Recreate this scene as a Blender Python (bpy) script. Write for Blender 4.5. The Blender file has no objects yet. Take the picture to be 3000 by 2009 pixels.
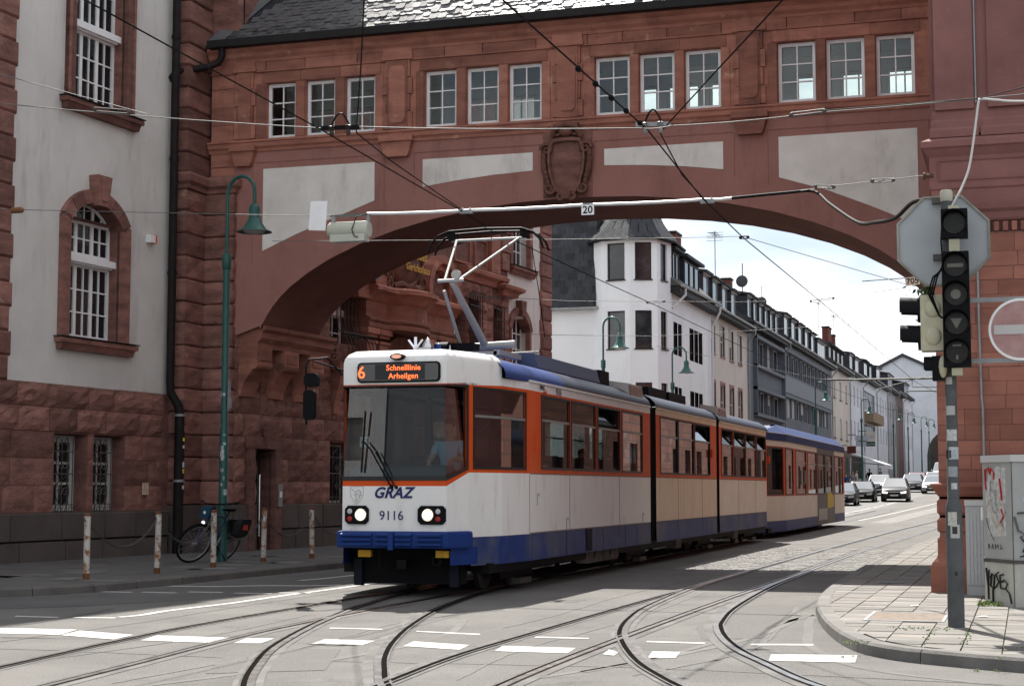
import bpy, bmesh, math, random
from mathutils import Vector, Matrix, Euler
R = math.radians
random.seed(7)
scn = bpy.context.scene
COL = scn.collection
# ---------------------------------------------------------------- camera
cd = bpy.data.cameras.new('camera'); cam = bpy.data.objects.new('camera', cd); COL.objects.link(cam)
cam.location = (0, 0, 1.45); cam.rotation_euler = (R(90+5.034), 0, R(17.3147))
cd.sensor_width = 36; cd.lens = 57.9; cd.clip_start = .1; cd.clip_end = 3000
scn.camera = cam
# ---------------------------------------------------------------- world: sky with broken white cloud
SUN_TO = Vector((-.297, .70, 1.0)).normalized()
w = bpy.data.worlds.new('World'); scn.world = w; w.use_nodes = True
nt = w.node_tree; N = nt.nodes; LK = nt.links; N.clear()
sky = N.new('ShaderNodeTexSky'); sky.sky_type = 'NISHITA'; sky.sun_disc = False
sky.sun_elevation = math.asin(SUN_TO.z); sky.sun_rotation = math.atan2(SUN_TO.x, SUN_TO.y)
sky.air_density = .8; sky.dust_density = 1.0; sky.ozone_density = .35
b1 = N.new('ShaderNodeBackground'); b1.inputs[1].default_value = .055; LK.new(sky.outputs[0], b1.inputs[0])
b2 = N.new('ShaderNodeBackground'); b2.inputs[0].default_value = (.93, .96, 1, 1); b2.inputs[1].default_value = .76
tc = N.new('ShaderNodeTexCoord'); mp = N.new('ShaderNodeMapping'); mp.inputs['Scale'].default_value = (1.6, 1.6, 5); mp.inputs['Location'].default_value = (5, 2, 2)
LK.new(tc.outputs['Generated'], mp.inputs[0])
nz = N.new('ShaderNodeTexNoise'); nz.inputs['Scale'].default_value = 1.9; nz.inputs['Detail'].default_value = 9; nz.inputs['Roughness'].default_value = .58
LK.new(mp.outputs[0], nz.inputs[0])
nz2 = N.new('ShaderNodeTexNoise'); nz2.inputs['Scale'].default_value = 3.1; nz2.inputs['Detail'].default_value = 7; LK.new(mp.outputs[0], nz2.inputs[0])   # grey cloud bases
cr_ = N.new('ShaderNodeValToRGB'); cr_.color_ramp.elements[0].position = .36; cr_.color_ramp.elements[0].color = (.60, .65, .72, 1); cr_.color_ramp.elements[1].position = .58; cr_.color_ramp.elements[1].color = (1.0, 1.0, 1.0, 1)
LK.new(nz2.outputs[0], cr_.inputs[0]); LK.new(cr_.outputs[0], b2.inputs[0])
rp = N.new('ShaderNodeValToRGB'); rp.color_ramp.elements[0].position = .42; rp.color_ramp.elements[1].position = .58
rp.color_ramp.elements[0].color = (.22, .22, .22, 1)
LK.new(nz.outputs[0], rp.inputs[0])
mx = N.new('ShaderNodeMixShader'); LK.new(rp.outputs[0], mx.inputs[0]); LK.new(b1.outputs[0], mx.inputs[1]); LK.new(b2.outputs[0], mx.inputs[2])
wo = N.new('ShaderNodeOutputWorld'); LK.new(mx.outputs[0], wo.inputs[0])
# ---------------------------------------------------------------- sun, exposure
sl = bpy.data.lights.new('sun', 'SUN'); sl.energy = 4.5; sl.angle = R(.55); sl.color = (1, .955, .89)
so = bpy.data.objects.new('sun', sl); COL.objects.link(so); so.location = (-20, 60, 80)
so.rotation_euler = (-SUN_TO).to_track_quat('-Z', 'Y').to_euler()
scn.view_settings.view_transform = 'Standard'; scn.view_settings.look = 'None'
scn.view_settings.exposure = 1.22; scn.view_settings.gamma = 1
scn.cycles.max_bounces = 7; scn.cycles.transparent_max_bounces = 16; scn.cycles.caustics_reflective = False; scn.cycles.caustics_refractive = False
scn.cycles.use_denoising = True
# ---------------------------------------------------------------- materials
MATS = {}
def M(name, col, rough=.8, col2=None, scale=2., amt=1., bump=0., bscale=30., rnd=0., metal=0., spec=.32, stretch=None, detail=6, emit=None, lo=.35, hi=.7, dirt=None, coat=0, dirt2=None):
    """principled material: two colours mixed by world-space noise, per-object random value shift, fine bump"""
    if name in MATS: return MATS[name]
    m = bpy.data.materials.new(name); m.use_nodes = True; t = m.node_tree; n = t.nodes; l = t.links
    p = n['Principled BSDF']; p.inputs['Roughness'].default_value = rough; p.inputs['Metallic'].default_value = metal
    p.inputs['Specular IOR Level'].default_value = spec
    if coat: p.inputs['Coat Weight'].default_value = coat; p.inputs['Coat Roughness'].default_value = .08
    g = n.new('ShaderNodeNewGeometry'); src = g.outputs['Position']
    if stretch:
        mpn = n.new('ShaderNodeMapping'); mpn.inputs['Scale'].default_value = stretch; l.new(src, mpn.inputs[0]); src2 = mpn.outputs[0]
    else: src2 = src
    c = n.new('ShaderNodeRGB'); c.outputs[0].default_value = (*col, 1); out = c.outputs[0]
    if col2:
        nn = n.new('ShaderNodeTexNoise'); nn.inputs['Scale'].default_value = scale; nn.inputs['Detail'].default_value = detail; nn.inputs['Roughness'].default_value = .62
        l.new(src2, nn.inputs[0])
        r = n.new('ShaderNodeMapRange'); r.inputs[1].default_value = lo; r.inputs[2].default_value = hi; r.inputs[4].default_value = amt
        l.new(nn.outputs[0], r.inputs[0])
        x = n.new('ShaderNodeMix'); x.data_type = 'RGBA'; l.new(r.outputs[0], x.inputs[0]); l.new(out, x.inputs[6]); x.inputs[7].default_value = (*col2, 1)
        out = x.outputs[2]
    for dirt in (dirt, dirt2):   # (colour, scale, amount, lo, hi[, stretch])
        if not dirt: continue
        nn = n.new('ShaderNodeTexNoise'); nn.inputs['Scale'].default_value = dirt[1]; nn.inputs['Detail'].default_value = 8; nn.inputs['Roughness'].default_value = .7
        dsrc = src
        if len(dirt) > 5: dm = n.new('ShaderNodeMapping'); dm.inputs['Scale'].default_value = dirt[5]; l.new(src, dm.inputs[0]); dsrc = dm.outputs[0]
        l.new(dsrc, nn.inputs[0])
        r = n.new('ShaderNodeMapRange'); r.inputs[1].default_value = dirt[3]; r.inputs[2].default_value = dirt[4]; r.inputs[4].default_value = dirt[2]
        l.new(nn.outputs[0], r.inputs[0])
        x = n.new('ShaderNodeMix'); x.data_type = 'RGBA'; l.new(r.outputs[0], x.inputs[0]); l.new(out, x.inputs[6]); x.inputs[7].default_value = (*dirt[0], 1)
        out = x.outputs[2]
    if rnd:
        oi = n.new('ShaderNodeObjectInfo'); r = n.new('ShaderNodeMapRange'); r.inputs[3].default_value = 1-rnd; r.inputs[4].default_value = 1+rnd
        l.new(oi.outputs['Random'], r.inputs[0])
        x = n.new('ShaderNodeVectorMath'); x.operation = 'SCALE'; l.new(out, x.inputs[0]); l.new(r.outputs[0], x.inputs['Scale']); out = x.outputs[0]
    l.new(out, p.inputs['Base Color'])
    if bump:
        nn = n.new('ShaderNodeTexNoise'); nn.inputs['Scale'].default_value = bscale; nn.inputs['Detail'].default_value = 5; l.new(src, nn.inputs[0])
        b = n.new('ShaderNodeBump'); b.inputs['Strength'].default_value = bump; b.inputs['Distance'].default_value = .02
        l.new(nn.outputs[0], b.inputs['Height']); l.new(b.outputs[0], p.inputs['Normal'])
    if emit: p.inputs['Emission Color'].default_value = (*emit[0], 1); p.inputs['Emission Strength'].default_value = emit[1]
    MATS[name] = m; return m
def GLASS(name, tint=(.75, .82, .82), refl=1.0, rough=.01, ior=1.5, dust=0.):
    if name in MATS: return MATS[name]
    m = bpy.data.materials.new(name); m.use_nodes = True; t = m.node_tree; n = t.nodes; l = t.links; n.clear()
    tr = n.new('ShaderNodeBsdfTransparent'); tr.inputs[0].default_value = (*tint, 1)
    gl = n.new('ShaderNodeBsdfGlossy'); gl.inputs['Roughness'].default_value = rough
    fr = n.new('ShaderNodeFresnel'); fr.inputs[0].default_value = ior
    mu = n.new('ShaderNodeMath'); mu.operation = 'MULTIPLY'; mu.inputs[1].default_value = refl; mu.use_clamp = True; l.new(fr.outputs[0], mu.inputs[0])
    x = n.new('ShaderNodeMixShader'); l.new(mu.outputs[0], x.inputs[0]); l.new(tr.outputs[0], x.inputs[1]); l.new(gl.outputs[0], x.inputs[2])
    if dust:
        df = n.new('ShaderNodeBsdfDiffuse'); df.inputs[0].default_value = (.45, .45, .42, 1)
        y = n.new('ShaderNodeMixShader'); y.inputs[0].default_value = dust; l.new(x.outputs[0], y.inputs[1]); l.new(df.outputs[0], y.inputs[2]); x = y
    o = n.new('ShaderNodeOutputMaterial'); l.new(x.outputs[0], o.inputs[0])
    MATS[name] = m; return m
# stone and plaster
STONE = M('red_sandstone', (.28, .134, .106), .88, (.125, .060, .049), 1.7, 1, .9, 26, .30, stretch=(1, 1, 3.2), dirt=((.36, .22, .165), 2.6, .75, .60, .70), dirt2=((.075, .040, .035), 1.5, .7, .55, .75, (1, 1, .6)))
STONE_B = M('bridge_sandstone', (.39, .170, .118), .86, (.235, .098, .072), 1.5, 1, .35, 70, .30, stretch=(1, 1, 3.4), dirt=((.50, .31, .22), 2.3, .75, .61, .68), dirt2=((.105, .050, .042), 1.25, .85, .54, .74, (1, 1, .45)))
STONE_R = M('ashlar_sandstone', (.325, .132, .092), .86, (.23, .092, .068), 1.6, 1, .25, 80, .22, stretch=(1, 1, 3), dirt=((.36, .2, .15), 3, .4, .6, .75))
STONE_P = M('purple_sandstone', (.245, .112, .100), .85, (.18, .080, .072), 1.2, 1, .25, 60, .1, dirt=((.13, .06, .055), 1.3, .5, .55, .8, (1, 1, .3)))
STONE_D = M('dark_plinth_stone', (.105, .088, .078), .85, (.075, .062, .055), 1.6, 1, .25, 60, .12)
CARVE = M('carved_sandstone', (.20, .090, .066), .9, (.11, .055, .042), 4, 1, .4, 50)
MORTAR = M('mortar', (.12, .060, .050), .95, (.16, .09, .075), 4, 1)
PLAST_R = M('red_plaster', (.37, .178, .147), .92, (.315, .148, .121), .9, 1, .15, 120, dirt=((.16, .082, .068), 1.9, .7, .52, .76, (1, 1, .25)), dirt2=((.45, .27, .23), 5, .35, .58, .7))
SOFFIT = M('shaded_plaster', (.205, .088, .068), .95, (.135, .058, .046), .8, 1, .15, 90)  # shade under the arch put into a darker plaster colour
PLAST_G = M('grey_plaster', (.68, .665, .62), .93, (.57, .555, .515), .7, 1, .15, 140, dirt=((.34, .325, .30), 1.7, .75, .53, .76, (1, 1, .22)))
PLAST_W = M('white_plaster', (.84, .81, .75), .93, (.70, .67, .61), 1.3, 1, .12, 120, dirt=((.42, .385, .34), 1.9, .75, .52, .76, (1, 1, .3)))
WHITE = M('white_paint', (.87, .87, .86), .5, (.70, .70, .69), 3, .5)
SLATE = M('slate', (.060, .060, .062), .36, (.10, .102, .105), 5, 1, .12, 40, .35, spec=.6)
SLATE_W = M('slate_blue', (.026, .029, .036), .7, (.045, .048, .055), 3, 1, .2, 30, .3, spec=.2)
SLATE_D = M('slate_dark', (.026, .029, .036), .6, (.045, .048, .055), 3, 1, .15, 30, .35, spec=.25)
LEAD = M('lead_sheet', (.10, .105, .115), .5, (.16, .165, .17), 3, 1, .1, 20)
GUTTER = M('dark_gutter', (.016, .016, .017), .6, (.03, .028, .026), 6, .5, spec=.2)
PIPE = M('downpipe_paint', (.012, .010, .010), .55, (.022, .018, .018), 5, 1, spec=.12)
IRON = M('wrought_iron', (.02, .02, .021), .5, (.05, .04, .035), 12, .6)
IRON_L = M('old_iron', (.10, .095, .085), .6, (.05, .045, .04), 9, .8)
GLASS_D = M('dark_window_glass', (.012, .014, .016), .04, spec=.6)
GLASS_F = M('far_window_glass', (.05, .054, .060), .06, (.008, .009, .011), .45, 1, spec=.7, lo=.42, hi=.56)
GLASS_T = GLASS('clear_glass', (.86, .90, .89))
GLASS_V = GLASS('vehicle_glass', (.42, .49, .48), .62, .01)
GLASS_W = GLASS('windscreen_glass', (.50, .58, .58), 4.2, .006)
ROOM = M('room_dark', (.05, .05, .05), .9)
ROOM_L = M('room_wall', (.80, .80, .79), .9)
CURT = M('curtain', (.40, .38, .34), .9, (.28, .27, .25), 3, 1, stretch=(1, 8, .3))
ASPH = M('asphalt', (.155, .149, .140), .92, (.098, .095, .091), .75, 1, .8, 120, dirt=((.27, .255, .235), 60., .8, .50, .66), dirt2=((.070, .067, .064), 1.1, .75, .58, .72))
STEEL = M('rail_steel', (.40, .40, .40), .25, (.16, .145, .13), 5, .9, metal=1)
GREEN = M('green_lamp_paint', (.018, .085, .072), .38, (.03, .10, .088), 4, .6)
GALV = M('galvanised', (.30, .31, .315), .5, (.21, .215, .22), 6, 1, metal=.35)
BLACKP = M('black_plastic', (.007, .007, .008), .6, spec=.08)
RUBBER = M('rubber', (.010, .010, .010), .75, spec=.08)
CHROME = M('chrome', (.6, .6, .6), .2, metal=1)
# ---------------------------------------------------------------- mesh building
class MB:
    def __init__(s): s.v = []; s.f = []; s.m = []; s.mi = 0
    def poly(s, pts):
        k = len(s.v); s.v += [tuple(p) for p in pts]; s.f.append(tuple(range(k, k+len(pts)))); s.m.append(s.mi); return s
    def box(s, x0, x1, y0, y1, z0, z1):
        k = len(s.v)
        s.v += [(x0, y0, z0), (x1, y0, z0), (x1, y1, z0), (x0, y1, z0), (x0, y0, z1), (x1, y0, z1), (x1, y1, z1), (x0, y1, z1)]
        for q in ((0, 3, 2, 1), (4, 5, 6, 7), (0, 1, 5, 4), (1, 2, 6, 5), (2, 3, 7, 6), (3, 0, 4, 7)): s.f.append(tuple(k+i for i in q)); s.m.append(s.mi)
        return s
    def bar(s, a, b, w, h=None, upv=(0, 0, 1)):
        a = Vector(a); b = Vector(b); d = (b-a).normalized(); u = Vector(upv)
        if abs(d.dot(u)) > .99: u = Vector((0, 1, 0))
        r = d.cross(u).normalized()*(w/2); u = r.cross(d).normalized()*((h or w)/2); k = len(s.v)
        for p in (a, b):
            for q in (-r-u, r-u, r+u, -r+u): s.v.append(tuple(p+q))
        for q in ((3, 2, 1, 0), (4, 5, 6, 7), (0, 1, 5, 4), (1, 2, 6, 5), (2, 3, 7, 6), (3, 0, 4, 7)): s.f.append(tuple(k+i for i in q)); s.m.append(s.mi)
        return s
    def tube(s, path, r, n=8, cap=True):
        path = [Vector(p) for p in path]; k = len(s.v); L = len(path); rs = r if isinstance(r, (list, tuple)) else [r]*L
        u = None
        for i, p in enumerate(path):
            d = (path[min(i+1, L-1)]-path[max(i-1, 0)]).normalized()
            if u is None:
                u = Vector((0, 0, 1)) if abs(d.z) < .9 else Vector((1, 0, 0))
            u = (u-d*u.dot(d)).normalized(); w_ = d.cross(u)
            for j in range(n):
                a = 2*math.pi*j/n; s.v.append(tuple(p+(u*math.cos(a)+w_*math.sin(a))*rs[i]))
        for i in range(L-1):
            for j in range(n):
                s.f.append((k+i*n+j, k+i*n+(j+1) % n, k+(i+1)*n+(j+1) % n, k+(i+1)*n+j)); s.m.append(s.mi)
        if cap:
            s.f.append(tuple(k+j for j in range(n))[::-1]); s.m.append(s.mi); s.f.append(tuple(k+(L-1)*n+j for j in range(n))); s.m.append(s.mi)
        return s
    def lathe(s, prof, o=(0, 0, 0), n=20, axis='z', cap=True):
        k = len(s.v); o = Vector(o)
        for (r, h) in prof:
            for j in range(n):
                a = 2*math.pi*j/n; c, t = r*math.cos(a), r*math.sin(a)
                q = {'z': (c, t, h), 'y': (c, h, -t), 'x': (h, c, t)}[axis]; s.v.append(tuple(o+Vector(q)))
        for i in range(len(prof)-1):
            for j in range(n): s.f.append((k+i*n+j, k+i*n+(j+1) % n, k+(i+1)*n+(j+1) % n, k+(i+1)*n+j)); s.m.append(s.mi)
        if cap:
            s.f.append(tuple(k+j for j in range(n))[::-1]); s.m.append(s.mi); e = k+(len(prof)-1)*n; s.f.append(tuple(e+j for j in range(n))); s.m.append(s.mi)
        return s
    def prism(s, pts, a, b, axis='y'):
        """polygon in the plane across axis, extruded from a to b. pts: (x,z) for y, (y,z) for x, (x,y) for z"""
        def P(p, t): return {'y': (p[0], t, p[1]), 'x': (t, p[0], p[1]), 'z': (p[0], p[1], t)}[axis]
        k = len(s.v); n = len(pts); s.v += [P(p, a) for p in pts]+[P(p, b) for p in pts]
        s.f.append(tuple(range(k, k+n))); s.m.append(s.mi); s.f.append(tuple(range(k+2*n-1, k+n-1, -1))); s.m.append(s.mi)
        for i in range(n): s.f.append((k+i, k+n+i, k+n+(i+1) % n, k+(i+1) % n)); s.m.append(s.mi)
        return s
    def loft(s, rings, close=True, cap=False):
        k = len(s.v); n = len(rings[0])
        for r in rings: s.v += [tuple(p) for p in r]
        for i in range(len(rings)-1):
            for j in range(n if close else n-1): s.f.append((k+i*n+j, k+i*n+(j+1) % n, k+(i+1)*n+(j+1) % n, k+(i+1)*n+j)); s.m.append(s.mi)
        if cap:
            s.f.append(tuple(range(k, k+n))[::-1]); s.m.append(s.mi); e = k+(len(rings)-1)*n; s.f.append(tuple(range(e, e+n))); s.m.append(s.mi)
        return s
    def sphere(s, c, r, n=12, sq=(1, 1, 1)):
        m_ = max(4, n//2); pr = [(max(1e-4, math.sin(math.pi*i/m_))*r, -math.cos(math.pi*i/m_)*r) for i in range(m_+1)]
        k = len(s.v); s.lathe(pr, (0, 0, 0), n, cap=False); c = Vector(c)
        for i in range(k, len(s.v)): v = s.v[i]; s.v[i] = (v[0]*sq[0]+c.x, v[1]*sq[1]+c.y, v[2]*sq[2]+c.z)
        return s
    def mesh(s, name, mat):
        me = bpy.data.meshes.new(name); me.from_pydata(s.v, [], s.f)
        for q in (mat if isinstance(mat, (list, tuple)) else [mat]): me.materials.append(q)
        if isinstance(mat, (list, tuple)): me.polygons.foreach_set('material_index', s.m)
        bm = bmesh.new(); bm.from_mesh(me); bmesh.ops.recalc_face_normals(bm, faces=bm.faces); bm.to_mesh(me); bm.free()
        return me
    def build(s, name, mat, parent=None, smooth=False, origin=None):
        """vertices are in the parent's local space (world space for top-level). origin re-centres the object."""
        if origin is not None:
            ox, oy, oz = origin; s.v = [(a-ox, b-oy, c-oz) for a, b, c in s.v]
        me = s.mesh(name, mat)
        if smooth:
            me.shade_smooth()
            if smooth is not True: me.set_sharp_from_angle(angle=R(smooth))
        o = obj(name, me, parent)
        if origin is not None: o.location = origin
        return o
def obj(name, data, parent=None):
    o = bpy.data.objects.new(name, data); COL.objects.link(o)
    if parent is not None: o.parent = parent
    return o
def tag(o, label=None, cat=None, group=None, kind=None):
    if label: o['label'] = label
    if cat: o['category'] = cat
    if group: o['group'] = group
    if kind: o['kind'] = kind
    return o
def thing(name, label, cat, loc=(0, 0, 0), rz=0., group=None):
    o = obj(name, None); o.location = loc; o.rotation_euler = (0, 0, rz); o.empty_display_size = .2
    return tag(o, label, cat, group)
def copy_tree(o, parent=None):
    c = o.copy(); COL.objects.link(c); c.parent = parent
    for ch in o.children: copy_tree(ch, c)
    return c
def text_mesh(s, size, mat, shear=0., depth=.002, bold=0., align='CENTER', space=1.):
    cu = bpy.data.curves.new('lettering', 'FONT'); cu.body = s; cu.size = size; cu.shear = shear; cu.extrude = depth; cu.offset = bold
    cu.align_x = align; cu.align_y = 'CENTER'; cu.space_character = space; cu.resolution_u = 3
    t = bpy.data.objects.new('lettering', cu); COL.objects.link(t)
    bpy.context.view_layer.update()
    me = bpy.data.meshes.new_from_object(t.evaluated_get(bpy.context.evaluated_depsgraph_get()))
    bpy.data.objects.remove(t); bpy.data.curves.remove(cu)
    me.materials.clear(); me.materials.append(mat); return me
def lettering(s, size, mat, parent, loc, rot=(R(90), 0, 0), name='lettering', **k):
    o = obj(name, text_mesh(s, size, mat, **k), parent); o.location = loc; o.rotation_euler = rot; return o
# walls with openings ---------------------------------------------------
def gridwall(mb, us, zs, holes, fn, reveal=0.):
    """wall patch over (u,z); holes=(u0,u1,z0,z1); fn(u,z,d) gives the point, d = depth behind the face"""
    us = sorted(set([round(u, 4) for u in us]+[round(h[i], 4) for h in holes for i in (0, 1)]))
    zs = sorted(set([round(z, 4) for z in zs]+[round(h[i], 4) for h in holes for i in (2, 3)]))
    for a, b in zip(us, us[1:]):
        for c, d in zip(zs, zs[1:]):
            mu, mz = (a+b)/2, (c+d)/2
            if any(h[0] < mu < h[1] and h[2] < mz < h[3] for h in holes): continue
            mb.poly([fn(a, c, 0), fn(b, c, 0), fn(b, d, 0), fn(a, d, 0)])
    if reveal:
        for h in holes:
            cs = [(h[0], h[2]), (h[1], h[2]), (h[1], h[3]), (h[0], h[3])]
            for p, q in zip(cs, cs[1:]+cs[:1]): mb.poly([fn(*p, 0), fn(*q, 0), fn(*q, reveal), fn(*p, reveal)])
    return mb
def reveals(mb, holes, fn, reveal):
    for h in holes:
        cs = [(h[0], h[2]), (h[1], h[2]), (h[1], h[3]), (h[0], h[3])]
        for p, q in zip(cs, cs[1:]+cs[:1]): mb.poly([fn(*p, 0), fn(*q, 0), fn(*q, reveal), fn(*p, reveal)])
    return mb
FLAT = lambda u, z, d: (u, d, z)
_unit = {}
def unit_pane(mat):
    if mat.name not in _unit: _unit[mat.name] = MB().box(0, 1, 0, 1, 0, 1).mesh('pane', mat)
    return _unit[mat.name]
def pane(parent, x0, x1, y, z0, z1, mat, t=.006, name='pane'):
    o = obj(name, unit_pane(mat), parent); o.location = (x0, y, z0); o.scale = (x1-x0, t, z1-z0); return o
def window(parent, x0, x1, z0, z1, y, cols, rows, fm, gm, fr=.05, mun=.022, dep=.05, mull=(), name='window', panes=True, zrows=None):
    """frame with glazing bars (mesh in parent space) and one pane per light. cols/rows may be counts or split lists"""
    mb = MB(); xs = cols if isinstance(cols, list) else [x0+fr+(x1-x0-2*fr)*i/cols for i in range(cols+1)]
    zs = rows if isinstance(rows, list) else [z0+fr+(z1-z0-2*fr)*i/rows for i in range(rows+1)]
    mb.box(x0, x0+fr, y, y+dep, z0, z1); mb.box(x1-fr, x1, y, y+dep, z0, z1)
    mb.box(x0+fr, x1-fr, y+.001, y+dep-.001, z0, z0+fr); mb.box(x0+fr, x1-fr, y+.001, y+dep-.001, z1-fr, z1)
    for i, x in enumerate(xs[1:-1], 1):
        wd = fr*1.5 if i in mull else mun
        mb.box(x-wd/2, x+wd/2, y+.004, y+dep-.006, z0+fr, z1-fr)
    for z in zs[1:-1]: mb.box(x0+fr, x1-fr, y+.007, y+dep-.009, z-mun/2, z+mun/2)
    wo_ = mb.build(name, fm, parent)
    if panes:
        for a, b in zip(xs, xs[1:]):
            for c, d in zip(zs, zs[1:]): pane(wo_, a+mun/2, b-mun/2, y+dep*.5, c+mun/2, d-mun/2, gm)
    else: pane(wo_, x0+fr, x1-fr, y+dep*.5, z0+fr, z1-fr, gm)
    return wo_
# stone blocks ------------------------------------------------------------
_blk = {}
def block(parent, u0, u1, z0, z1, d, mat, rough=0., y=0., name='stone_block', jt=.012, rot=None, ch=.02):
    """one stone: chamfered edges, flat or rock-faced front proud of y by d"""
    w_, h_ = u1-u0-jt, z1-z0-jt
    key = (round(w_, 2), round(h_, 2), round(d, 3), mat.name, rough, random.randrange(4) if rough else 0)
    if key not in _blk:
        mb = MB(); w2, h2 = key[0], key[1]
        if rough:
            nx = max(3, min(7, int(w2/.14))); nzz = max(3, min(4, int(h2/.13)+1)); g = []
            for j in range(nzz+1):
                row = []
                for i in range(nx+1):
                    e = i in (0, nx) or j in (0, nzz)
                    dd = -d*.35 if e else -d*(.7+rough*random.uniform(-.25, .55))
                    x = w2*i/nx if e else w2*(i+random.uniform(-.22, .22))/nx; z = h2*j/nzz if e else h2*(j+random.uniform(-.2, .2))/nzz
                    row.append((x, dd, z))
                g.append(row)
            for j in range(nzz):
                for i in range(nx): mb.poly([g[j][i], g[j][i+1], g[j+1][i+1], g[j+1][i]])
            br = [g[0][i] for i in range(nx+1)]+[g[j][nx] for j in range(1, nzz+1)]+[g[nzz][i] for i in range(nx-1, -1, -1)]+[g[j][0] for j in range(nzz-1, 0, -1)]
        else:
            c = min(ch, w2*.2, h2*.2)
            fr_ = [(c, -d, c), (w2-c, -d, c), (w2-c, -d, h2-c), (c, -d, h2-c)]; br = [(0, -d*.45, 0), (w2, -d*.45, 0), (w2, -d*.45, h2), (0, -d*.45, h2)]
            mb.poly(fr_)
            for i in range(4): mb.poly([br[i], br[(i+1) % 4], fr_[(i+1) % 4], fr_[i]])
        for i in range(len(br)): p, q = br[i], br[(i+1) % len(br)]; mb.poly([(p[0], 0, p[2]), (q[0], 0, q[2]), q, p])
        me = bpy.data.meshes.new('stone_block'); me.from_pydata(mb.v, [], mb.f); me.materials.append(mat)
        bm = bmesh.new(); bm.from_mesh(me); bmesh.ops.remove_doubles(bm, verts=bm.verts, dist=.0005); bmesh.ops.recalc_face_normals(bm, faces=bm.faces)
        # open-backed shell: make sure the front looks outward (-y)
        big = max(bm.faces, key=lambda f: f.calc_area())
        if big.normal.y > 0: bmesh.ops.reverse_faces(bm, faces=bm.faces)
        bm.to_mesh(me); bm.free(); _blk[key] = me
    o = obj(name, _blk[key], parent); o.location = (u0+jt/2, y, z0+jt/2)
    if rot: o.rotation_euler = (0, 0, rot)
    return o
def course(parent, u0, u1, z0, z1, d, mat, lens=(.5, .9), rough=0., y=0., holes=(), off=0., name='stone_block'):
    """a course of blocks from u0 to u1, broken at the openings"""
    spans = [(u0, u1)]
    for h in holes:
        if h[2] < (z0+z1)/2 < h[3]:
            ns = []
            for a, b in spans:
                if h[1] <= a or h[0] >= b: ns.append((a, b)); continue
                if h[0] > a: ns.append((a, h[0]))
                if h[1] < b: ns.append((h[1], b))
            spans = [q for q in ns if q[1]-q[0] > .05]
    for a, b in spans:
        x = a; first = True
        while x < b-.02:
            L = random.uniform(*lens)*(random.uniform(.45, .8) if first and off else 1); first = False
            if b-(x+L) < lens[0]*.6: L = b-x
            block(parent, x, x+L, z0, z1, d*random.uniform(.9, 1.1), mat, rough, y, name); x += L
# ================================================================ SETTING: ground, pavements, rails, markings
def gz(y):
    if y < 66: return 0.
    if y < 130: return .00023*(y-66)**2
    return .942+.02*(y-130)
def smooth_path(pts, n=8):
    P = [Vector((*p, 0)) if len(p) == 2 else Vector(p) for p in pts]; out = []
    for i in range(len(P)-1):
        a, b, c, d = P[max(i-1, 0)], P[i], P[i+1], P[min(i+2, len(P)-1)]
        for k in range(n):
            t = k/n; out.append(.5*((2*b)+(c-a)*t+(2*a-5*b+4*c-d)*t*t+(3*b-a-3*c+d)*t**3))
    return out+[P[-1]]
def strip(mb, path, o0, o1, z, z1=None):
    """flat ribbon beside a ground path, offset to the right of travel"""
    L = len(path); ring = []
    for i, p in enumerate(path):
        d = path[min(i+1, L-1)]-path[max(i-1, 0)]; r = Vector((d.y, -d.x, 0)).normalized(); g = gz(p.y)
        ring.append((p+r*o0+Vector((0, 0, z+g)), p+r*o1+Vector((0, 0, (z if z1 is None else z1)+g))))
    for (a, b), (c, d) in zip(ring, ring[1:]): mb.poly([a, b, d, c])
    return mb
mb = MB(); xs = [-300, -120, -60, -30, -18, -12, -8, -4, 0, 4, 12, 40, 120, 300]; ys = [-60, -20, 0]+list(range(4, 66, 6))+list(range(66, 200, 6))+[230, 300, 420, 700]
for a, b in zip(xs, xs[1:]):
    for c, d in zip(ys, ys[1:]): mb.poly([(a, c, gz(c)), (b, c, gz(c)), (b, d, gz(d)), (a, d, gz(d))])
tag(mb.build('road', ASPH), kind='structure')
# darker, smoother lane asphalt by the left kerb and repair patches
ASPH2 = M('lane_asphalt', (.11, .108, .106), .88, (.085, .083, .081), .8, 1, .4, 170)
PATCHM = M('patch_asphalt', (.105, .10, .095), .92, (.15, .143, .135), 40, 1, .6, 150)
lane = smooth_path([(-14.5, 17.6), (-12.6, 19.0), (-11.9, 21), (-11.6, 26), (-11.6, 40), (-11.8, 66)], 6)
tag(strip(MB(), lane, -.35, 1.7, .003).build('lane_surface', ASPH2), kind='structure')
mb = MB(); mb.poly([(-3.6, 20.6, .003), (-2.75, 20.5, .003), (-2.5, 16.2, .003), (-3.0, 15.8, .003), (-3.35, 17.2, .003)]); mb.poly([(-5.6, 16.5, .003), (-4.9, 16.5, .003), (-4.9, 14.3, .003), (-5.5, 14.4, .003)])
mb.poly([(-7.0, 13.9, .0032), (-5.95, 13.9, .0032), (-5.4, 12.3, .0032), (-6.2, 11.8, .0032)])
tag(mb.build('asphalt_repair', PATCHM), kind='structure')
FARR = M('far_roadway', (.17, .165, .16), .85, (.13, .128, .125), .6, 1, .3, 60)
tag(strip(MB(), smooth_path([(-9.9, 67), (-9.9, 90), (-9.2, 120), (-7.5, 160)], 6), -2.4, 1.4, .004).build('far_roadway', FARR), kind='structure')
TAR = M('tar_seam', (.045, .043, .042), .7, (.09, .087, .083), 6, 1)
random.seed(17)
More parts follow.
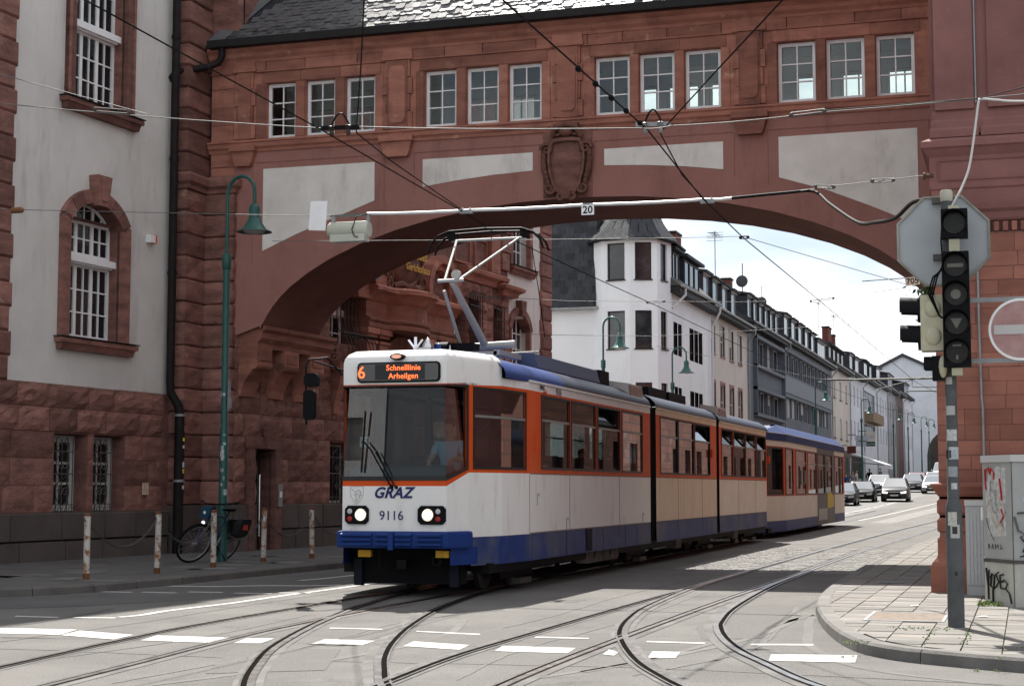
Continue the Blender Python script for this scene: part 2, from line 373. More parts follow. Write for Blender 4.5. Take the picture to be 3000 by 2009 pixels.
for pts in ([(-12, 12.6), (-9, 13.1), (-6, 12.9), (-3, 13.3), (0, 12.9)], [(-6.6, 11), (-6.35, 14), (-6.5, 17), (-6.1, 19)], [(-9.4, 12), (-9.2, 15.5), (-9.35, 18.5), (-9.2, 22)], [(-5.4, 15), (-5.2, 18), (-5.35, 22), (-5.2, 26)], [(-2.9, 12.6), (-2.4, 14.9), (-2.5, 17.5)], [(-8.0, 12.0), (-7.75, 14.5), (-7.9, 17.5)], [(-10.9, 13.5), (-10.3, 15.4), (-10.6, 17.8)], [(-4.2, 12), (-4.35, 14.5), (-4.2, 18), (-4.3, 23)]):
    P_ = smooth_path([(x+random.uniform(-.08, .08), y+random.uniform(-.1, .1)) for x, y in pts], 14); P_ = [p+Vector((random.uniform(-.012, .012), random.uniform(-.02, .02), 0)) for p in P_]
    o = strip(MB(), P_, -.012, .016, .0035).build('tar_seam', TAR); tag(o, kind='structure')
    for q in o.data.polygons:
        if q.normal.z < 0: q.flip()
TYREM = M('tyre_mark', (.105, .101, .096), .9, (.145, .14, .132), 3, 1, stretch=(1, .4, 1))
for pts, w_ in (([(-2.25, 22), (-2.35, 19), (-2.15, 17), (-1.9, 15.3), (-1.2, 13.6), (.3, 12.6)], .10), ([(-2.75, 20.5), (-2.5, 18.2), (-2.7, 15.5), (-3.4, 12.8)], .09), ([(-2.4, 19.3), (-2.75, 16.6), (-3.1, 14), (-3.9, 11.5)], .08), ([(-6.0, 17.5), (-5.5, 15.2), (-5.75, 12.6), (-6.4, 10.5)], .09)):
    o = strip(MB(), smooth_path(pts, 8), -w_/2, w_/2, .0028).build('tyre_mark', TYREM); tag(o, kind='structure')
    for q in o.data.polygons:
        if q.normal.z < 0: q.flip()
# ---- rails
SEAL = M('rail_joint_seal', (.075, .072, .069), .88, (.165, .158, .15), 2.6, .9, .3, 90, stretch=(1, .5, 1))
GROOVE = M('rail_groove', (.012, .011, .010), 1., spec=.0)
RAILN = [0]
def rail(pts, side, label, far=None):
    P = smooth_path(pts, 8); mb = MB(); s = side; e = .0007*RAILN[0]; RAILN[0] += 1
    mb.mi = 0; strip(mb, P, -.10, .13, .0036+e*.3)
    mb.mi = 1; strip(mb, P, s*-.036, s*.022, .014+e); strip(mb, P, s*-.041, s*-.036, .004, .014+e); strip(mb, P, s*.068, s*.086, .012+e)
    mb.mi = 2; strip(mb, P, s*.022, s*.068, .0075+e)
    o = mb.build('tram_rail', [SEAL, STEEL, GROOVE])
    for p in o.data.polygons:
        if p.normal.z < 0: p.flip()
    return tag(o, label, 'rail', 'grooved tram rails in the roadway')
rail([(-7.6, 8.5), (-8.02, 11.7), (-8.32, 14.04), (-8.49, 16.1), (-8.53, 20), (-8.52, 40), (-8.52, 72), (-8.2, 95)], 1, 'leftmost tram rail, running straight under the left side of the front tram')
rail([(-6.65, 8.5), (-6.91, 10.73), (-7.1, 12.4), (-7.34, 14.4), (-7.47, 16.14), (-7.53, 20), (-7.52, 40), (-7.52, 72), (-7.2, 95)], -1, 'second rail of the straight track that the front tram stands on')
rail([(-8.5, 26), (-8.28, 22), (-7.85, 19), (-7.5, 17.3), (-7.15, 15.86), (-6.59, 13.91), (-6.07, 12.5), (-5.5, 11.16), (-4.7, 9.6)], 1, 'outer curved rail branching from the front of the tram to the lower edge')
rail([(-7.5, 26), (-7.3, 22.3), (-6.85, 19), (-6.3, 16.5), (-5.8, 14.7), (-5.37, 13.4), (-4.98, 12.4), (-4.55, 11.4), (-3.7, 9.8)], -1, 'inner curved rail from under the tram, crossing the straight rail at the lower edge')
rail([(-4.4, 9), (-4.64, 11.6), (-4.79, 13.6), (-4.8, 15.6), (-4.79, 19.6), (-4.75, 23.4), (-4.71, 27.6), (-4.47, 50), (-4.07, 68), (-3.0, 95), (-1.2, 125)], 1, 'left rail of the straight track between the tram and the right pavement')
rail([(-3.5, 9), (-3.72, 12), (-3.78, 15.9), (-3.78, 21.6), (-3.7, 27.6), (-3.66, 38), (-3.4, 50), (-3.03, 68), (-2.0, 95), (-.2, 125)], -1, 'right rail of the straight track nearest the right pavement')
rail([(-4.71, 29), (-4.69, 24.4), (-4.47, 20.2), (-4.22, 18.03), (-3.94, 16.46), (-3.62, 15.24), (-3.19, 13.86), (-2.79, 12.83), (-2.2, 11.6), (-1.2, 10)], 1, 'left rail of the sharp curve that swings toward the right corner')
rail([(-3.7, 29), (-3.66, 24.4), (-3.46, 20.15), (-3.24, 17.92), (-3.09, 17.0), (-2.85, 15.95), (-2.53, 14.86), (-2.13, 13.82), (-1.54, 12.4), (-.6, 10.8)], -1, 'right rail of the sharp curve, nearest the corner pavement')
# ---- painted markings
PAINT = M('road_paint', (.50, .49, .465), .85, (.36, .352, .335), 5, .9, .2, 120, dirt=((.17, .165, .155), 11., .85, .54, .68))
def mark(polys, name, label):
    mb = MB()
    for p in polys: mb.poly([(x, y, .0045+gz(y)) for x, y in p])
    o = mb.build(name, PAINT); tag(o, kind='structure')
    for q in o.data.polygons:
        if q.normal.z < 0: q.flip()
    return o
for i, p in enumerate([[(-10.5, 14.95), (-9.37, 15.03), (-9.21, 14.45), (-10.3, 14.38)], [(-9.28, 14.93), (-8.50, 14.66), (-8.43, 14.16), (-9.18, 14.42)], [(-8.25, 14.67), (-7.42, 14.66), (-7.32, 14.13), (-8.13, 14.15)], [(-7.26, 14.65), (-7.0, 14.72), (-6.9, 14.23), (-7.16, 14.17)], [(-6.5, 14.8), (-5.97, 14.78), (-5.92, 14.33), (-6.42, 14.28)],
        [(-5.6, 14.83), (-4.98, 14.64), (-4.92, 14.19), (-5.53, 14.37)], [(-4.66, 14.66), (-3.96, 14.66), (-3.91, 14.18), (-4.58, 14.17)], [(-3.64, 14.62), (-3.5, 14.4), (-3.47, 14.1), (-3.59, 14.18)], [(-3.23, 14.57), (-2.98, 14.58), (-2.92, 14.07), (-3.15, 14.03)], [(-2.18, 14.62), (-1.45, 14.76), (-1.41, 14.14), (-2.12, 14.07)]]):
    mark([p], 'crossing_dash', '')
for p in [[(-11.05, 16.44), (-10.48, 16.42), (-10.42, 16.31), (-10.98, 16.3)], [(-10.29, 16.47), (-9.83, 16.56), (-9.78, 16.44), (-10.26, 16.35)], [(-6.98, 16.02), (-6.4, 16.04), (-6.37, 15.94), (-6.95, 15.92)], [(-5.98, 15.92), (-5.25, 15.79), (-5.23, 15.68), (-5.95, 15.82)], [(-4.64, 15.66), (-4.1, 15.67), (-4.08, 15.56), (-4.62, 15.55)], [(-3.49, 15.53), (-2.93, 15.52), (-2.92, 15.4), (-3.48, 15.41)], [(-2.5, 15.54), (-1.94, 15.69), (-1.93, 15.55), (-2.49, 15.39)]]:
    mark([p], 'lane_dash', '')
for a, b in [((-12.5, 20.66), (-11.99, 20.66)), ((-11.89, 20.75), (-11.33, 20.72)), ((-11.28, 20.98), (-10.77, 21.02)), ((-10.55, 20.94), (-10.0, 20.97)), ((-9.98, 21.17), (-9.54, 21.25))]:
    mark([[a, b, (b[0]+.02, b[1]-.13), (a[0]+.02, a[1]-.13)]], 'lane_dash', '')
def line_mark(pts, w_):
    o = strip(MB(), smooth_path(pts, 5), -w_/2, w_/2, .0045).build('lane_line', PAINT); tag(o, kind='structure')
    for q in o.data.polygons:
        if q.normal.z < 0: q.flip()
line_mark([(-9.82, 16.6), (-9.74, 16.95), (-9.78, 17.7), (-9.66, 19.03), (-9.66, 20.88), (-9.6, 22.5), (-9.55, 30), (-9.55, 60)], .11)
line_mark([(-12.2, 22.05), (-11.46, 22.2), (-10.9, 22.6), (-10.3, 22.75), (-9.9, 23.1)], .16)
line_mark([(-10.99, 24.0), (-10.8, 25.4), (-10.7, 30)], .12)
line_mark([(-7.2, 75), (-6.6, 95), (-5.2, 120)], .12); line_mark([(-9.5, 75), (-9.1, 95), (-8.0, 125)], .1)
# ---- setts between the far rails
SETT = M('granite_sett', (.20, .192, .18), .8, (.16, .155, .15), 4.5, 1, .3, 60)
mb = MB(); y = 28.6; r = 0
while y < 40.5:
    x = -6.15+(r % 2)*.09
    while x < -2.85:
        if not any(abs(x+.085-q) < .16 for q in (-4.70, -3.69)) and not (x < -4.9 and y < 29.2):
            h = random.uniform(.004, .014); a = .012
            mb.poly([(x, y, .001), (x+.17, y, .001), (x+.17-a, y+a, h), (x+a, y+a, h)]); mb.poly([(x+a, y+a, h), (x+.17-a, y+a, h), (x+.17-a, y+.125-a, h), (x+a, y+.125-a, h)]); mb.poly([(x, y+.125, .001), (x+a, y+.125-a, h), (x+.17-a, y+.125-a, h), (x+.17, y+.125, .001)])
        x += .185
    y += .14; r += 1
tag(mb.build('setts', SETT), 'worn grey granite setts around the right hand tram rails', 'paving', kind='stuff')
# rough cobbled median strip far behind
MED = M('median_cobbles', (.13, .125, .12), .9, (.26, .25, .235), 3, 1, .8, 12)
tag(strip(MB(), smooth_path([(-5.9, 70), (-5.6, 85), (-4.6, 105), (-2.5, 130)], 6), -.5, .6, .006).build('median_strip', MED), kind='structure')
# ---- pavements
KERB = M('kerb_granite', (.165, .157, .147), .85, (.11, .105, .10), 3, 1, .3, 60, .12)
KERB_D = M('kerb_dark', (.125, .115, .105), .88, (.085, .08, .075), 3, 1, .3, 60, .12)
PAVE = M('paving_slab', (.205, .193, .176), .88, (.135, .127, .118), 2.4, 1, .4, 90, .2, stretch=(1, 3, 1), dirt=((.25, .205, .165), 1.2, .45, .55, .7), dirt2=((.08, .076, .07), 2.2, .6, .58, .72))
JOINT = M('weedy_joint', (.085, .085, .06), .95, (.10, .14, .03), 2.5, .9, lo=.5, hi=.62)
LPAVE = M('left_paving', (.115, .111, .107), .9, (.08, .077, .075), 1.2, 1, .3, 80)
def kerbline(parent, pts, width, top, mat, inner_right, label):
    P = smooth_path(pts, 8); s = 1 if inner_right else -1
    acc = 0; seg = [P[0]]; pieces = []
    for a, b in zip(P, P[1:]):
        acc += (b-a).length; seg.append(b)
        if acc > .95: pieces.append(seg); seg = [b]; acc = 0
    if len(seg) > 1: pieces.append(seg)
    for sg in pieces:
        if sg[0].y > 70: continue
        mb = MB(); n = len(sg); rg = []
        for i, p in enumerate(sg):
            d = sg[min(i+1, n-1)]-sg[max(i-1, 0)]; r = Vector((d.y, -d.x, 0)).normalized()*s; q = p
            if i == 0: q = p+d.normalized()*.006
            if i == n-1: q = p-d.normalized()*.006
            rg.append([q+Vector((0, 0, -.05)), q+r*.012+Vector((0, 0, top-.025)), q+r*.035+Vector((0, 0, top)), q+r*width+Vector((0, 0, top)), q+r*width+Vector((0, 0, -.05))])
        mb.loft(rg, True, True); mb.build('kerb_stone', mat, parent)
    return P
def poly_sheet(name, pts, z, mat, parent=None):
    o = MB().prism(pts, -.04, z, 'z').build(name, mat, parent); return o
kl = [(-20, 17.2), (-16, 17.6), (-14.2, 18.3), (-13.1, 19.15), (-12.55, 20.1), (-12.33, 21.6), (-12.2, 23.65), (-12.07, 26), (-11.95, 28), (-11.9, 34), (-12.0, 50), (-12.1, 70)]
Pk = smooth_path(kl, 8)
swl = tag(poly_sheet('pavement', [(p.x-.1, p.y+.02) for p in Pk]+[(-19, 70), (-19, 40), (-24, 30), (-24, 17.3)], .115, LPAVE), kind='structure')
kerbline(swl, kl, .16, .12, KERB_D, False, '')
mb = MB()   # paler rectangles scattered over the left pavement
for _ in range(26):
    x = random.uniform(-15.8, -12.8); y = random.uniform(21, 31); a, b = random.choice(((.5, .3), (.9, .3), (.6, .6)))
    mb.poly([(x, y, .119), (x+a, y, .119), (x+a, y+b, .119), (x, y+b, .119)])
tag(mb.build('pale_patch', M('pale_patch_grey', (.17, .168, .165), .85, (.14, .138, .135), 3, 1)), kind='structure').parent = swl
far_sw = MB()
for a, b in zip(range(70, 200, 10), range(80, 210, 10)):
    sx = lambda y: 0 if y < 135 else (y-135)*.05
    far_sw.poly([(-12.1+sx(a), a, gz(a)+.12), (-12.1+sx(b), b, gz(b)+.12), (-19+sx(b), b, gz(b)+.12), (-19+sx(a), a, gz(a)+.12)]); far_sw.poly([(-12.1+sx(a), a, gz(a)-.05), (-12.1+sx(b), b, gz(b)-.05), (-12.1+sx(b), b, gz(b)+.12), (-12.1+sx(a), a, gz(a)+.12)])
tag(far_sw.build('far_pavement', LPAVE), kind='structure')
kr = [(9, 13.1), (3, 13.2), (1.2, 13.35), (.3, 13.62), (-.3, 13.88), (-.75, 14.15), (-1.1, 14.42), (-1.4, 14.85), (-1.6, 15.4), (-1.82, 16.25), (-2.09, 17.59), (-2.33, 19.1), (-2.48, 20.3), (-2.63, 22.5), (-2.72, 26), (-2.78, 32), (-2.6, 42), (-2.1, 60), (-1.5, 72)]
Pr = smooth_path(kr, 8)
spoly = [(p.x+.14 if p.y > 14.2 else p.x, p.y+(.14 if p.y < 15.5 else .02)) for p in Pr]+[(9, 72), (9, 13.4)]
swr = tag(poly_sheet('pavement', spoly, .095, JOINT), kind='structure')
kerbline(swr, kr, .17, .115, KERB, True, '')
def clip(poly, x0, x1, y0, y1):
    for ax, lim, sg in ((0, x0, 1), (0, x1, -1), (1, y0, 1), (1, y1, -1)):
        out = []
        for i in range(len(poly)):
            a, b = poly[i-1], poly[i]; ia = (a[ax]-lim)*sg >= 0; ib = (b[ax]-lim)*sg >= 0
            if ia != ib: t = (lim-a[ax])/(b[ax]-a[ax]); out.append((a[0]+(b[0]-a[0])*t, a[1]+(b[1]-a[1])*t))
            if ib: out.append(b)
        poly = out
        if len(poly) < 3: return []
    return poly
rest = MB(); S = .332; cnt = 0; cells = []
sp2 = [(p.x+.165 if p.y > 14.2 else p.x, p.y+(.165 if p.y < 15.5 else .02)) for p in Pr]+[(9, 72), (9, 13.42)]
for j in range(0, 170):
    for i in range(-9, 14):
        x = i*S+.10; y = 13.2+j*S+(.5*S if i % 2 else 0)*0+(.11*(i % 3)); cells.append((abs(y-15)+max(0, x-.4)*6, x, y))
cells.sort()
for key, x, y in cells:
    if y > 70 or (x > -1.0 and y > 22.4): continue
    if -1.62 < x+S/2 < -.82 and 17.2 < y+S/2 < 18.5: continue
    g = .006; c = clip(sp2, x+g, x+S-g, y+g, y+S-g)
    if len(c) < 3: continue
    t = .112+random.uniform(-.003, .004)
    if cnt < 300: MB().prism([(a, b) for a, b in c], .085, t, 'z').build('paving_slab', PAVE, swr)
    else: rest.prism(c, .085, t, 'z')
    cnt += 1
tag(rest.build('paving_slab_rest', PAVE, swr), kind='stuff')
# manhole frame with rough concrete fill, and a drain cover
mh = tag(MB().box(-1.6, -.86, 17.25, 18.4, .09, .118).build('manhole_cover', M('manhole_fill', (.24, .19, .155), .95, (.15, .13, .11), 12, 1, .8, 60)), 'rough reddish concrete manhole cover set in the right pavement', 'manhole cover')
mb = MB()
for q in ((-1.63, -.83, 17.2, 17.25), (-1.63, -.83, 18.4, 18.45), (-1.63, -1.6, 17.25, 18.4), (-.86, -.83, 17.25, 18.4)): mb.box(*q, .09, .121)
mb.build('rim', GALV, mh)
dr = MB().box(-2.05, -1.7, 24.0, 24.5, .09, .118).build('drain_cover', M('cast_iron', (.03, .03, .03), .6, (.06, .055, .05), 10, 1)); tag(dr, 'small dark iron drain cover on the pavement behind the right pier', 'drain cover')
# weeds in the joints and along the kerb
LEAF = M('weed_leaf', (.075, .14, .02), .7, (.14, .17, .035), 8, 1)
mb = MB(); random.seed(3)
spots = [(-.98+random.uniform(-.35, .3), 16.4+random.uniform(-.25, .15)) for _ in range(50)]+[(-.55+random.gauss(0, .03), random.uniform(14.2, 17)) for _ in range(30)]+[(.43+random.gauss(0, .02)-.33, random.uniform(14, 18)) for _ in range(26)]+[(-.23+random.gauss(0, .02)-.66, random.uniform(14.2, 16.2)) for _ in range(16)]
spots += [(-1.45+random.uniform(-.12, .1), 14.75+random.uniform(-.3, .2)) for _ in range(26)]+[(-.32+random.uniform(-.12, .12), 13.8+random.uniform(-.08, .04)) for _ in range(12)]+[(-.42+random.uniform(-.16, .1), 19.9+random.uniform(-.3, .2)) for _ in range(60)]+[(.05+random.uniform(-.2, .2), 14.5+random.uniform(-.1, .2)) for _ in range(24)]
for x, y in spots:
    z0 = .11 if (y > 14.6 or x > -.25) else .004
    for k in range(5):
        a = random.uniform(0, 6.28); l = random.uniform(.008, .024)*(2.6 if y > 19 else 1); h = random.uniform(.003, .016)*(3.5 if y > 19 else 1); wd = .005
        d = Vector((math.cos(a), math.sin(a), 0)); n_ = Vector((-d.y, d.x, 0))*wd; c = Vector((x, y, z0))
        mb.poly([c-n_*.4, c+n_*.4, c+d*l*.6+n_+Vector((0, 0, h)), c+d*l+Vector((0, 0, h*.8)), c+d*l*.6-n_+Vector((0, 0, h))])
tag(mb.build('weeds', LEAF), 'small green weeds growing in the joints of the right pavement', 'weeds', kind='stuff')
for x, y, r_ in ((-.52, 18.0, .3), (-1.3, 19.4, .8)):
    tag(MB().poly([(x, y, .121), (x+.09, y+.02, .124), (x+.075, y+.12, .122), (x-.01, y+.09, .121)]).build('paper_scrap', WHITE), 'white paper scrap lying on the paving %s' % ('beside the traffic light pole' if x > -1 else 'near the manhole cover'), 'litter')
# ================================================================ BUILDINGS
ANG = math.atan2(.99666, .0817)
def rehome(t, loc):
    d = Vector(loc)-t.location; t.location = loc
    for c in t.children: c.location = Vector(c.location)-d
def boxstone(parent, x0, x1, y0, y1, z0, z1, mat, c=.03, rough=0., name='stone_block'):
    """free-standing corner stone with chamfered beds, rock-faced if rough"""
    mb = MB(); g = .006; rings = []
    def ring(ins, z, j):
        a0, a1, b0, b1 = x0+ins, x1-ins, y0+ins, y1-ins; pts = []
        for p, q in (((a0, b0), (a1, b0)), ((a1, b0), (a1, b1)), ((a1, b1), (a0, b1)), ((a0, b1), (a0, b0))):
            for t in (0, .33, .67):
                x = p[0]+(q[0]-p[0])*t; y = p[1]+(q[1]-p[1])*t; k = j*random.uniform(-1, 1) if j else 0
                if t: (x, y) = (x+(k if p[0] == q[0] else 0), y+(k if p[1] == q[1] else 0))
                pts.append((x, y, z))
        return pts
    h = z1-z0
    for ins, z, j in ((c, z0+g, 0), (0, z0+g+c*.9, rough*.6), (-rough*.6, z0+h*.5, rough), (0, z1-g-c*.9, rough*.6), (c, z1-g, 0)): rings.append(ring(ins, z, j))
    mb.loft(rings, True, True); return mb.build(name, mat, parent)
def sweep(mb, prof, path):
    """profile of (offset, z) swept along a mitred plan path of points with outward offset to the right of travel"""
    n = len(path); rings = []
    for i, p in enumerate(path):
        p = Vector(p); d0 = (p-Vector(path[i-1])).normalized() if i else None; d1 = (Vector(path[i+1])-p).normalized() if i < n-1 else None
        r0 = Vector((d0.y, -d0.x)) if d0 else None; r1 = Vector((d1.y, -d1.x)) if d1 else None
        if r0 is None: m = r1
        elif r1 is None: m = r0
        else: m = (r0+r1).normalized(); m = m/max(.3, m.dot(r0))
        rings.append([(p.x+m.x*o, p.y+m.y*o, z) for o, z in prof])
    mb.loft(rings, True, True); return mb
def arc(cx, cz, r, a0, a1, n, sx=1., sz=1.): return [(cx+r*sx*math.cos(R(a0+(a1-a0)*i/n)), cz+r*sz*math.sin(R(a0+(a1-a0)*i/n))) for i in range(n+1)]
ZC = [1.1, 1.6, 2.09, 2.56, 3.04, 3.52, 3.97, 4.42, 4.9, 5.34, 5.82, 6.3, 6.78, 7.26, 7.72]
ZU = [8.07, 8.51, 8.98, 9.45, 9.9, 10.37, 10.84, 11.31, 11.77, 12.24, 12.7]
def grille(parent, u0, u1, z0, z1, y, mat=IRON_L, name='grille'):
    """wrought iron window grille: uprights, rails, scrolls"""
    mb = MB(); uc = (u0+u1)/2; w_ = u1-u0
    for k in range(5): u = u0+w_*k/4; mb.tube([(u, y, z0-.02), (u, y, z1-.02)], .011, 5)
    for z in (z0+.12, (z0+z1)/2, z1-.28): mb.bar((u0-.06, y-.012, z), (u1+.10, y-.012, z), .02)
    for zc_ in (z0+.36, z1-.55):
        for s in (-1, 1):
            pts = [(uc+s*(w_*.30)*math.sin(R(t)), y-.02, zc_+.24*math.cos(R(t))) for t in range(0, 360, 24)]; mb.tube(pts+pts[:1], .010, 4, False)
            pts = [(uc+s*(.02+.085*(1-t/640)*math.cos(R(t))+.05), y-.025, zc_+.09*(1-t/640)*math.sin(R(t))) for t in range(0, 460, 30)]; mb.tube(pts, .009, 4)
    for k in range(7): u = u0+w_*k/6; mb.tube([(u, y-.01, z0-.03), (u, y-.01, z0+.05), (u, y-.06, z0+.09)], .008, 4)
    for s in (-1, 1): mb.tube([(uc+s*w_*(.18+.10*math.sin(t*1.1)), y-.02, z1-.28+t*.045) for t in range(7)], .012, 4)
    return mb.build(name, mat, parent)
def big_window(parent, u0, u1, z0, z1, zt, y, arch=0., seed=0):
    """white casement window: three sashes below the transom, fanlights above, blind box"""
    cols = [u0+(u1-u0)*k for k in (.04, .20, .355, .51, .66, .81, .96)]
    fr = .06
    w1 = window(parent, u0, u1, z0, zt-.06, y, cols, [z0+fr+(zt-.06-z0-2*fr)*i/3 for i in range(4)], WHITE, GLASS_D, fr, .028, .07, (2, 4))
    w2 = window(parent, u0, u1, zt+.10, z1, y, cols, [zt+.1+fr+(z1-zt-.1-2*fr)*i/(3 if z1-zt > 1.6 else 2) for i in range((4 if z1-zt > 1.6 else 3))], WHITE, GLASS_D, fr, .028, .07, (2, 4))
    MB().box(u0-.02, u1+.03, y-.16, y+.06, zt-.05, zt+.08).build('blind_box', WHITE, parent); MB().box(u0+.02, u1-.03, y-.10, y+.02, zt-.085, zt-.05).build('blind_rail', WHITE, parent)
    # inward opened sash on the right
    sh = MB(); sx = u0+(u1-u0)*.665; ex = sx+.16
    for z in (z0+.1, zt-.14): sh.box(sx, sx+.05, y+.08, y+.42, z-.02, z+.02)
    sh.box(sx, sx+.05, y+.08, y+.11, z0+.06, zt-.1); sh.box(sx, sx+.05, y+.40, y+.43, z0+.06, zt-.1); sh.build('open_sash', WHITE, parent)
    return w1
# ---------------------------------------------------------------- left wing of the courthouse
cw = thing('courthouse', 'grey plastered courthouse wing with red stone base left of the bridge', 'building', (-17.2, 28, 0), ANG)
H_bw = [(-1.21, -.19, 1.0, 2.47), (0.0, 1.02, 1.0, 2.47)]
H_up = (-.92, .74, 8.9, 12.7); H_lo = (-.95, .72, 4.30, 6.98)
mb = MB(); gridwall(mb, [-16, -2.57, 2.7], [3.38, 19.5], [(-.95, .72, 4.30, 6.93), H_up], FLAT)
# segmental head of the lower window
ap = arc(-.115, 5.93, 1.08, 40.4, 139.6, 12)
rect = [(.72, 6.62)]+[(u, z) for u, z in ap]+[(-.95, 6.62)]
mb.build('plaster_wall', PLAST_G, cw)
mb = MB(); reveals(mb, [(-.95, .72, 4.30, 6.62), H_up], FLAT, .30); tag(mb.build('window_reveal', STONE, cw), kind='stuff')
mb = MB(); mb.prism(arc(-.115, 5.93, 1.05, 38, 142, 14), .268, .272); hd_ = mb.build('arched_pane', GLASS_D, cw)
mb = MB(); mb.tube([(u, .26, z) for u, z in arc(-.115, 5.93, 1.02, 40, 140, 14)], .035, 5)
for k in range(1, 6): u = -.95+1.67*k/6; mb.box(u-(.03 if k % 2 == 0 else .011), u+(.03 if k % 2 == 0 else .011), .24, .275, 6.55, 5.93+math.sqrt(1.04-(u+.115)**2))
mb.box(-.93, .70, .245, .275, 6.56, 6.60); mb.build('arched_head_frame', WHITE, cw)
MB().box(-16, 2.7, .36, 12, 0, 3.4).build('foundation_wall', MORTAR, cw)
mb = MB(); gridwall(mb, [-16, 2.7], [.0, 3.39], H_bw, FLAT, .36); mb.build('stone_base', STONE, cw)
MB().box(-16, 2.6, .6, 12, 3.4, 19.45).build('core', ROOM, cw)
MB().prism([(-16.3, 19.4), (4.9, 19.4), (4.9, 19.75), (-16.3, 19.75)], -.9, 12).build('roof_eave', LEAD, cw)
random.seed(11)
for z0, z1 in zip([1.0, 1.5, 2.0, 2.5, 2.95], [1.5, 2.0, 2.5, 2.95, 3.38]):
    course(cw, -4.2, 2.32, z0, z1, .09 if z0 > 2.4 else .05, STONE, (.75, 1.35), .6 if z0 > 2.4 else .25, 0, H_bw, 1)
for z0, z1 in ((.0, .48), (.48, 1.0)): course(cw, -4.2, 2.42, z0, z1, .13, STONE_D, (.9, 1.5), 0, 0, (), 1)
for k, z in enumerate([3.38+.44*i for i in range(24)]):     # left quoins, dressed, jagged edge
    block(cw, -3.5, -2.55 if k % 2 else -2.62, z, z+.44, .075, STONE, 0, 0, 'quoin', .0, ch=.04)
# surrounds
def jamb(u0, u1, z0, z1, p=.09): return MB().box(u0, u1, -p, .05, z0, z1)
for u0, u1 in ((-1.15, -.92), (.74, .98)):
    o = jamb(u0, u1, 8.86, 12.8).build('window_surround', STONE, cw); MB().box(u0+(.16 if u0 < 0 else 0), u1-(0 if u0 < 0 else .16), -.055, -.0, 8.87, 12.8)
    jamb(u0+(.0 if u0 < 0 else .17), u1-(.17 if u0 < 0 else 0), 8.86, 12.8, .12).build('outer_bead', STONE, cw)
def sill(u0, u1, z, name='window_sill', y=0., parent=cw):
    mb = MB(); mb.prism([(y-.20, z-.10), (y+.1, z-.10), (y+.1, z), (y-.20, z-.015)], u0, u1, 'x'); mb.prism([(y-.11, z-.23), (y+.1, z-.23), (y+.1, z-.10), (y-.17, z-.10)], u0+.06, u1-.06, 'x')
    s = mb.build(name, STONE, parent); MB().box(u0-.02, u1+.02, y-.23, y+.2, z, z+.018).build('lead_flashing', GUTTER, s); return s
sill(-1.28, 1.2, 8.86); sill(-1.28, 1.15, 4.28)
big_window(cw, -.92, .74, 8.92, 12.7, 10.42, .24); big_window(cw, -.95, .72, 4.34, 6.62, 5.84, .24)
for u0, u1 in ((-1.2, -.95), (.72, .97)): jamb(u0, u1, 4.28, 6.62, .10).build('window_surround', STONE, cw)
for k in range(7):   # arch stones over the lower window
    a0, a1 = 34+112*k/7+.4, 34+112*(k+1)/7-.4
    pts = arc(-.115, 5.93, 1.03, a0, a1, 3)+arc(-.115, 5.93, 1.30, a1, a0, 3)
    MB().prism(pts, -.10, .26).build('arch_stone', STONE, cw)
mb = MB(); mb.prism([(-.26, 6.9), (.03, 6.9), (.14, 7.5), (-.32, 7.5)], -.22, 0); mb.prism([(-.19, 7.0), (-.03, 7.0), (.06, 7.42), (-.24, 7.42)], -.245, -.21); mb.build('keystone', STONE, cw)
for u0, u1, z0, z1 in H_bw:
    window(cw, u0+.02, u1-.02, z0+.02, z1-.02, .28, 2, 3, M('grey_white', (.55, .55, .53), .6), GLASS_D, .13, .05, .05, name='basement_window', panes=False)
    grille(cw, u0+.06, u1-.30, z0+.02, z1-.05, .10)
    MB().box(u0-.03, u1+.03, -.09, .36, z0-.07, z0+.002).build('basement_sill', STONE_D, cw)
mb = MB().box(1.62, 1.78, -.12, 0, 6.45, 6.6); al = mb.build('alarm_box', WHITE, cw); MB().box(1.785, 1.83, -.125, .0, 6.44, 6.61).build('alarm_light', M('orange_lens', (.75, .10, .01), .3), al)
MB().box(1.55, 1.74, -.10, -.07, 1.32, 1.56).build('wall_plate', M('cream_plate', (.62, .5, .38), .5, (.4, .3, .22), 14, 1), cw); MB().box(1.8, 1.84, -.09, -.06, 1.42, 1.50).build('bell_push', GALV, cw)
# downpipe with kink and collars
mb = MB(); mb.tube([(2.34, -.16, 19.4), (2.34, -.16, 3.62), (2.35, -.17, 3.42), (2.47, -.30, 3.12), (2.49, -.31, 2.95), (2.49, -.31, .12)], [.085]*2+[.085, .09, .10, .105], 12)
dp = mb.build('downpipe', PIPE, cw, 40)
for z in (5.9, 8.3, 10.9): MB().lathe([(.10, z-.04), (.10, z+.04)], (2.34, -.16, 0), 12).build('collar', PIPE, dp, 40)
for z in (1.6, 2.95): MB().lathe([(.12, z-.025), (.12, z+.025)], (2.49, -.31, 0), 12).build('collar', GALV, dp, 40)
for z, c, s in ((2.45, (.8, .8, .02), .07), (2.30, (.7, .7, .68), .06), (1.93, (.55, .7, .75), .11), (1.80, (.6, .5, .05), .09), (1.47, (.75, .74, .72), .07)):
    o = MB().lathe([(.108, z-s/2), (.108, z+s/2)], (2.49, -.31, 0), 24, cap=False).build('sticker', M('sticker_%d' % int(z*100), c, .6), dp)
    o.data.polygons[0].select = True; bm = bmesh.new(); bm.from_mesh(o.data); bm.faces.ensure_lookup_table()
    bmesh.ops.delete(bm, geom=[f for f in bm.faces if not (f.calc_center_median().x > 2.47 and f.calc_center_median().y < -.34)], context='FACES'); bm.to_mesh(o.data); bm.free()
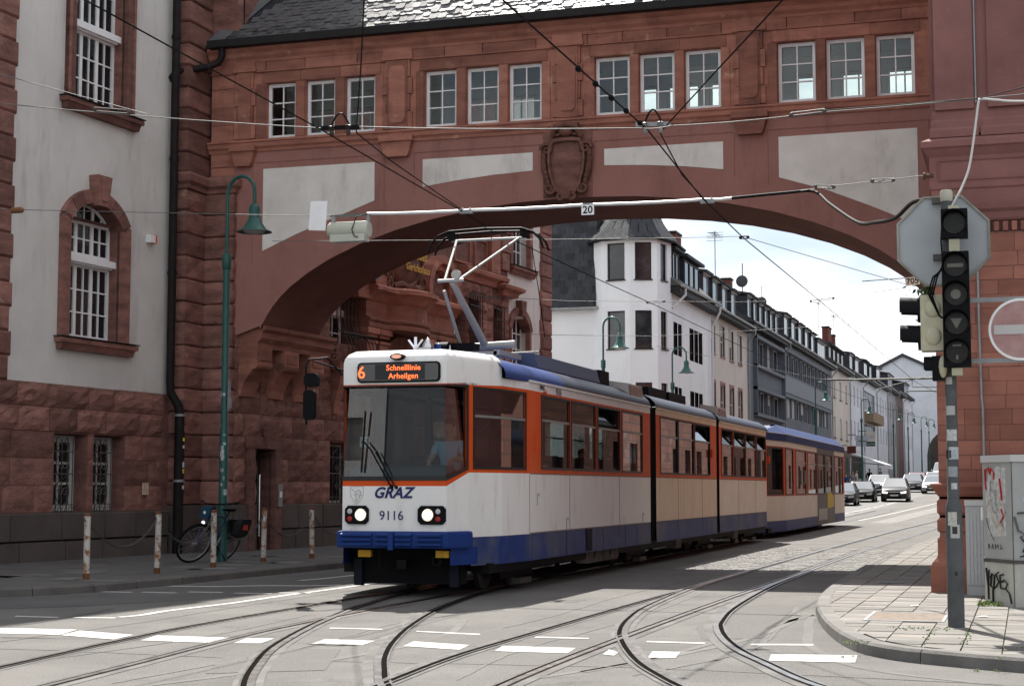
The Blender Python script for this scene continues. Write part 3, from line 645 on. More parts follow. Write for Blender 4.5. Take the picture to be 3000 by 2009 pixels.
# projecting quoined pier and bridge abutment (world aligned)
pr = thing('quoin_pier', 'quoined red sandstone pier where the bridge meets the courthouse', 'pier', (0, 0, 0))
random.seed(5)
for z0, z1 in zip(ZC, ZC[1:]):
    boxstone(pr, -17.3, -16.66, 30.55, 31.6, z0, z1, STONE, .035, .028); boxstone(pr, -16.68, -15.99, 31.36, 32.6, z0, z1, STONE, .035, .028)
for z0, z1 in ((.0, .55), (.55, 1.1)): boxstone(pr, -17.3, -16.62, 30.5, 31.6, z0, z1, STONE_D, .012, 0); boxstone(pr, -16.66, -15.95, 31.32, 32.6, z0, z1, STONE_D, .012, 0)
for z0, z1 in zip(ZU, ZU[1:]): boxstone(pr, -17.3, -16.68, 30.6, 31.6, z0, z1, STONE, .04, 0)
boxstone(pr, -17.35, -16.7, 30.62, 31.6, 12.7, 19.4, STONE, .04, 0)
mb = MB(); sweep(mb, [(0, 7.72), (.05, 7.72), (.06, 7.80), (.13, 7.86), (.14, 8.0), (.05, 8.08), (0, 8.08)], [(-16.0, 32.6), (-16.0, 31.4), (-16.66, 31.4), (-16.66, 30.6), (-17.3, 30.6)][::-1]); mb.build('cornice', STONE, pr)
MB().box(-17.25, -16.70, 30.64, 32.5, 7.7, 8.04).build('cornice_core', STONE, pr); MB().box(-16.7, -16.03, 31.43, 32.5, 7.7, 8.04).build('cornice_core', STONE, pr)
rehome(pr, (-16.6, 31.2, 0))
# ---------------------------------------------------------------- wall under the bridge and the portal wing behind it
pw = thing('portal_wing', 'red sandstone courthouse wing with carved portal seen under the arch', 'building', (-16, 31.5, 0), ANG)
HW = [(.72, 1.60, .1, 2.30), (4.26, 5.55, 1.08, 2.52), (4.2, 5.5, 4.72, 8.3), (11.44, 12.25, 3.0, 6.6), (12.3, 13.15, 4.6, 6.95), (14.2, 14.8, 4.8, 6.72)]
mb = MB(); gridwall(mb, [0.25, 15.4], [0, 18.2], HW, FLAT, .4); mb.build('wall', STONE, pw)
mb = MB(); gridwall(mb, [15.4, 19], [0, 18.2], [(15.59, 17.1, 8.15, 10.6), (15.5, 17.05, 3.6, 6.62)], FLAT, .3); mb.build('plaster_wall', PLAST_G, pw)
MB().box(.3, 19, .42, 12, 0, 18.0).build('core', ROOM, pw)
MB().box(.2, 19.2, -.3, 12, 18.2, 18.5).build('roof_eave', LEAD, pw)
MB().box(18.4, 19.0, .0, 12, 0, 18.2).build('end_wall', PLAST_G, pw); MB().box(.1, .3, .05, 12, 8, 18.2).build('end_wall', STONE, pw)
random.seed(21)
HB = HW[1:]+[(.5, 1.9, 0, 2.6)]
zl = ZC[:9]
for z0, z1 in zip(zl, zl[1:]): course(pw, .02 if z0 > 3.3 else .0, 6.25, z0, z1, .085, STONE, (.45, .85), .6, 0, HB, 1)
zl = [4.9, 5.34, 5.82, 6.3, 6.78, 7.26, 7.72, 8.2]
for z0, z1 in zip(zl, zl[1:]): course(pw, 2.6, 6.2, z0, z1, .085, STONE, (.45, .85), .3, 0, HB, 1)
for z0, z1 in ((.0, .55), (.55, 1.1)): course(pw, .0, 6.25, z0, z1, .11, STONE_D, (.9, 1.4), 0, 0, [(.5, 1.9, 0, 2.6)], 1)
zl = [3.9, 4.42, 4.9, 5.36, 5.82, 6.3, 6.8, 7.3]
for z0, z1 in zip(zl, zl[1:]): course(pw, 11.5, 15.4, z0, z1, .11, STONE, (.5, .9), 1., 0, HW, 1)
zl = [7.9, 8.45, 9.0, 9.55, 10.1]
for k, (z0, z1) in enumerate(zip(zl, zl[1:])): course(pw, 14.75, 15.35+(.12 if k % 2 else 0), z0, z1, .10, STONE, (.6, .7), 0, 0)
for k, z in enumerate([3.5+.46*i for i in range(16)]): block(pw, 18.05+(.08 if k % 2 else 0), 18.98, z, z+.46, .09, STONE, 0, 0, 'quoin', .004, ch=.05)
# arch springing: cornice and three scroll brackets standing out of the wall
mb = MB(); sweep(mb, [(-.1, 4.42), (.50, 4.42), (.50, 4.52), (.60, 4.62), (.60, 4.74), (.68, 4.80), (.68, 4.88), (-.1, 4.88)], [(3.45, 0), (0.05, 0)][::-1] if False else [(.12, 0), (3.35, 0)])
mb.build('springing_cornice', STONE_B, pw)
for u in (.12, 1.28, 2.42):
    mb = MB(); pf = [(.05, 3.38), (-.10, 3.40), (-.13, 3.55), (-.20, 3.72), (-.34, 3.90), (-.44, 4.0), (-.50, 4.10), (-.50, 4.42), (.05, 4.42)]
    mb.prism(pf, u, u+.62, 'x'); b_ = mb.build('scroll_bracket', STONE_B, pw)
    MB().box(u+.1, u+.52, -.53, -.49, 4.16, 4.36).build('bracket_face', STONE_B, b_); MB().lathe([(.11, u-.015), (.11, u+.635)], (0, -.40, 4.07), 12, 'x').build('scroll', STONE_B, b_, 40)
# door
mb = MB()
for q in ((.50, .72, .1, 2.3), (1.60, 1.88, .1, 2.3)): mb.box(q[0], q[1], -.13, .05, q[2], q[3])
mb.box(.46, 1.92, -.14, .05, 2.3, 2.56); mb.prism([(1.14, 2.3), (1.30, 2.3), (1.38, 2.82), (1.06, 2.82)], -.20, -.1); dfm = mb.build('door_surround', STONE, pw)
dl = MB().box(.72, 1.60, .27, .33, .12, 2.29).build('door', M('dark_oak', (.028, .018, .013), .5, (.045, .03, .02), 4, 1, stretch=(1, 1, .2)), pw)
for z0, z1, g_ in ((1.05, 2.15, 1), (.25, .9, 0)):
    MB().box(.84, 1.48, .25, .275, z0, z1).build('door_panel', GLASS_D if g_ else MATS['dark_oak'], dl)
mb = MB()
for k in range(6): mb.tube([(.88+.11*k, .235, 1.06), (.88+.11*k, .235, 2.14)], .012, 4)
mb.build('door_grille', IRON_L, dl); MB().tube([(1.50, .22, .4), (1.50, .22, 1.75)], .02, 6).build('pull_bar', CHROME, dl)
mb = MB().box(1.70, 1.86, -.155, -.13, 1.05, 1.55); ic = mb.build('intercom', GALV, pw); MB().box(1.73, 1.83, -.16, -.15, 1.25, 1.38).build('name_plate', WHITE, ic)
# grilled windows
window(pw, 4.3, 5.5, 1.1, 2.5, .32, 2, 2, M('grey_white', (.38, .38, .37)), GLASS_D, .06, .03, name='basement_window', panes=False); grille(pw, 4.35, 5.2, 1.12, 2.46, .06)
window(pw, 4.25, 5.45, 4.76, 5.62, .35, 3, 2, WHITE, GLASS_D, .06, .03); window(pw, 4.25, 5.45, 5.74, 8.2, .35, 3, 4, WHITE, GLASS_D, .06, .03); MB().box(4.2, 5.5, .26, .4, 5.6, 5.76).build('transom', WHITE, pw)
mb = MB()
for k in range(9):
    u = 4.3+1.5*k/8; mb.tube([(u, -.16, 8.2), (u, -.16, 5.4), (u, -.20, 5.2), (u, -.34, 5.08), (u, -.42, 5.0), (u, -.50, 4.7), (u, -.42, 4.45), (u, -.2, 4.4)], .013, 5)
for z, y in ((6.75, -.17), (5.12, -.36), (4.5, -.48)): mb.bar((4.25, y, z), (5.86, y, z), .03)
for s in range(5):
    pts = [(4.26, -.12-.09*(1-t/700)*math.cos(R(t+s*70)), 4.55+.15*s+.07*(1-t/700)*math.sin(R(t))) for t in range(0, 420, 35)]; mb.tube(pts, .012, 4)
mb.build('basket_grille', IRON, pw)
mb = MB(); mb.box(4.15, 6.0, -.34, .05, 4.22, 4.42); mb.prism([(.0, 3.2), (-.10, 3.2), (-.12, 3.5), (-.24, 3.9), (-.30, 4.22), (.0, 4.22)], 5.25, 5.55, 'x'); mb.prism([(.0, 3.2), (-.10, 3.2), (-.12, 3.5), (-.24, 3.9), (-.30, 4.22), (.0, 4.22)], 4.3, 4.6, 'x'); mb.build('basket_console', STONE_B, pw)
window(pw, 11.5, 12.2, 3.05, 6.55, .3, 2, 5, WHITE, GLASS_D, .07, .03)
for (u0, u1, z0, z1) in HW[4:]:
    pane(pw, u0, u1, .35, z0, z1, GLASS_D); mb = MB(); n = 6 if u1-u0 > .7 else 4
    for k in range(n):
        u = u0+(u1-u0)*k/(n-1); mb.tube([(u, -.14, z0-.1), (u, -.14, z1), (u+.03, -.20, z1+.06), (u-.02, -.24, z1+.01)], .014, 4)
    for z in (z0+.3, z1-.35, z1-.05): mb.bar((u0-.05, -.15, z), (u1+.05, -.15, z), .03)
    mb.build('window_grille', IRON, pw)
# the portal: pilasters, bowed entablature, cartouche, arched niche, scroll
_seen = set(pw.children)
def set_back(du, dz=0.):     # place the pieces just built along the wall
    for c in pw.children:
        if c not in _seen: c.location = (c.location.x+du, c.location.y, c.location.z+dz); _seen.add(c)
def bow(u): return -.32-(.42*math.sqrt(max(0, 1-((u-8.42)/1.0)**2)) if abs(u-8.42) < 1 else 0)
def bowed(zs_off, name, mat=STONE_B):
    us = [6.26, 6.9, 7.40]+[7.42+2*i/16 for i in range(17)]+[9.44, 10.4, 11.5]; mb = MB(); n = len(us)
    rings = [[(u, bow(u)-o, z) for u in us] for o, z in zs_off]; mb.loft(rings, False)
    for o, z in (zs_off[0], zs_off[-1]): mb.poly([(u, bow(u)-o, z) for u in us]+[(11.5, .1, z), (6.26, .1, z)])
    for e in (0, n-1): mb.poly([r[e] for r in rings]+[(us[e], .1, zs_off[-1][1]), (us[e], .1, zs_off[0][1])])
    return mb.build(name, mat, pw, 35)
bowed([(.0, 5.42), (.06, 5.44), (.07, 5.52), (.03, 5.56), (.09, 5.62), (.09, 5.66), (.0, 5.70)], 'architrave'); bowed([(-.02, 5.68), (-.02, 6.10)], 'frieze'); bowed([(-.02, 6.08), (.05, 6.12), (.10, 6.2), (.22, 6.30), (.30, 6.33), (.31, 6.42), (.20, 6.48), (.0, 6.5)], 'cornice')
for u in (6.3, 7.0, 9.6, 10.6):
    mb = MB(); mb.box(u, u+.5, -.30, .05, 0, 5.05); mb.box(u-.04, u+.54, -.34, .05, 5.05, 5.12); mb.box(u-.03, u+.53, -.32, .05, 5.2, 5.28); mb.box(u-.08, u+.58, -.38, .05, 5.28, 5.42); mb.build('pilaster', STONE_B, pw)
MB().prism(arc(8.45, 4.0, 1.0, 0, 180, 14)+[(7.45, 0), (9.45, 0)][::1], -.06, -.02).build('portal_opening', ROOM, pw)
for k in range(9):
    a0 = 20*k; MB().prism(arc(8.45, 4.0, 1.0, a0+.5, a0+19.5, 3)+arc(8.45, 4.0, 1.35, a0+19.5, a0+.5, 3), -.22, -.0).build('arch_stone', CARVE, pw)
set_back(-.72, -.06)
mb = MB(); rings = []
for f_, d_ in ((1.0, -.30), (.97, -.44), (.86, -.50), (.80, -.42), (.74, -.46), (.4, -.52), (.01, -.54)):
    rings.append([(8.48+.98*f_*math.cos(R(a))*(1+.06*math.cos(R(3*a))), d_, 7.25+.74*f_*math.sin(R(a))*(1+.05*math.sin(R(2*a)))) for a in range(0, 360, 15)])
mb.loft(rings); ct = mb.build('cartouche', CARVE, pw, 50)
mb = MB()
for s in (-1, 1):
    for cz_, r0, d0 in ((6.78, .22, 0), (7.55, .2, 40), (7.9, .16, 80), (6.58, .14, 120)):
        pts = [(8.48+s*(.95-.02*r0+r0*(1-t/620)*math.cos(R(t+d0))), -.42, cz_+r0*(1-t/620)*math.sin(R(t+d0))) for t in range(0, 540, 30)]; mb.tube(pts, [.065*(1-t/26) for t in range(len(pts))], 6)
    mb.tube([(8.48+s*.7, -.42, 6.55), (8.48+s*.45, -.55, 6.62), (8.48+s*.2, -.6, 6.55), (8.48, -.6, 6.6)], .09, 6)
    for k in range(5): mb.sphere((8.48+s*(.88+.05*(k % 2)), -.40, 6.7+.2*k), .10, 8, (1, .7, 1.2))
mb.build('cartouche_scrolls', CARVE, pw, 60)
GOLD = M('gilding', (.62, .36, .045), .4, (.5, .27, .03), 20, 1, metal=.6)
lettering('Neues', .36, GOLD, pw, (8.95, -.57, 7.46), shear=.28, depth=.008, bold=.006); lettering('Gerichtshaus', .27, GOLD, pw, (8.88, -.575, 7.11), shear=.28, depth=.008, bold=.006)
set_back(-1.0, -.06)
mb = MB(); mb.prism([(7.0, 6.5), (6.7, 6.52), (6.62, 6.6), (6.86, 6.85), (6.98, 7.15), (7.02, 7.5), (7.3, 7.5), (7.3, 6.5)], -.42, .0); mb.build('scroll_buttress', STONE_B, pw)
mb = MB(); rg = [[(6.28, y_, 6.52), (6.55, y_, 6.6), (6.8, y_, 6.86), (6.92, y_, 7.2), (6.95, y_, 7.6)] for y_ in (-.6, -.0)]; mb.loft(rg, False); mb.poly(rg[0]+[(6.2, -.6, 7.6)]); mb.build('lead_cover', LEAD, pw)
MB().prism([(5.8, 6.1), (6.5, 6.1), (6.6, 6.5), (5.75, 6.5)], -.40, 0).build('pilaster_cap', STONE_B, pw)
set_back(-.85, -.06)
for k in range(9):
    a0 = 20*k
    for r0, r1, d_ in ((.62, .78, -.16), (.78, 1.0, -.30)): MB().prism(arc(10.7, 6.75, r0, a0+.3, a0+19.7, 3)+arc(10.7, 6.75, r1, a0+19.7, a0+.3, 3), d_, 0).build('niche_arch_stone', STONE_B, pw)
mb = MB()
for u0, u1, d_ in ((9.7, 9.92, -.30), (9.92, 10.08, -.16), (11.48, 11.7, -.30), (11.32, 11.48, -.16)): mb.box(u0, u1, d_, 0, 6.45, 6.75)
mb.build('niche_jamb', STONE_B, pw); MB().prism(arc(10.7, 6.75, .62, 0, 180, 12)+[(10.08, 6.45), (11.32, 6.45)], .02, .06).build('niche_back', STONE, pw)
set_back(-.5, -.04)
mb = MB(); sweep(mb, [(0, 7.30), (.10, 7.30), (.14, 7.44), (.28, 7.52), (.30, 7.62), (.20, 7.68), (0, 7.7)], [(11.75, 0), (14.85, 0)]); mb.build('upper_cornice', STONE_B, pw)
mb = MB(); sweep(mb, [(0, 7.12), (.12, 7.12), (.16, 7.24), (.30, 7.32), (.32, 7.40), (.2, 7.46), (0, 7.48)], [(14.6, .3), (14.6, -.1), (15.55, -.1), (15.55, .3)]); mb.build('pier_cornice', STONE_B, pw)
for u0, u1 in ((6.5, 7.6), (11.4, 12.5), (12.8, 13.7)):
    mb = MB(); mb.box(u0, u1, -.06, 0, 7.75, 7.80); mb.box(u0, u0+.05, -.06, 0, 7.8, 8.6); mb.box(u1-.05, u1, -.06, 0, 7.8, 8.6); mb.box(u0, u1, -.06, 0, 8.55, 8.6); mb.build('wall_panel', STONE_B, pw)
MB().box(13.75, 14.4, -.18, 0, 7.7, 11).build('upper_pilaster', STONE_B, pw)
# windows of the plaster bay
for q in ((15.45, 15.62), (17.05, 17.25)): MB().box(q[0], q[1], -.10, .05, 8.13, 10.7).build('window_surround', STONE, pw)
sill(15.42, 17.45, 8.14, parent=pw); window(pw, 15.62, 17.05, 8.2, 10.5, .22, 4, 5, WHITE, GLASS_D, .06, .03, .06, (2,))
for q in ((15.42, 15.55), (17.0, 17.15)): MB().box(q[0], q[1], -.09, .05, 3.6, 6.4).build('window_surround', STONE, pw)
for k in range(7):
    a0 = 10+160*k/7; MB().prism(arc(16.28, 6.1, .74, a0+.5, a0+22.3, 3, 1, .85)+arc(16.28, 6.1, .98, a0+22.3, a0+.5, 3, 1, .85), -.10, .26).build('arch_stone', STONE, pw)
MB().prism([(16.12, 6.66), (16.40, 6.66), (16.48, 7.12), (16.04, 7.12)], -.2, 0).build('keystone', STONE, pw); window(pw, 15.52, 17.03, 3.7, 6.7, .2, 4, 6, WHITE, GLASS_D, .06, .03, .06, (2,))
# ---------------------------------------------------------------- the arched bridge
br = thing('arch_bridge', 'red sandstone bridge building with twelve white windows spanning the street', 'bridge', (0, 0, 0))
YF, YB = 31.5, 34.4; XC, HA = -8.45, 7.0
def az(x): t = max(0, 1-((x-XC)/HA)**2); return 4.4+2.85*math.sqrt(t)
XA = [-15.42]+[XC-HA*math.cos(R(a)) for a in [8, 11, 14, 18, 22, 27, 33, 40, 48, 56, 64, 72, 80, 90, 100, 108, 116, 124, 132, 140, 147, 153, 158, 162, 166, 170, 174, 178]]
XA = [x for x in XA if x >= -15.42]
for yy, nm in ((YF, 'spandrel_wall'), (YB, 'rear_spandrel_wall')):
    mb = MB(); mb.poly([(-16.2, yy, 4.6), (-15.42, yy, 4.86), (-15.42, yy, 8.72), (-16.2, yy, 8.72)])
    for a, b in zip(XA, XA[1:]): mb.poly([(a, yy, max(4.86, az(a)) if a < -15 else az(a)), (b, yy, az(b)), (b, yy, 8.72), (a, yy, 8.72)])
    mb.poly([(XA[-1], yy, 3.5), (1.5, yy, 3.5), (1.5, yy, 8.72), (XA[-1], yy, 8.72)])
    mb.build(nm, PLAST_R, br)
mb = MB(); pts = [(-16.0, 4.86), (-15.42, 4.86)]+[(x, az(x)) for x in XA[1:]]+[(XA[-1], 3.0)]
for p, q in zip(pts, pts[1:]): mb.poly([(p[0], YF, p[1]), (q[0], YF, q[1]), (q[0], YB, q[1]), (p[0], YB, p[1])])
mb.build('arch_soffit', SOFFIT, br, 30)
WIN = [(-15.32, -14.64), (-14.41, -13.73), (-13.50, -12.82), (-11.72, -11.02), (-10.81, -10.10), (-9.90, -9.19), (-8.08, -7.36), (-7.17, -6.45), (-6.25, -5.53), (-4.42, -3.69), (-3.49, -2.76), (-2.55, -1.83)]
HWN = [(a, b, 8.88, 10.07) for a, b in WIN]
mb = MB(); gridwall(mb, [-16.62, 1.5], [8.72, 10.9], HWN, lambda u, z, d: (u, YF+d, z), .20); mb.build('window_storey_wall', STONE_B, br)
mb = MB(); gridwall(mb, [-16.62, 1.5], [8.72, 10.9], HWN, lambda u, z, d: (u, YB-d, z), .20); mb.build('rear_window_storey_wall', STONE_B, br)
mb = MB(); gridwall(mb, [-16.3, 1.5], [8.6, 10.45], HWN, lambda u, z, d: (u, YF+.21, z)); mb.build('inner_wall', ROOM_L, br); mb = MB(); gridwall(mb, [-16.3, 1.5], [8.6, 10.45], HWN, lambda u, z, d: (u, YB-.21, z)); mb.build('inner_wall', ROOM_L, br)
MB().box(-16.3, 1.5, YF+.22, YB-.22, 8.50, 8.60).build('floor_slab', ROOM_L, br); MB().box(-16.3, 1.5, YF+.22, YB-.22, 10.45, 10.55).build('ceiling', ROOM_L, br)
for x in (-16.25, -12.2, 1.2):
    if x != -12.2: MB().box(x, x+.05, YF+.22, YB-.22, 8.6, 10.45).build('cross_wall', ROOM_L, br)
for a, b in WIN: window(br, a+.002, b-.002, 8.885, 10.065, YF+.12, 2, 3, WHITE, GLASS_T, .068, .026, .06)
for a, b in WIN: window(br, a+.002, b-.002, 8.885, 10.065, YB-.18, 2, 2, WHITE, GLASS_T, .055, .03, .06, name='rear_window', panes=False)
# stone courses around the windows, each a piece
random.seed(31)
def dress(x0, x1, z0, z1, d=.018, name='stone_block'): block(br, x0, x1, z0, z1, d*random.uniform(.8, 1.5), STONE_B, 0, YF, name, .011, ch=.008)
edges = [-16.05]+[e for p in WIN for e in p]+[-1.3]
for i, (a, b) in enumerate(WIN):
    dress(a-.11, b+.12, 10.07, 10.32, .02, 'lintel')
groups = [(-16.05, -12.35), (-12.62, -8.6), (-8.95, -4.9), (-5.27, -1.3)]
for i in range(0, 24, 2):
    nxt = edges[i+1]
for i in range(len(WIN)-1):
    a, b = WIN[i][1], WIN[i+1][0]
    if b-a < .4: dress(a, b, 8.86, 10.07, .03, 'mullion')
    else:
        dress(a, a+.19, 8.86, 10.07, .02, 'jamb_stone'); dress(b-.19, b, 8.86, 10.07, .02, 'jamb_stone')
dress(-15.56, -15.32, 8.86, 10.07, .02, 'jamb_stone'); dress(-1.83, -1.5, 8.86, 10.07, .02, 'jamb_stone')
for z0, z1 in ((10.32, 10.55),):
    x = -16.6
    while x < -1.35: L = random.uniform(.7, 1.3); dress(x, min(x+L, -1.35), z0, z1, .03, 'frieze_stone'); x += L
for k, (z0, z1) in enumerate(((8.86, 9.2), (9.2, 9.6), (9.6, 10.0), (10.0, 10.32))): dress(-16.62, -16.08, z0, z1, .012)
for z0, z1 in ((7.7, 8.3), (8.3, 8.72), (7.1, 7.7)): dress(-16.62, -16.02, z0, z1, .012)
for k in range(9): z = 7.3+.42*k; dress(-1.46 if k % 2 else -1.40, -.9, z, z+.42, .06, 'quoin')
mb = MB(); sweep(mb, [(0, 8.60), (.03, 8.60), (.05, 8.66), (.10, 8.70), (.11, 8.78), (.14, 8.80), (.14, 8.84), (0, 8.875)], [(-16.65, YF), (1.5, YF)]); mb.build('string_course', STONE_B, br)
mb = MB(); sweep(mb, [(0, 10.54), (.05, 10.54), (.06, 10.60), (.12, 10.66), (.13, 10.74), (.20, 10.80), (.20, 10.86), (0, 10.9)], [(-16.65, YF), (1.5, YF)]); mb.build('cornice', STONE_B, br)
MB().box(-16.65, 1.5, YF-.05, YF, 10.315, 10.345).build('architrave_fillet', STONE_B, br)
for k, (x0, x1) in enumerate(((-16.05, -15.56), (-12.62, -11.98), (-8.95, -8.32), (-5.27, -4.65))):
    mb = MB(); mb.box(x0+.10, x1-.10, YF-.075, YF, 8.87, 10.32); pl_ = mb.build('pilaster', STONE_B, br)
    for j in range(4): z = 8.88+.36*j; w_ = 0 if j % 2 == 0 else .05; boxstone(br, x0+w_, x1-w_, YF-.055, YF+.05, z, z+.36, STONE_B, .006, 0, 'pilaster_stone')
    c = .06; a_, b_, z0, z1 = x0+.14, x1-.14, 9.0, 10.2
    if k: MB().prism([(a_+c, z0), (b_-c, z0), (b_, z0+c*1.5), (b_, z1-c*1.5), (b_-c, z1), (a_+c, z1), (a_, z1-c*1.5), (a_, z0+c*1.5)], YF-.10, YF-.06).build('pilaster_panel', STONE_B, pl_)
    mb = MB(); mb.box(x0-.02, x1+.02, YF-.10, YF, 10.33, 10.42); mb.box(x0-.0, x1+.0, YF-.08, YF, 10.42, 10.56); mb.build('pilaster_cap', STONE_B, br)
    if k != 2:
        mb = MB(); mb.prism([(x0-.02, 8.6), (x1+.02, 8.6), (x1-.04, 8.35), (x1-.08, 8.28), (x0+.08, 8.28), (x0+.04, 8.35)], YF-.14, YF); mb.box(x0-.05, x1+.05, YF-.19, YF, 8.60, 8.72); mb.build('console', STONE_B, br)
# pale plaster fields with their frames
def field(pts, name='plaster_field'): return MB().prism(pts, YF-.008, YF+.02).build(name, PLAST_W, br)
def arcpts(x0, x1, off, n=8): return [(x0+(x1-x0)*i/n, az(x0+(x1-x0)*i/n)+off+.0) for i in range(n+1)]
field([(-15.37, 8.22), (-15.37, 6.46), (-14.6, 6.78), (-14.0, 7.0), (-13.4, 7.2), (-12.82, 7.41), (-12.82, 8.22)]); field([(-11.75, 8.21), (-11.75, 7.64), (-11.0, 7.73), (-10.2, 7.80), (-9.38, 7.84), (-9.38, 8.21)])
field([(-7.89, 8.19), (-7.89, 7.86), (-7.1, 7.82), (-6.3, 7.75), (-5.5, 7.64), (-5.5, 8.19)]); field([(-4.42, 8.21), (-4.42, 7.42), (-3.5, 7.12), (-2.7, 6.78), (-1.81, 6.36), (-1.81, 8.22)])
for x0, x1, zl_, zr_ in ((-15.62, -12.6, 6.2, 7.35), (-11.95, -9.16, 7.5, 7.7), (-8.1, -5.28, 7.72, 7.5), (-4.64, -1.6, 7.3, 6.2)):
    mb = MB(); t = .014
    mb.box(x0, x1, YF-.014, YF, 8.36, 8.36+t); mb.box(x0, x0+t, YF-.014, YF, zl_, 8.36); mb.box(x1-t, x1, YF-.014, YF, zr_, 8.36); mb.build('field_bead', PLAST_R, br)
# heraldic cartouche on the crown (blank shield)
MB().box(-9.15, -8.14, YF-.03, YF, az(-8.6)+.02, 8.6).build('cartouche_slab', STONE, br)
def shield(f): return [(-8.645+x*f*.36, 7.86+z*f*.52) for x, z in ((-.75, 1), (-.3, 1.04), (.3, 1.04), (.75, 1), (.95, .75), (1, .3), (.92, -.2), (.75, -.65), (.5, -.95), (0, -1.02), (-.5, -.95), (-.75, -.65), (-.92, -.2), (-1, .3), (-.95, .75))]
mb = MB(); mb.loft([[(x, YF-d_, z) for x, z in shield(f)] for f, d_ in ((1.08, .03), (1.08, .16), (.96, .17), (.90, .10), (.6, .15), (.02, .17))]); mb.build('shield', STONE, br, 40)
mb = MB()
for s in (-1, 1):
    for cx_, cz_, r_, a0 in ((.42, 8.22, .13, 0), (.36, 7.42, .11, 180), (.22, 8.58, .12, 60), (.14, 7.26, .08, 200)):
        pts = [(-8.645+s*(cx_-.02+r_*(1-t/600)*math.cos(R(t+a0))), YF-.13, cz_+r_*(1-t/600)*math.sin(R(t+a0))) for t in range(0, 500, 30)]; mb.tube(pts, [.05*(1-i/28) for i in range(len(pts))], 6)
    pts = [(-8.645+s*x, YF-.10, z) for x, z in ((.47, 8.2), (.48, 8.0), (.46, 7.8), (.40, 7.6), (.34, 7.42))]; mb.tube(pts, [.05, .055, .06, .05, .04], 7)
    for k in range(6): mb.sphere((-8.645+s*(.49-.02*k), YF-.12, 8.08-.11*k), .045, 8)
    mb.tube([(-8.645+s*.30, YF-.12, 8.46), (-8.645+s*.2, YF-.2, 8.66), (-8.645, YF-.22, 8.70)], .06, 7)
mb.sphere((-8.645, YF-.16, 8.55), .11, 10, (1.4, .8, .8)); mb.prism([(-8.72, 7.2), (-8.57, 7.2), (-8.53, 7.36), (-8.76, 7.36)], YF-.2, YF); mb.build('shield_scrolls', CARVE, br, 60)
# roof: boarding, slates, lead verge, gutter
SL = math.atan2(2.15, 1.85); cs, sn = math.cos(SL), math.sin(SL); RY, RZ = YF-.20, 10.93
mb = MB(); mb.poly([(-16.6, RY, RZ), (1.5, RY, RZ), (1.5, RY+1.85, RZ+2.15), (-15.3, RY+1.85, RZ+2.15)]); mb.poly([(-16.6, YB+.2, RZ), (1.5, YB+.2, RZ), (1.5, RY+1.85, RZ+2.15), (-15.3, RY+1.85, RZ+2.15)]); mb.build('roof_boarding', SLATE_W, br)
slate_me = {}
def slate_mesh(kind, wd, ht):
    k = (kind, round(wd, 3))
    if k not in slate_me:
        o = [(0, ht), (0, .25*ht), (.12*wd, .08*ht), (.4*wd, 0), (.75*wd, .03*ht), (.95*wd, .14*ht), (wd, .3*ht), (wd, ht)] if kind == 0 else [(0, ht), (0, 0), (wd, 0), (wd, ht)]
        mb = MB(); f = [(x, -.014+.012*y/ht, y) for x, y in o]; mb.poly(f); n = len(f)
        for i in range(n): a, b = f[i], f[(i+1) % n]; mb.poly([a, b, (b[0], b[1]+.009, b[2]), (a[0], a[1]+.009, a[2])])
        slate_me[k] = mb.mesh('slate', SLATE)
    return slate_me[k]
rest = MB(); cnt = 0; random.seed(2)
sl_list = []
for r_ in range(15):
    e = .125; x = -16.4+.10*r_*.9+(r_ % 2)*.09
    while x < -2.6:
        wd = random.choice((.16, .18, .20)) if r_ else .24
        sl_list.append((r_, x, wd, r_*e)); x += wd*.94
sl_list.sort(key=lambda q: q[0])
for r_, x, wd, s_ in sl_list:
    if s_ > 1.75: continue
    lift = random.uniform(.012, .03); y0, z0 = RY+s_*cs-sn*lift, RZ+s_*sn+cs*lift; me = slate_mesh(0 if r_ else 1, wd, .21)
    rx = -(math.pi/2-SL)+random.uniform(-.05, .03)
    if cnt < 300:
        o = obj('slate', me, br); o.location = (x, y0, z0); o.rotation_euler = (rx, random.uniform(-.03, .03), random.uniform(-.03, .03))
    else:
        Mx = Matrix.Translation((x, y0, z0)) @ Euler((rx, random.uniform(-.03, .03), random.uniform(-.03, .03))).to_matrix().to_4x4(); k = len(rest.v)
        rest.v += [tuple(Mx @ v.co) for v in me.vertices]
        for p in me.polygons: rest.f.append(tuple(k+i for i in p.vertices)); rest.m.append(0)
    cnt += 1
tag(rest.build('slate_rest', SLATE, br), kind='stuff')
mb = MB(); mb.poly([(-16.75, RY-.02, RZ+.02), (-16.35, RY-.02, RZ+.03), (-15.05, RY+1.85, RZ+2.2), (-15.5, RY+1.85, RZ+2.25)]); mb.build('lead_verge', LEAD, br)
gt = MB().prism([(RY-.20, 10.84), (RY+.06, 10.84), (RY+.06, 10.99), (RY+.02, 10.99), (RY+.02, 10.90), (RY-.16, 10.90), (RY-.16, 11.0), (RY-.20, 11.0)], -16.55, .5, 'x').build('gutter', GUTTER, br)
MB().tube([(-16.25, RY-.08, 10.86), (-16.25, RY-.08, 10.66), (-16.30, RY-.12, 10.52), (-16.5, RY-.25, 10.40), (-16.95, RY-.75, 10.22), (-17.03, 30.35, 10.0)], .075, 10).build('gutter_outlet', PIPE, gt, 50)
rehome(br, (-8.45, 32.9, 0))
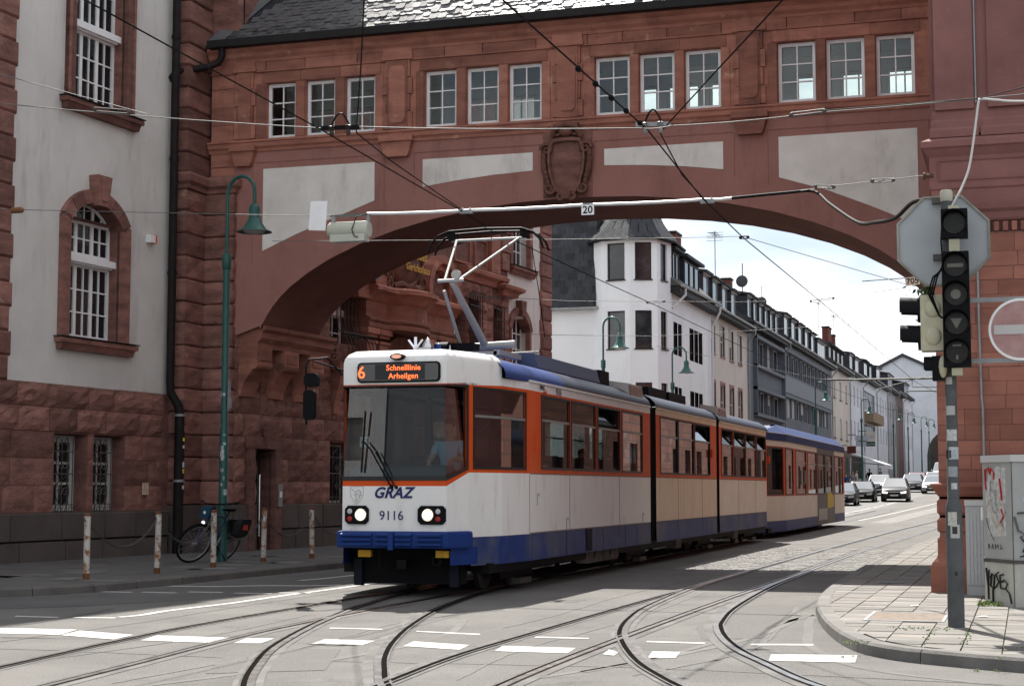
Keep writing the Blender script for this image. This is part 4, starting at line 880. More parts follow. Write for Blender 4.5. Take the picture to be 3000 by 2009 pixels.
# ---------------------------------------------------------------- right hand building
rb = thing('right_building', 'red ashlar building with moulded pedestal and cornice on the right corner', 'building', (-1.1, 22.2, 0))
X0 = 0.  # local: x from the corner, y from the wall face
MB().box(0, 11, .05, 9.2, 0, 20).build('wall', STONE_P, rb)
MB().box(.0, 11, .0, .06, 0, 4.78).build('joint_bed', M('pale_mortar', (.27, .15, .125), .95), rb)
random.seed(41)
z = 1.5; k = 0
while z < 4.7:
    z1 = min(z+random.choice((.18, .19, .20)), 4.77)
    if 4.77-z1 < .1: z1 = 4.77
    x = 0; first = True
    while x < 2.6:
        L = random.uniform(.42, .74)*(random.uniform(.4, .9) if first else 1); first = False
        block(rb, x, x+L, z, z1, .012, STONE_R, 0, 0, 'ashlar_block', .005, ch=.003); x += L
    z = z1
PED = [(0, .08), (.12, .08), (.12, .45), (.09, .50), (.04, .56), (.03, .60), (.03, .80), (-.0, .83), (-.01, .87), (.03, .90), (.03, 1.04), (.0, 1.07), (.0, 1.10), (.03, 1.14), (.03, 1.28), (.0, 1.31), (.0, 1.34), (.03, 1.37), (.06, 1.42), (.10, 1.47), (.11, 1.505), (0, 1.52), (-.1, 1.52), (-.1, .08)]
CP = [(0, 6.0), (0, 0), (11, 0)]
sweep(MB(), [(o, z) for o, z in PED], CP).build('pedestal', STONE_R, rb)
sweep(MB(), [(-.05, 4.93), (.02, 4.93), (.04, 4.96), (.05, 5.04), (.09, 5.08), (.10, 5.15), (.03, 5.18), (-.05, 5.18)], CP).build('architrave', STONE_P, rb)
sweep(MB(), [(-.05, 5.18), (.01, 5.18), (.01, 5.36), (.03, 5.38), (.03, 5.80), (.06, 5.84), (.10, 5.90), (.13, 5.92), (.13, 6.0), (.02, 6.06), (-.05, 6.06)], CP).build('cornice', STONE_P, rb)
MB().box(.08, 11, -.034, -.02, 5.48, 5.76); mb = MB()
for q in ((.08, 11, 5.74, 5.755), (.08, 11, 5.48, 5.495), (.08, .1, 5.495, 5.74)): mb.box(q[0], q[1], -.045, -.03, q[2], q[3])
mb.build('frieze_bead', STONE_P, rb)
for k in range(16): MB().box(.10+.112*k, .165+.112*k, -.05, .0, 4.79, 4.91).build('dentil', STONE_R, rb)
for x0, x1 in ((.0, .56), (.66, 4.5)):
    sweep(MB(), [(-.1, 6.06), (.05, 6.06), (.05, 6.16), (.03, 6.19), (.03, 6.27), (.015, 6.30), (.015, 6.38), (.0, 6.43), (-.1, 6.43)], [(x0+.03, 1.0), (x0+.03, 0), (x1, 0), (x1, .2)]).build('pilaster_base', STONE_P, rb)
for x0, x1, p in ((.06, .56, .0), (.74, 4.5, .02)): MB().box(x0, x1, -.04-p, .05, 6.43, 19).build('pilaster', STONE_P, rb)
MB().box(.56, .74, -.012, .05, 6.1, 19).build('recess_strip', STONE_P, rb)
MB().tube([(.585, -.04, 6.5), (.585, -.04, 12)], .012, 6).build('cable', GALV, rb)
mb = MB(); mb.tube([(.575, -.05, 1.55), (.575, -.05, 2.5), (.565, -.04, 2.6), (.555, -.04, 3.5), (.555, -.04, 4.7)], .017, 6); mb.build('conduit', GALV, rb)
MB().lathe([(.05, -.13), (.05, -.10), (.03, -.1), (.03, 0)], (.02, -.02, 5.56), 10, 'x').build('wall_anchor', M('rusty_iron', (.13, .06, .03), .8, (.05, .03, .02), 20, 1), rb)
# ================================================================ PEOPLE (used inside and outside the trams)
SKIN = M('skin', (.52, .30, .21), .6); HAIR = M('dark_hair', (.03, .022, .016), .6); HAIR2 = M('grey_hair', (.25, .23, .21), .7)
def skin(name, pts, edges, mat, parent=None, root=0, sub=1):
    me = bpy.data.meshes.new(name); me.from_pydata([p[:3] for p in pts], edges, []); me.materials.append(mat); o = obj(name, me, parent)
    o.modifiers.new('skin', 'SKIN'); o.modifiers['skin'].use_smooth_shade = True
    for i, p in enumerate(pts):
        r = p[3] if isinstance(p[3], tuple) else (p[3], p[3]); me.skin_vertices[0].data[i].radius = r
    me.skin_vertices[0].data[root].use_root = True
    if sub: m = o.modifiers.new('sub', 'SUBSURF'); m.levels = sub; m.render_levels = sub
    return o
def person(label, loc, rz, shirt, trousers, pose='stand', hair=HAIR, group=None, arms=None, sleeve=.5):
    """x right, y forward = -y local (faces -y). stand, walk or sit"""
    hz = .95 if pose != 'sit' else .12
    k = lambda x, y, z, r: (x, y, z, r)
    P = [k(0, 0, hz, .135), k(0, .01, hz+.22, .125), k(0, 0, hz+.44, .15), k(0, 0, hz+.53, .06), k(0, -.01, hz+.60, .052), k(0, -.025, hz+.69, .092), k(0, -.015, hz+.78, .088), k(0, -.12, hz+.685, .014)]
    E = [(0, 1), (1, 2), (2, 3), (3, 4), (4, 5), (5, 6), (5, 7)]
    ar = arms or {'stand': ((.24, .02, -.26, .23, -.05, -.48), (.24, .02, -.26, .23, -.05, -.48)), 'walk': ((.24, .12, -.25, .22, .10, -.48), (.24, -.10, -.24, .22, -.24, -.40)), 'sit': ((.24, -.05, -.24, .20, -.30, -.22), (.24, -.05, -.24, .20, -.30, -.22))}[pose]
    AS = {}
    for s, a in ((-1, ar[0]), (1, ar[1])):
        n = len(P); z = hz+.47
        P += [k(s*.17, 0, z, .06), k(s*a[0], a[1], z+a[2], .045), k(s*a[3], a[4], z+a[5], .034), k(s*(a[3]-.01), a[4]-.05, z+a[5]-.07, .028), k(s*(a[3]-.05), a[4]-.06, z+a[5]-.045, .012)]
        for q in range(3): P.append(k(s*(a[3]-.025+.022*q), a[4]-.09-.012*(q == 1), z+a[5]-.145-.01*(q == 1), .0095))
        E += [(2, n), (n, n+1), (n+1, n+2), (n+2, n+3), (n+3, n+4), (n+3, n+5), (n+3, n+6), (n+3, n+7)]; AS[s] = P[n:n+3]
    LS = {}
    for s in (-1, 1):
        n = len(P); st = {'stand': 0, 'walk': s*.2}.get(pose, 0)
        if pose == 'sit': L = [k(s*.09, -.02, hz-.02, .085), k(s*.10, -.44, hz+.02, .062), k(s*.10, -.46, hz-.38, .042), k(s*.10, -.58, hz-.42, .035)]
        else: L = [k(s*.09, 0, hz-.06, .088), k(s*.10, -st*.5-.02, .50, .06), k(s*.10, st*.25-st*.8+.02, .09, .042), k(s*.10, -st*.6-.13, .03, .032)]
        P += L; E += [(0, n), (n, n+1), (n+1, n+2), (n+2, n+3)]; LS[s] = L
    b = skin('person', P, E, SKIN); b.location = loc; b.rotation_euler = (0, 0, rz); tag(b, label, 'person', group)
    g = 1.13
    pts = [(0, 0, hz-.06, .155), (0, .01, hz+.22, .142), (0, 0, hz+.43, .165), (0, 0, hz+.50, .085)]; ed = [(0, 1), (1, 2), (2, 3)]
    for s in (-1, 1):
        n = len(pts); a = AS[s]; e = Vector(a[0][:3]).lerp(Vector(a[1][:3]), 1.0 if sleeve >= 1 else sleeve+.2)
        pts += [(*a[0][:3], .078), (*e, .058)]; ed += [(2, n), (n, n+1)]
        if sleeve >= 1: pts.append((*a[2][:3], .045)); ed.append((n+1, n+2))
    skin('shirt', pts, ed, shirt, b)
    pts = [(0, 0, hz+.04, .148)]; ed = []
    for s in (-1, 1):
        n = len(pts); L = LS[s]; pts += [(*L[0][:3], .10), (*L[1][:3], .075), (*L[2][:3], .058)]; ed += [(0, n), (n, n+1), (n+1, n+2)]
    skin('trousers', pts, ed, trousers, b)
    for s in (-1, 1): L = LS[s]; skin('shoe', [(L[2][0], L[2][1]+.03, L[2][2]-.02, .045), (L[3][0], L[3][1], L[3][2], .042)], [(0, 1)], BLACKP, b)
    skin('hair', [(0, .02, hz+.70, .094), (0, .005, hz+.79, .093), (0, -.05, hz+.815, .06)], [(0, 1), (1, 2)], hair, b)
    return b
# ================================================================ FRONT TRAM
TW = M('tram_white', (.80, .79, .765), .42, (.75, .73, .70), .8, .7, spec=.35, dirt=((.42, .34, .26), 2.2, .6, .54, .76, (1, 1.6, .35)), dirt2=((.30, .25, .20), 7, .35, .62, .72))
TC = M('tram_cream', (.72, .56, .40), .5, (.74, .61, .47), 1.1, 1, spec=.3, stretch=(1, 2, .25), dirt=((.33, .25, .18), 2.6, .6, .53, .75, (1, 2.2, .3)), dirt2=((.28, .22, .16), 6, .4, .60, .72))
TO = M('tram_orange', (.66, .085, .012), .5, (.55, .075, .014), 2, .8, spec=.2)
TB = M('tram_blue', (.008, .032, .155), .45, (.012, .040, .18), 2, 1, spec=.18)
TBF = M('tram_blue_faded', (.010, .034, .155), .5, (.075, .085, .125), 1.1, 1, spec=.2, stretch=(1, .8, .45), lo=.50, hi=.66, dirt=((.17, .17, .19), 3, .45, .58, .75))
TBR = M('tram_roof_blue', (.006, .010, .030), .42, (.012, .016, .04), 2, 1, spec=.18)
TIN = M('tram_lining', (.055, .05, .045), .8); SEATM = M('seat_fabric', (.03, .035, .06), .9)
tr = thing('tram', 'white, orange and blue articulated tram in front, headlights lit', 'tram', (-8.02, 0, 0))
KN = [(1.2, 30.7), (1.2, 22.7), (1.11, 21.7), (.90, 20.90), (.737, 20.47), (-.737, 20.47), (-.90, 20.90), (-1.11, 21.7), (-1.2, 22.7), (-1.2, 30.7)]
def path_map(kn):
    K = [Vector(p) for p in kn]; U = [0.]
    for a, b in zip(K, K[1:]): U.append(U[-1]+(b-a).length)
    nrm = []
    for i in range(len(K)):
        ns = []
        for a, b in ((i-1, i), (i, i+1)):
            if a >= 0 and b < len(K): d = (K[b]-K[a]).normalized(); ns.append(Vector((-d.y, d.x)))   # left of travel = inward for this winding
        m = sum(ns, Vector((0, 0))).normalized(); nrm.append(m)
    def f(u, d=0.):
        u = min(max(u, 0), U[-1]); i = 0
        while i < len(U)-2 and u > U[i+1]: i += 1
        t = (u-U[i])/(U[i+1]-U[i]); p = K[i].lerp(K[i+1], t); n = nrm[i].lerp(nrm[i+1], t).normalized(); q = p-n*d if False else p+n*d; return q
    return U, f
def uy(U, kn, y, side=1):
    for i in range(len(kn)-1):
        a, b = kn[i], kn[i+1]
        if (a[0] > 0) == (side > 0) and min(a[1], b[1]) <= y <= max(a[1], b[1]) and a[1] != b[1] and a[0]*b[0] > 0: return U[i]+(y-a[1])/(b[1]-a[1])*(U[i+1]-U[i])
U1, F1 = path_map(KN)
# test the inward side once: at the front, inward must be +y
INW = 1 if F1((U1[4]+U1[5])/2, .1).y > 20.5 else -1
SZ = [.42, .88, 1.66, 1.74, 2.80, 2.86, 3.4]; FZ = [.42, .88, 1.478, 1.608, 2.80, 2.83, 3.4]
def lerp_list(z, A, B):
    for i in range(len(A)-1):
        if z <= A[i+1]: return B[i]+(z-A[i])/(A[i+1]-A[i])*(B[i+1]-B[i])
    return z
def W1(u, z, d=0.):
    t = 1. if U1[4] <= u <= U1[5] else (u-U1[3])/(U1[4]-U1[3]) if U1[3] < u < U1[4] else (U1[6]-u)/(U1[6]-U1[5]) if U1[5] < u < U1[6] else 0.
    zz_ = z+(lerp_list(z, SZ, FZ)-z)*t; p = F1(u, d*INW); return (p.x, p.y, zz_)
def ring_frame(mb, fn, u0, u1, z0, z1, t, d0=-.012, d1=.03, us=()):
    us_ = sorted([u0-t, u0, u1, u1+t]+[u for u in us if u0 < u < u1])
    hole = [(u0, u1, z0, z1)]
    gridwall(mb, us_, [z0-t, z0, z1, z1+t], hole, lambda u, z, d: fn(u, z, d0))
    cs = [(u0, z0), (u1, z0), (u1, z1), (u0, z1)]
    for a, b in zip(cs, cs[1:]+cs[:1]): mb.poly([fn(*a, d0), fn(*b, d0), fn(*b, d1), fn(*a, d1)])
    co = [(u0-t, z0-t), (u1+t, z0-t), (u1+t, z1+t), (u0-t, z1+t)]
    for a, b in zip(co, co[1:]+co[:1]): mb.poly([fn(*a, d0), fn(*b, d0), fn(*b, 0), fn(*a, 0)])
FRM = M('window_rubber', (.022, .022, .022), .5); TRN = M('window_bar', (.28, .28, .27), .4, metal=.4)
def tram_window(fn, u0, u1, z0, z1, parent, tz=None, us=(), glass=GLASS_V, name='window', fm=FRM, tilt=False, lean=False):
    mb = MB(); ring_frame(mb, fn, u0, u1, z0, z1, .035, us=us); w_ = mb.build(name, fm, parent)
    us_ = sorted([u0, u1]+[u for u in us if u0 < u < u1]); g = MB()
    if tz and tilt:
        gridwall(g, us_, [z0, tz], [], lambda u, z, d: fn(u, z, .012)); g.build('pane', glass, w_)
        g = MB(); g.loft([[fn(u, tz+.02, .015) for u in us_], [fn(u, z1-.05, .13) for u in us_]], False); g.build('tilted_pane', glass, w_)
    else: gridwall(g, us_, [z0, z1], [], lambda u, z, d: fn(u, z, .012+(.085*(z-z0)/(z1-z0) if lean else 0))); g.build('pane', glass, w_)
    if tz: b = MB(); b.loft([[fn(u, tz-.018, -.006) for u in us_], [fn(u, tz+.018, -.006) for u in us_]], False); b.build('transom', TRN, w_)
    return w_
yu = lambda y, s=1: uy(U1, KN, y, s)
cabW = (yu(22.55), yu(21.03)); WS = (U1[3]+.05, U1[6]-.05)
side1 = [(23.35, 24.88), (25.03, 26.53), (26.70, 28.22), (28.42, 30.0)]
holes = [(WS[0], WS[1], 1.74, 2.80), (*cabW, 1.74, 2.78), (yu(21.03, -1), yu(22.55, -1), 1.74, 2.78)]
for a, b in side1: holes += [(yu(b), yu(a), 1.74, 2.80), (yu(a, -1), yu(b, -1), 1.74, 2.80)]
mb = MB(); gridwall(mb, U1, [1.66, 2.86], holes, W1, .03); mb.build('window_band', TO, tr)
mb = MB(); gridwall(mb, U1, [.80, .88, 1.66], [], W1); mb.build('lower_body', TW, tr)
mb = MB(); gridwall(mb, U1, [.80, 2.86], holes, lambda u, z, d: W1(u, z, .06)); mb.build('interior_lining', TIN, tr)
for sgn in (1, -1):
    mb = MB(); ua, ub = sorted((yu(30.69, sgn), yu(20.95, sgn))); us = sorted([ua, ub]+[u for u in U1 if ua < u < ub]); gridwall(mb, us, [.42, .81], [], lambda u, z, d: W1(u, z, .004-(.81-z)*.02)); mb.build('side_skirt', TBF if sgn > 0 else TB, tr)
# cornice band and gutter, side only, then white front mask
ui = [u for u in U1 if U1[2] <= u <= U1[7]]
mb = MB()
for sgn in (1, -1):
    a, b = (0, U1[2]) if sgn > 0 else (U1[7], U1[9]); us = sorted([a, b]+[u for u in U1 if a < u < b]); gridwall(mb, us, [2.86, 2.97], [], lambda u, z, d: W1(u, z, 0))
mb.build('cornice_band', TW, tr)
for sgn in (1, -1): MB().box(sgn*1.19, sgn*1.225, 22.7, 30.68, 2.975, 3.005).build('rain_gutter', TW, tr)
mb = MB(); ctr = Vector((0, 21.9)); rings = []
for f_, z in ((1, 2.83), (1, 3.12), (.985, 3.185), (.945, 3.245), (.86, 3.295), (.62, 3.33), (.3, 3.35), (.02, 3.36)):
    r_ = []
    for u in ui:
        p = F1(u); q = ctr+(p-ctr)*f_; side = p.y > 20.9; zz_ = z
        if p.y > 21.3: zz_ = 2.86+(z-2.86)*1.0 if z > 2.86 else 2.86
        r_.append((q.x, q.y, zz_))
    rings.append(r_)
mb.loft(rings, False); mb.build('front_mask', TW, tr, 50)
RP = [(1.2, 2.97), (1.205, 3.02), (1.18, 3.10), (1.10, 3.18), (.95, 3.26), (.65, 3.325), (.3, 3.35), (0, 3.36)]; RP = RP+[(-x, z) for x, z in RP[-2::-1]]
def roof(y0, y1, mat, name, sc0=1., sc1=1.): return MB().loft([[(x*sc0, y0, z) for x, z in RP], [(x*(sc0+sc1)/2 if sc0 == sc1 else x*max(sc0, sc1), (y0+y1)/2, z) for x, z in RP], [(x*sc1, y1, z) for x, z in RP]], False, False).build(name, mat, tr, 60)
roof(21.62, 24.6, TB, 'roof', .985, 1.); roof(24.6, 30.7, TBR, 'roof')
# windows
tram_window(W1, *WS, 1.74, 2.80, tr, us=U1, glass=GLASS_W, name='windscreen', lean=True)
for sgn in (1, -1):
    a, b = sorted((yu(22.55, sgn), yu(21.03, sgn))); tram_window(W1, a, b, 1.74, 2.78, tr, us=U1, name='cab_window', tz=2.42)
for k, (a, b) in enumerate(side1):
    for sgn in (1, -1): q = sorted((yu(a, sgn), yu(b, sgn))); tram_window(W1, *q, 1.76, 2.79, tr, tz=2.45, tilt=(k == 2))
# middle and rear sections
def section(y0, y1, wins, matl, tail=0., tilt=False, cream=TC):
    kn = [(1.2, y1), (1.2, y0)] if not tail else [(1.0, y1), (1.1, y1-.25), (1.2, y1-tail), (1.2, y0)]
    for sgn in (1, -1):
        k2 = [(x*sgn, y) for x, y in kn]; U, F = path_map(k2); inw = 1 if abs(F(U[-1]*.5, .1).x) < abs(F(U[-1]*.5).x) else -1
        def fn(u, z, d=0.): p = F(u, d*inw); return (p.x, p.y, z)
        uq = lambda y: uy(U, k2, y, sgn); hs = [(*sorted((uq(a), uq(b))), 1.76, 2.82) for a, b in wins]
        mb = MB(); gridwall(mb, U, [1.66, 2.87], hs, fn, .03); mb.build('window_band', TO, tr)
        mb = MB(); gridwall(mb, U, [.81, 1.66], [], fn); mb.build('lower_body', matl, tr)
        mb = MB(); gridwall(mb, U, [.81, 2.9], hs, lambda u, z, d: fn(u, z, .06)); mb.build('interior_lining', TIN, tr)
        mb = MB(); gridwall(mb, U, [.42, .81], [], lambda u, z, d: fn(u, z, .004-(.81-z)*.02)); mb.build('side_skirt', TBF, tr)
        mb = MB(); gridwall(mb, U, [2.87, 2.98], [], fn); mb.build('cornice_band', cream, tr); MB().box(*sorted((sgn*1.19, sgn*1.225)), y0+.05, y1-.1-tail, 2.975, 3.005).build('rain_gutter', cream, tr)
        for k, h in enumerate(hs): tram_window(fn, h[0], h[1], h[2], h[3], tr, tz=2.47, tilt=tilt or k == 2)
    if tail: roof(y0, y1-.5, TBR, 'roof'); MB().loft([[(x*s_, y_, 2.97+(z-2.97)*q_) for x, z in RP] for s_, y_, q_ in ((1, y1-.5, 1), (.95, y1-.2, .92), (.85, y1-.02, .6), (.8, y1, .0))], False).build('roof_end', TBR, tr, 60)
    else: roof(y0, y1, TBR, 'roof')
section(31.2, 37.7, [(31.62, 33.24), (33.37, 34.95), (35.12, 36.84)], TC)
section(38.05, 46.1, [(38.39, 39.9), (40.1, 41.7), (41.87, 43.48), (43.65, 45.17)], M('tram_cream_clean', (.78, .70, .60), .5, (.70, .61, .50), 1.5, 1, spec=.3), .8, True)
MB().box(-1.0, 1.0, 46.04, 46.1, .42, 2.97).build('rear_panel', TC, tr)
for y0, y1 in ((30.7, 31.2), (37.7, 38.05)):
    n = 5; rings = []
    for k in range(n*2+1):
        y = y0+(y1-y0)*k/(2*n); s = 1.10 if k % 2 else 1.16
        rings.append([(1.0*s, y, .45), (1.02*s, y, 2.9), (.9*s, y, 3.2), (.4*s, y, 3.3), (-.4*s, y, 3.3), (-.9*s, y, 3.2), (-1.02*s, y, 2.9), (-1.0*s, y, .45)])
    mb = MB(); mb.loft(rings); mb.build('bellows', RUBBER, tr)
MB().box(-.85, .85, 20.9, 22.6, .70, .80).build('cab_floor', TIN, tr)
for y0, y1 in ((22.6, 30.7), (31.2, 37.7), (38.05, 45.2)):
    MB().box(-1.12, 1.12, y0, y1, .70, .80).build('floor', TIN, tr); MB().box(-1.14, 1.14, y0, y1, 2.93, 2.96).build('ceiling', TIN, tr)
    MB().box(-.95, .95, y0+.3, y1-.2, .40, .70).build('underframe', BLACKP, tr)
# bogies and under-floor boxes
WHEELM = M('wheel_steel', (.10, .095, .09), .55, metal=.6)
for y in (23.2, 30.9, 37.9, 44.3):
    mb = MB(); mb.box(-.75, .75, y-.95, y+.95, .28, .42); mb.box(.72, .86, y-.8, y+.8, .18, .40); mb.box(-.86, -.72, y-.8, y+.8, .18, .40); bg = mb.build('bogie', BLACKP, tr)
    for yy in (y-.6, y+.6):
        for s in (-1, 1): MB().lathe([(.30, -.05), (.33, -.03), (.33, .03), (.30, .05)], (s*.53, yy, .34), 18, 'x').build('wheel', WHEELM, bg, 40)
    for s in (-1, 1): MB().box(*sorted((s*.86, s*1.0)), y-.28, y+.28, .08, .16).build('rail_brake', WHEELM, bg)
for y, l in ((26.4, .5), (27.0, .5), (27.55, .45), (28.1, .5), (33.6, .6), (40.6, .7)): MB().box(.90, 1.08, y, y+l-.05, .22, .41).build('equipment_box', M('dusty_box', (.20, .185, .17), .8, (.12, .11, .10), 6, 1), tr)
mb = MB(); gridwall(mb, [25.9, 26.25], [.44, .80], [], lambda u, z, d: (1.203+.01, u, z)); mb.build('vent_panel', BLACKP, tr)
# bumper with ridges
ub = [U1[3]+.02, U1[4], U1[5], U1[6]-.3]
def BP(u, z, d): p = F1(u, -d*INW); return (p.x, p.y, z)
mb = MB(); ring = []
for o_, z in ((.0, .66), (.075, .665), (.085, .69), (.085, .85), (.07, .88), (.0, .885)): ring.append([BP(u, z, o_) for u in ub])
mb.loft(ring, False); bp = mb.build('bumper', TB, tr)
for x0, x1 in ((-.72, -.28), (-.22, 0.02-.06), (.06, .28), (.36, .70)):
    for z in (.715, .775, .835):
        MB().prism([(20.385, z-.022), (20.355, z-.012), (20.355, z+.012), (20.385, z+.022)], x0, x1, 'x').build('bumper_ridge', TB, bp)
MB().box(-.04, .03, 20.35, 20.39, .64, .87).build('bumper_post', TB, bp)
for s in (-1, 1):
    mb = MB(); mb.prism([(s*.76, 20.56), (s*.905, 20.90), (s*.96, 21.1), (s*.86, 21.1)], .44, .67, 'z'); mb.build('front_skirt', TB, tr); MB().box(*sorted((s*.63, s*.74)), 20.9, 21.0, .14, .5).build('guard_plate', M('guard_grey', (.016, .018, .025), .8, spec=.1), tr)
MB().box(-.78, .78, 20.98, 21.2, .17, .67).build('underside_shade_box', BLACKP, tr)  # dark box added to deepen the shade below the tram front
for s in (-1, 1): MB().box(*sorted((s*.80, s*1.06)), 21.3, 46.0, .30, .44).build('side_trunking', BLACKP, tr)
# lights
LAMP = M('headlight_glow', (.9, .85, .75), .2, (.6, .45, .3), 30, 1, emit=((1, .78, .5), .62)); RED = M('red_lens', (.35, .02, .015), .25); CLEAR = M('clear_lens', (.5, .5, .5), .15)
for s, x0, x1 in ((-1, -.69, -.355), (1, .345, .735)):
    if s > 0: y_ = 20.462
    else: y_ = 20.462
    c = .045; z0, z1 = .975, 1.22; pts = [(x0+c, z0), (x1-c, z0), (x1, z0+c), (x1, z1-c), (x1-c, z1), (x0+c, z1), (x0, z1-c), (x0, z0+c)]
    hb = MB().prism(pts, 20.44, 20.475).build('headlight', BLACKP, tr)
    xm = x0+.225 if s < 0 else x0+.14; xs_ = x0+.07 if s < 0 else x0+.285
    MB().lathe([(.075, .0), (.082, -.006), (.086, .0)], (xm, 20.44, 1.10), 20, 'y', False).build('lamp_ring', CHROME, hb, 40); MB().lathe([(.001, -.012), (.05, -.009), (.075, -.0)], (xm, 20.437, 1.10), 20, 'y').build('main_lamp', LAMP, hb, 40)
    for z, m in ((1.145, CLEAR), (1.045, RED)): MB().lathe([(.001, -.012), (.03, -.008), (.036, 0)], (xs_, 20.437, z), 14, 'y').build('small_lamp', m, hb, 40)
YEL = M('amber_lens', (.55, .30, .01), .3, (.4, .2, .01), 20, 1)
for x0, x1 in ((-.54, -.36), (.56, .74)): MB().box(x0, x1, 20.55, 20.62, .54, .63).build('indicator', YEL, tr)
mb = MB(); mb.lathe([(.045, 0), (.07, 0), (.07, .12), (.045, .12)], (.56, 20.6, .50), 14, 'y', False); mb.bar((.50, 20.7, .42), (.50, 20.6, .60), .02); mb.bar((-.1, 20.9, .45), (.1, 20.5, .45), .12); mb.tube([(-.25, 20.6, .66), (-.25, 20.6, .40), (-.18, 20.65, .3)], .02, 6); mb.build('coupling', BLACKP, tr, 40)
mb = MB(); mb.prism([(x*.095+.05, z*.045+3.195) for x, z in arc(0, 0, 1, 0, 350, 16)], 20.40, 20.52); lp = mb.build('top_lamp', BLACKP, tr); MB().prism([(x*.07+.05, z*.028+3.195) for x, z in arc(0, 0, 1, 0, 350, 16)], 20.39, 20.40).build('top_lamp_lens', M('warm_lens', (.5, .35, .28), .3, emit=((1, .4, .25), .25)), lp)
# destination display
c = .035; x0, x1, z0, z1 = -.53, .65, 2.855, 3.125
def rr(x0, x1, z0, z1, c): return [(x0+c, z0), (x1-c, z0), (x1-.3*c, z0+.3*c), (x1, z0+c), (x1, z1-c), (x1-.3*c, z1-.3*c), (x1-c, z1), (x0+c, z1), (x0+.3*c, z1-.3*c), (x0, z1-c), (x0, z0+c), (x0+.3*c, z0+.3*c)]
ds = MB().prism(rr(x0, x1, z0, z1, .05), 20.445, 20.48).build('destination_display', RUBBER, tr); MB().prism(rr(x0+.025, x1-.025, z0+.022, z1-.022, .035), 20.438, 20.446).build('display_glass', M('display_grey', (.10, .10, .098), .12, spec=.6), ds)
MB().box(-.27, .44, 20.4365, 20.4385, 2.89, 3.095).build('display_matrix', M('display_black', (.03, .03, .032), .2), ds)
LED = M('amber_led', (.5, .1, .02), .5, emit=((1, .16, .045), .85))
lettering('Schnelllinie', .105, LED, ds, (.135, 20.434, 3.045), bold=.0012, space=1.04); lettering('Arheilgen', .105, LED, ds, (.135, 20.434, 2.935), bold=.0012, space=1.04); lettering('6', .23, LED, ds, (-.465, 20.434, 2.985), bold=.002)
# lettering and crest on the front and side
NAVY = M('navy_lettering', (.015, .022, .12), .4); lettering('GRAZ', .20, NAVY, tr, (-.02, 20.464, 1.385), shear=.32, bold=.006, space=1.05); lettering('9116', .175, NAVY, tr, (-.035, 20.464, 1.085), bold=.0)
GREYP = M('crest_grey', (.50, .50, .50), .5)
sp = [(-.62, 1.475), (-.44, 1.475), (-.435, 1.38), (-.47, 1.30), (-.53, 1.24), (-.59, 1.30), (-.625, 1.38)]; mb = MB(); n = len(sp)
for i in range(n): a, b = sp[i], sp[(i+1) % n]; mb.bar((a[0], 20.466, a[1]), (b[0], 20.466, b[1]), .006)
cr = mb.build('crest', GREYP, tr); mb = MB()
for pts in (((-.60, 1.44), (-.55, 1.40), (-.50, 1.43), (-.47, 1.40)), ((-.57, 1.36), (-.52, 1.38), (-.49, 1.34), (-.46, 1.37)), ((-.56, 1.41), (-.54, 1.33), (-.55, 1.29), (-.51, 1.30), (-.53, 1.27)), ((-.49, 1.43), (-.48, 1.36), (-.505, 1.31))): mb.tube([(x, 20.467, z) for x, z in pts], .007, 4)
mb.build('crest_animal', GREYP, cr)
lettering('9116', .15, M('side_number', (.05, .05, .06), .5), tr, (1.212, 24.25, 2.905), (R(90), 0, R(90))); lettering('HEAG', .10, BLACKP, tr, (1.212, 23.35, 2.925), (R(90), 0, R(90))); lettering('mobilo', .07, TO, tr, (1.212, 23.5, 2.87), (R(90), 0, R(90)))
# wipers, handles, mirror
mb = MB(); mb.tube([(-.02, 20.42, 1.46), (-.30, 20.40, 1.95), (-.42, 20.40, 2.08)], .012, 5); mb.tube([(.04, 20.42, 1.46), (-.24, 20.40, 1.93)], .010, 5); mb.bar((-.45, 20.425, 1.66), (-.40, 20.43, 2.48), .018, .03); mb.sphere((-.02, 20.43, 1.47), .03, 8); mb.sphere((.05, 20.43, 1.46), .025, 8); mb.build('wiper', BLACKP, tr)
mb = MB(); mb.tube([(-.82, 20.62, 2.98), (-.95, 20.4, 3.20), (-1.15, 20.25, 3.17), (-1.18, 20.22, 3.08), (-1.18, 20.25, 2.3)], .014, 6); mb.tube([(-.84, 20.62, 3.05), (-1.1, 20.3, 3.15)], .012, 6); mr = mb.build('mirror_arm', BLACKP, tr)
for z0, z1, x0, x1 in ((2.80, 2.98, -1.20, -1.0), (2.36, 2.76, -1.21, -1.05)):
    mb = MB(); mb.prism(rr(x0, x1, z0, z1, .05), 20.20, 20.28); mb.build('mirror', BLACKP, mr)
mb = MB(); mb.tube([(1.21, 22.95, 2.25), (1.245, 22.95, 2.27), (1.245, 22.95, 2.0), (1.21, 22.95, 1.98)], .014, 6); mb.build('grab_handle', TO, tr)
for y, z in ((23.1, 1.2), (24.7, .82), (30.0, .82)):
    mb = MB(); mb.tube([(1.204, y, z), (1.206, y, z+.17), (1.206, y+.09, z+.17), (1.204, y+.09, z+.13)], .004, 4); mb.build('hatch_line', M('hatch', (.2, .2, .2), .6), tr)
for y in (36.95, 45.55): MB().box(1.2, 1.26, y-.06, y+.05, 2.14, 2.32).build('side_repeater', TO, tr)
SEAM = M('panel_seam', (.16, .145, .13), .8)
for y in (22.72, 24.9, 28.2, 33.3, 35.9, 40.7, 43.4): MB().box(1.2005, 1.2035, y-.006, y+.006, .43, 1.655).build('panel_seam', SEAM, tr)
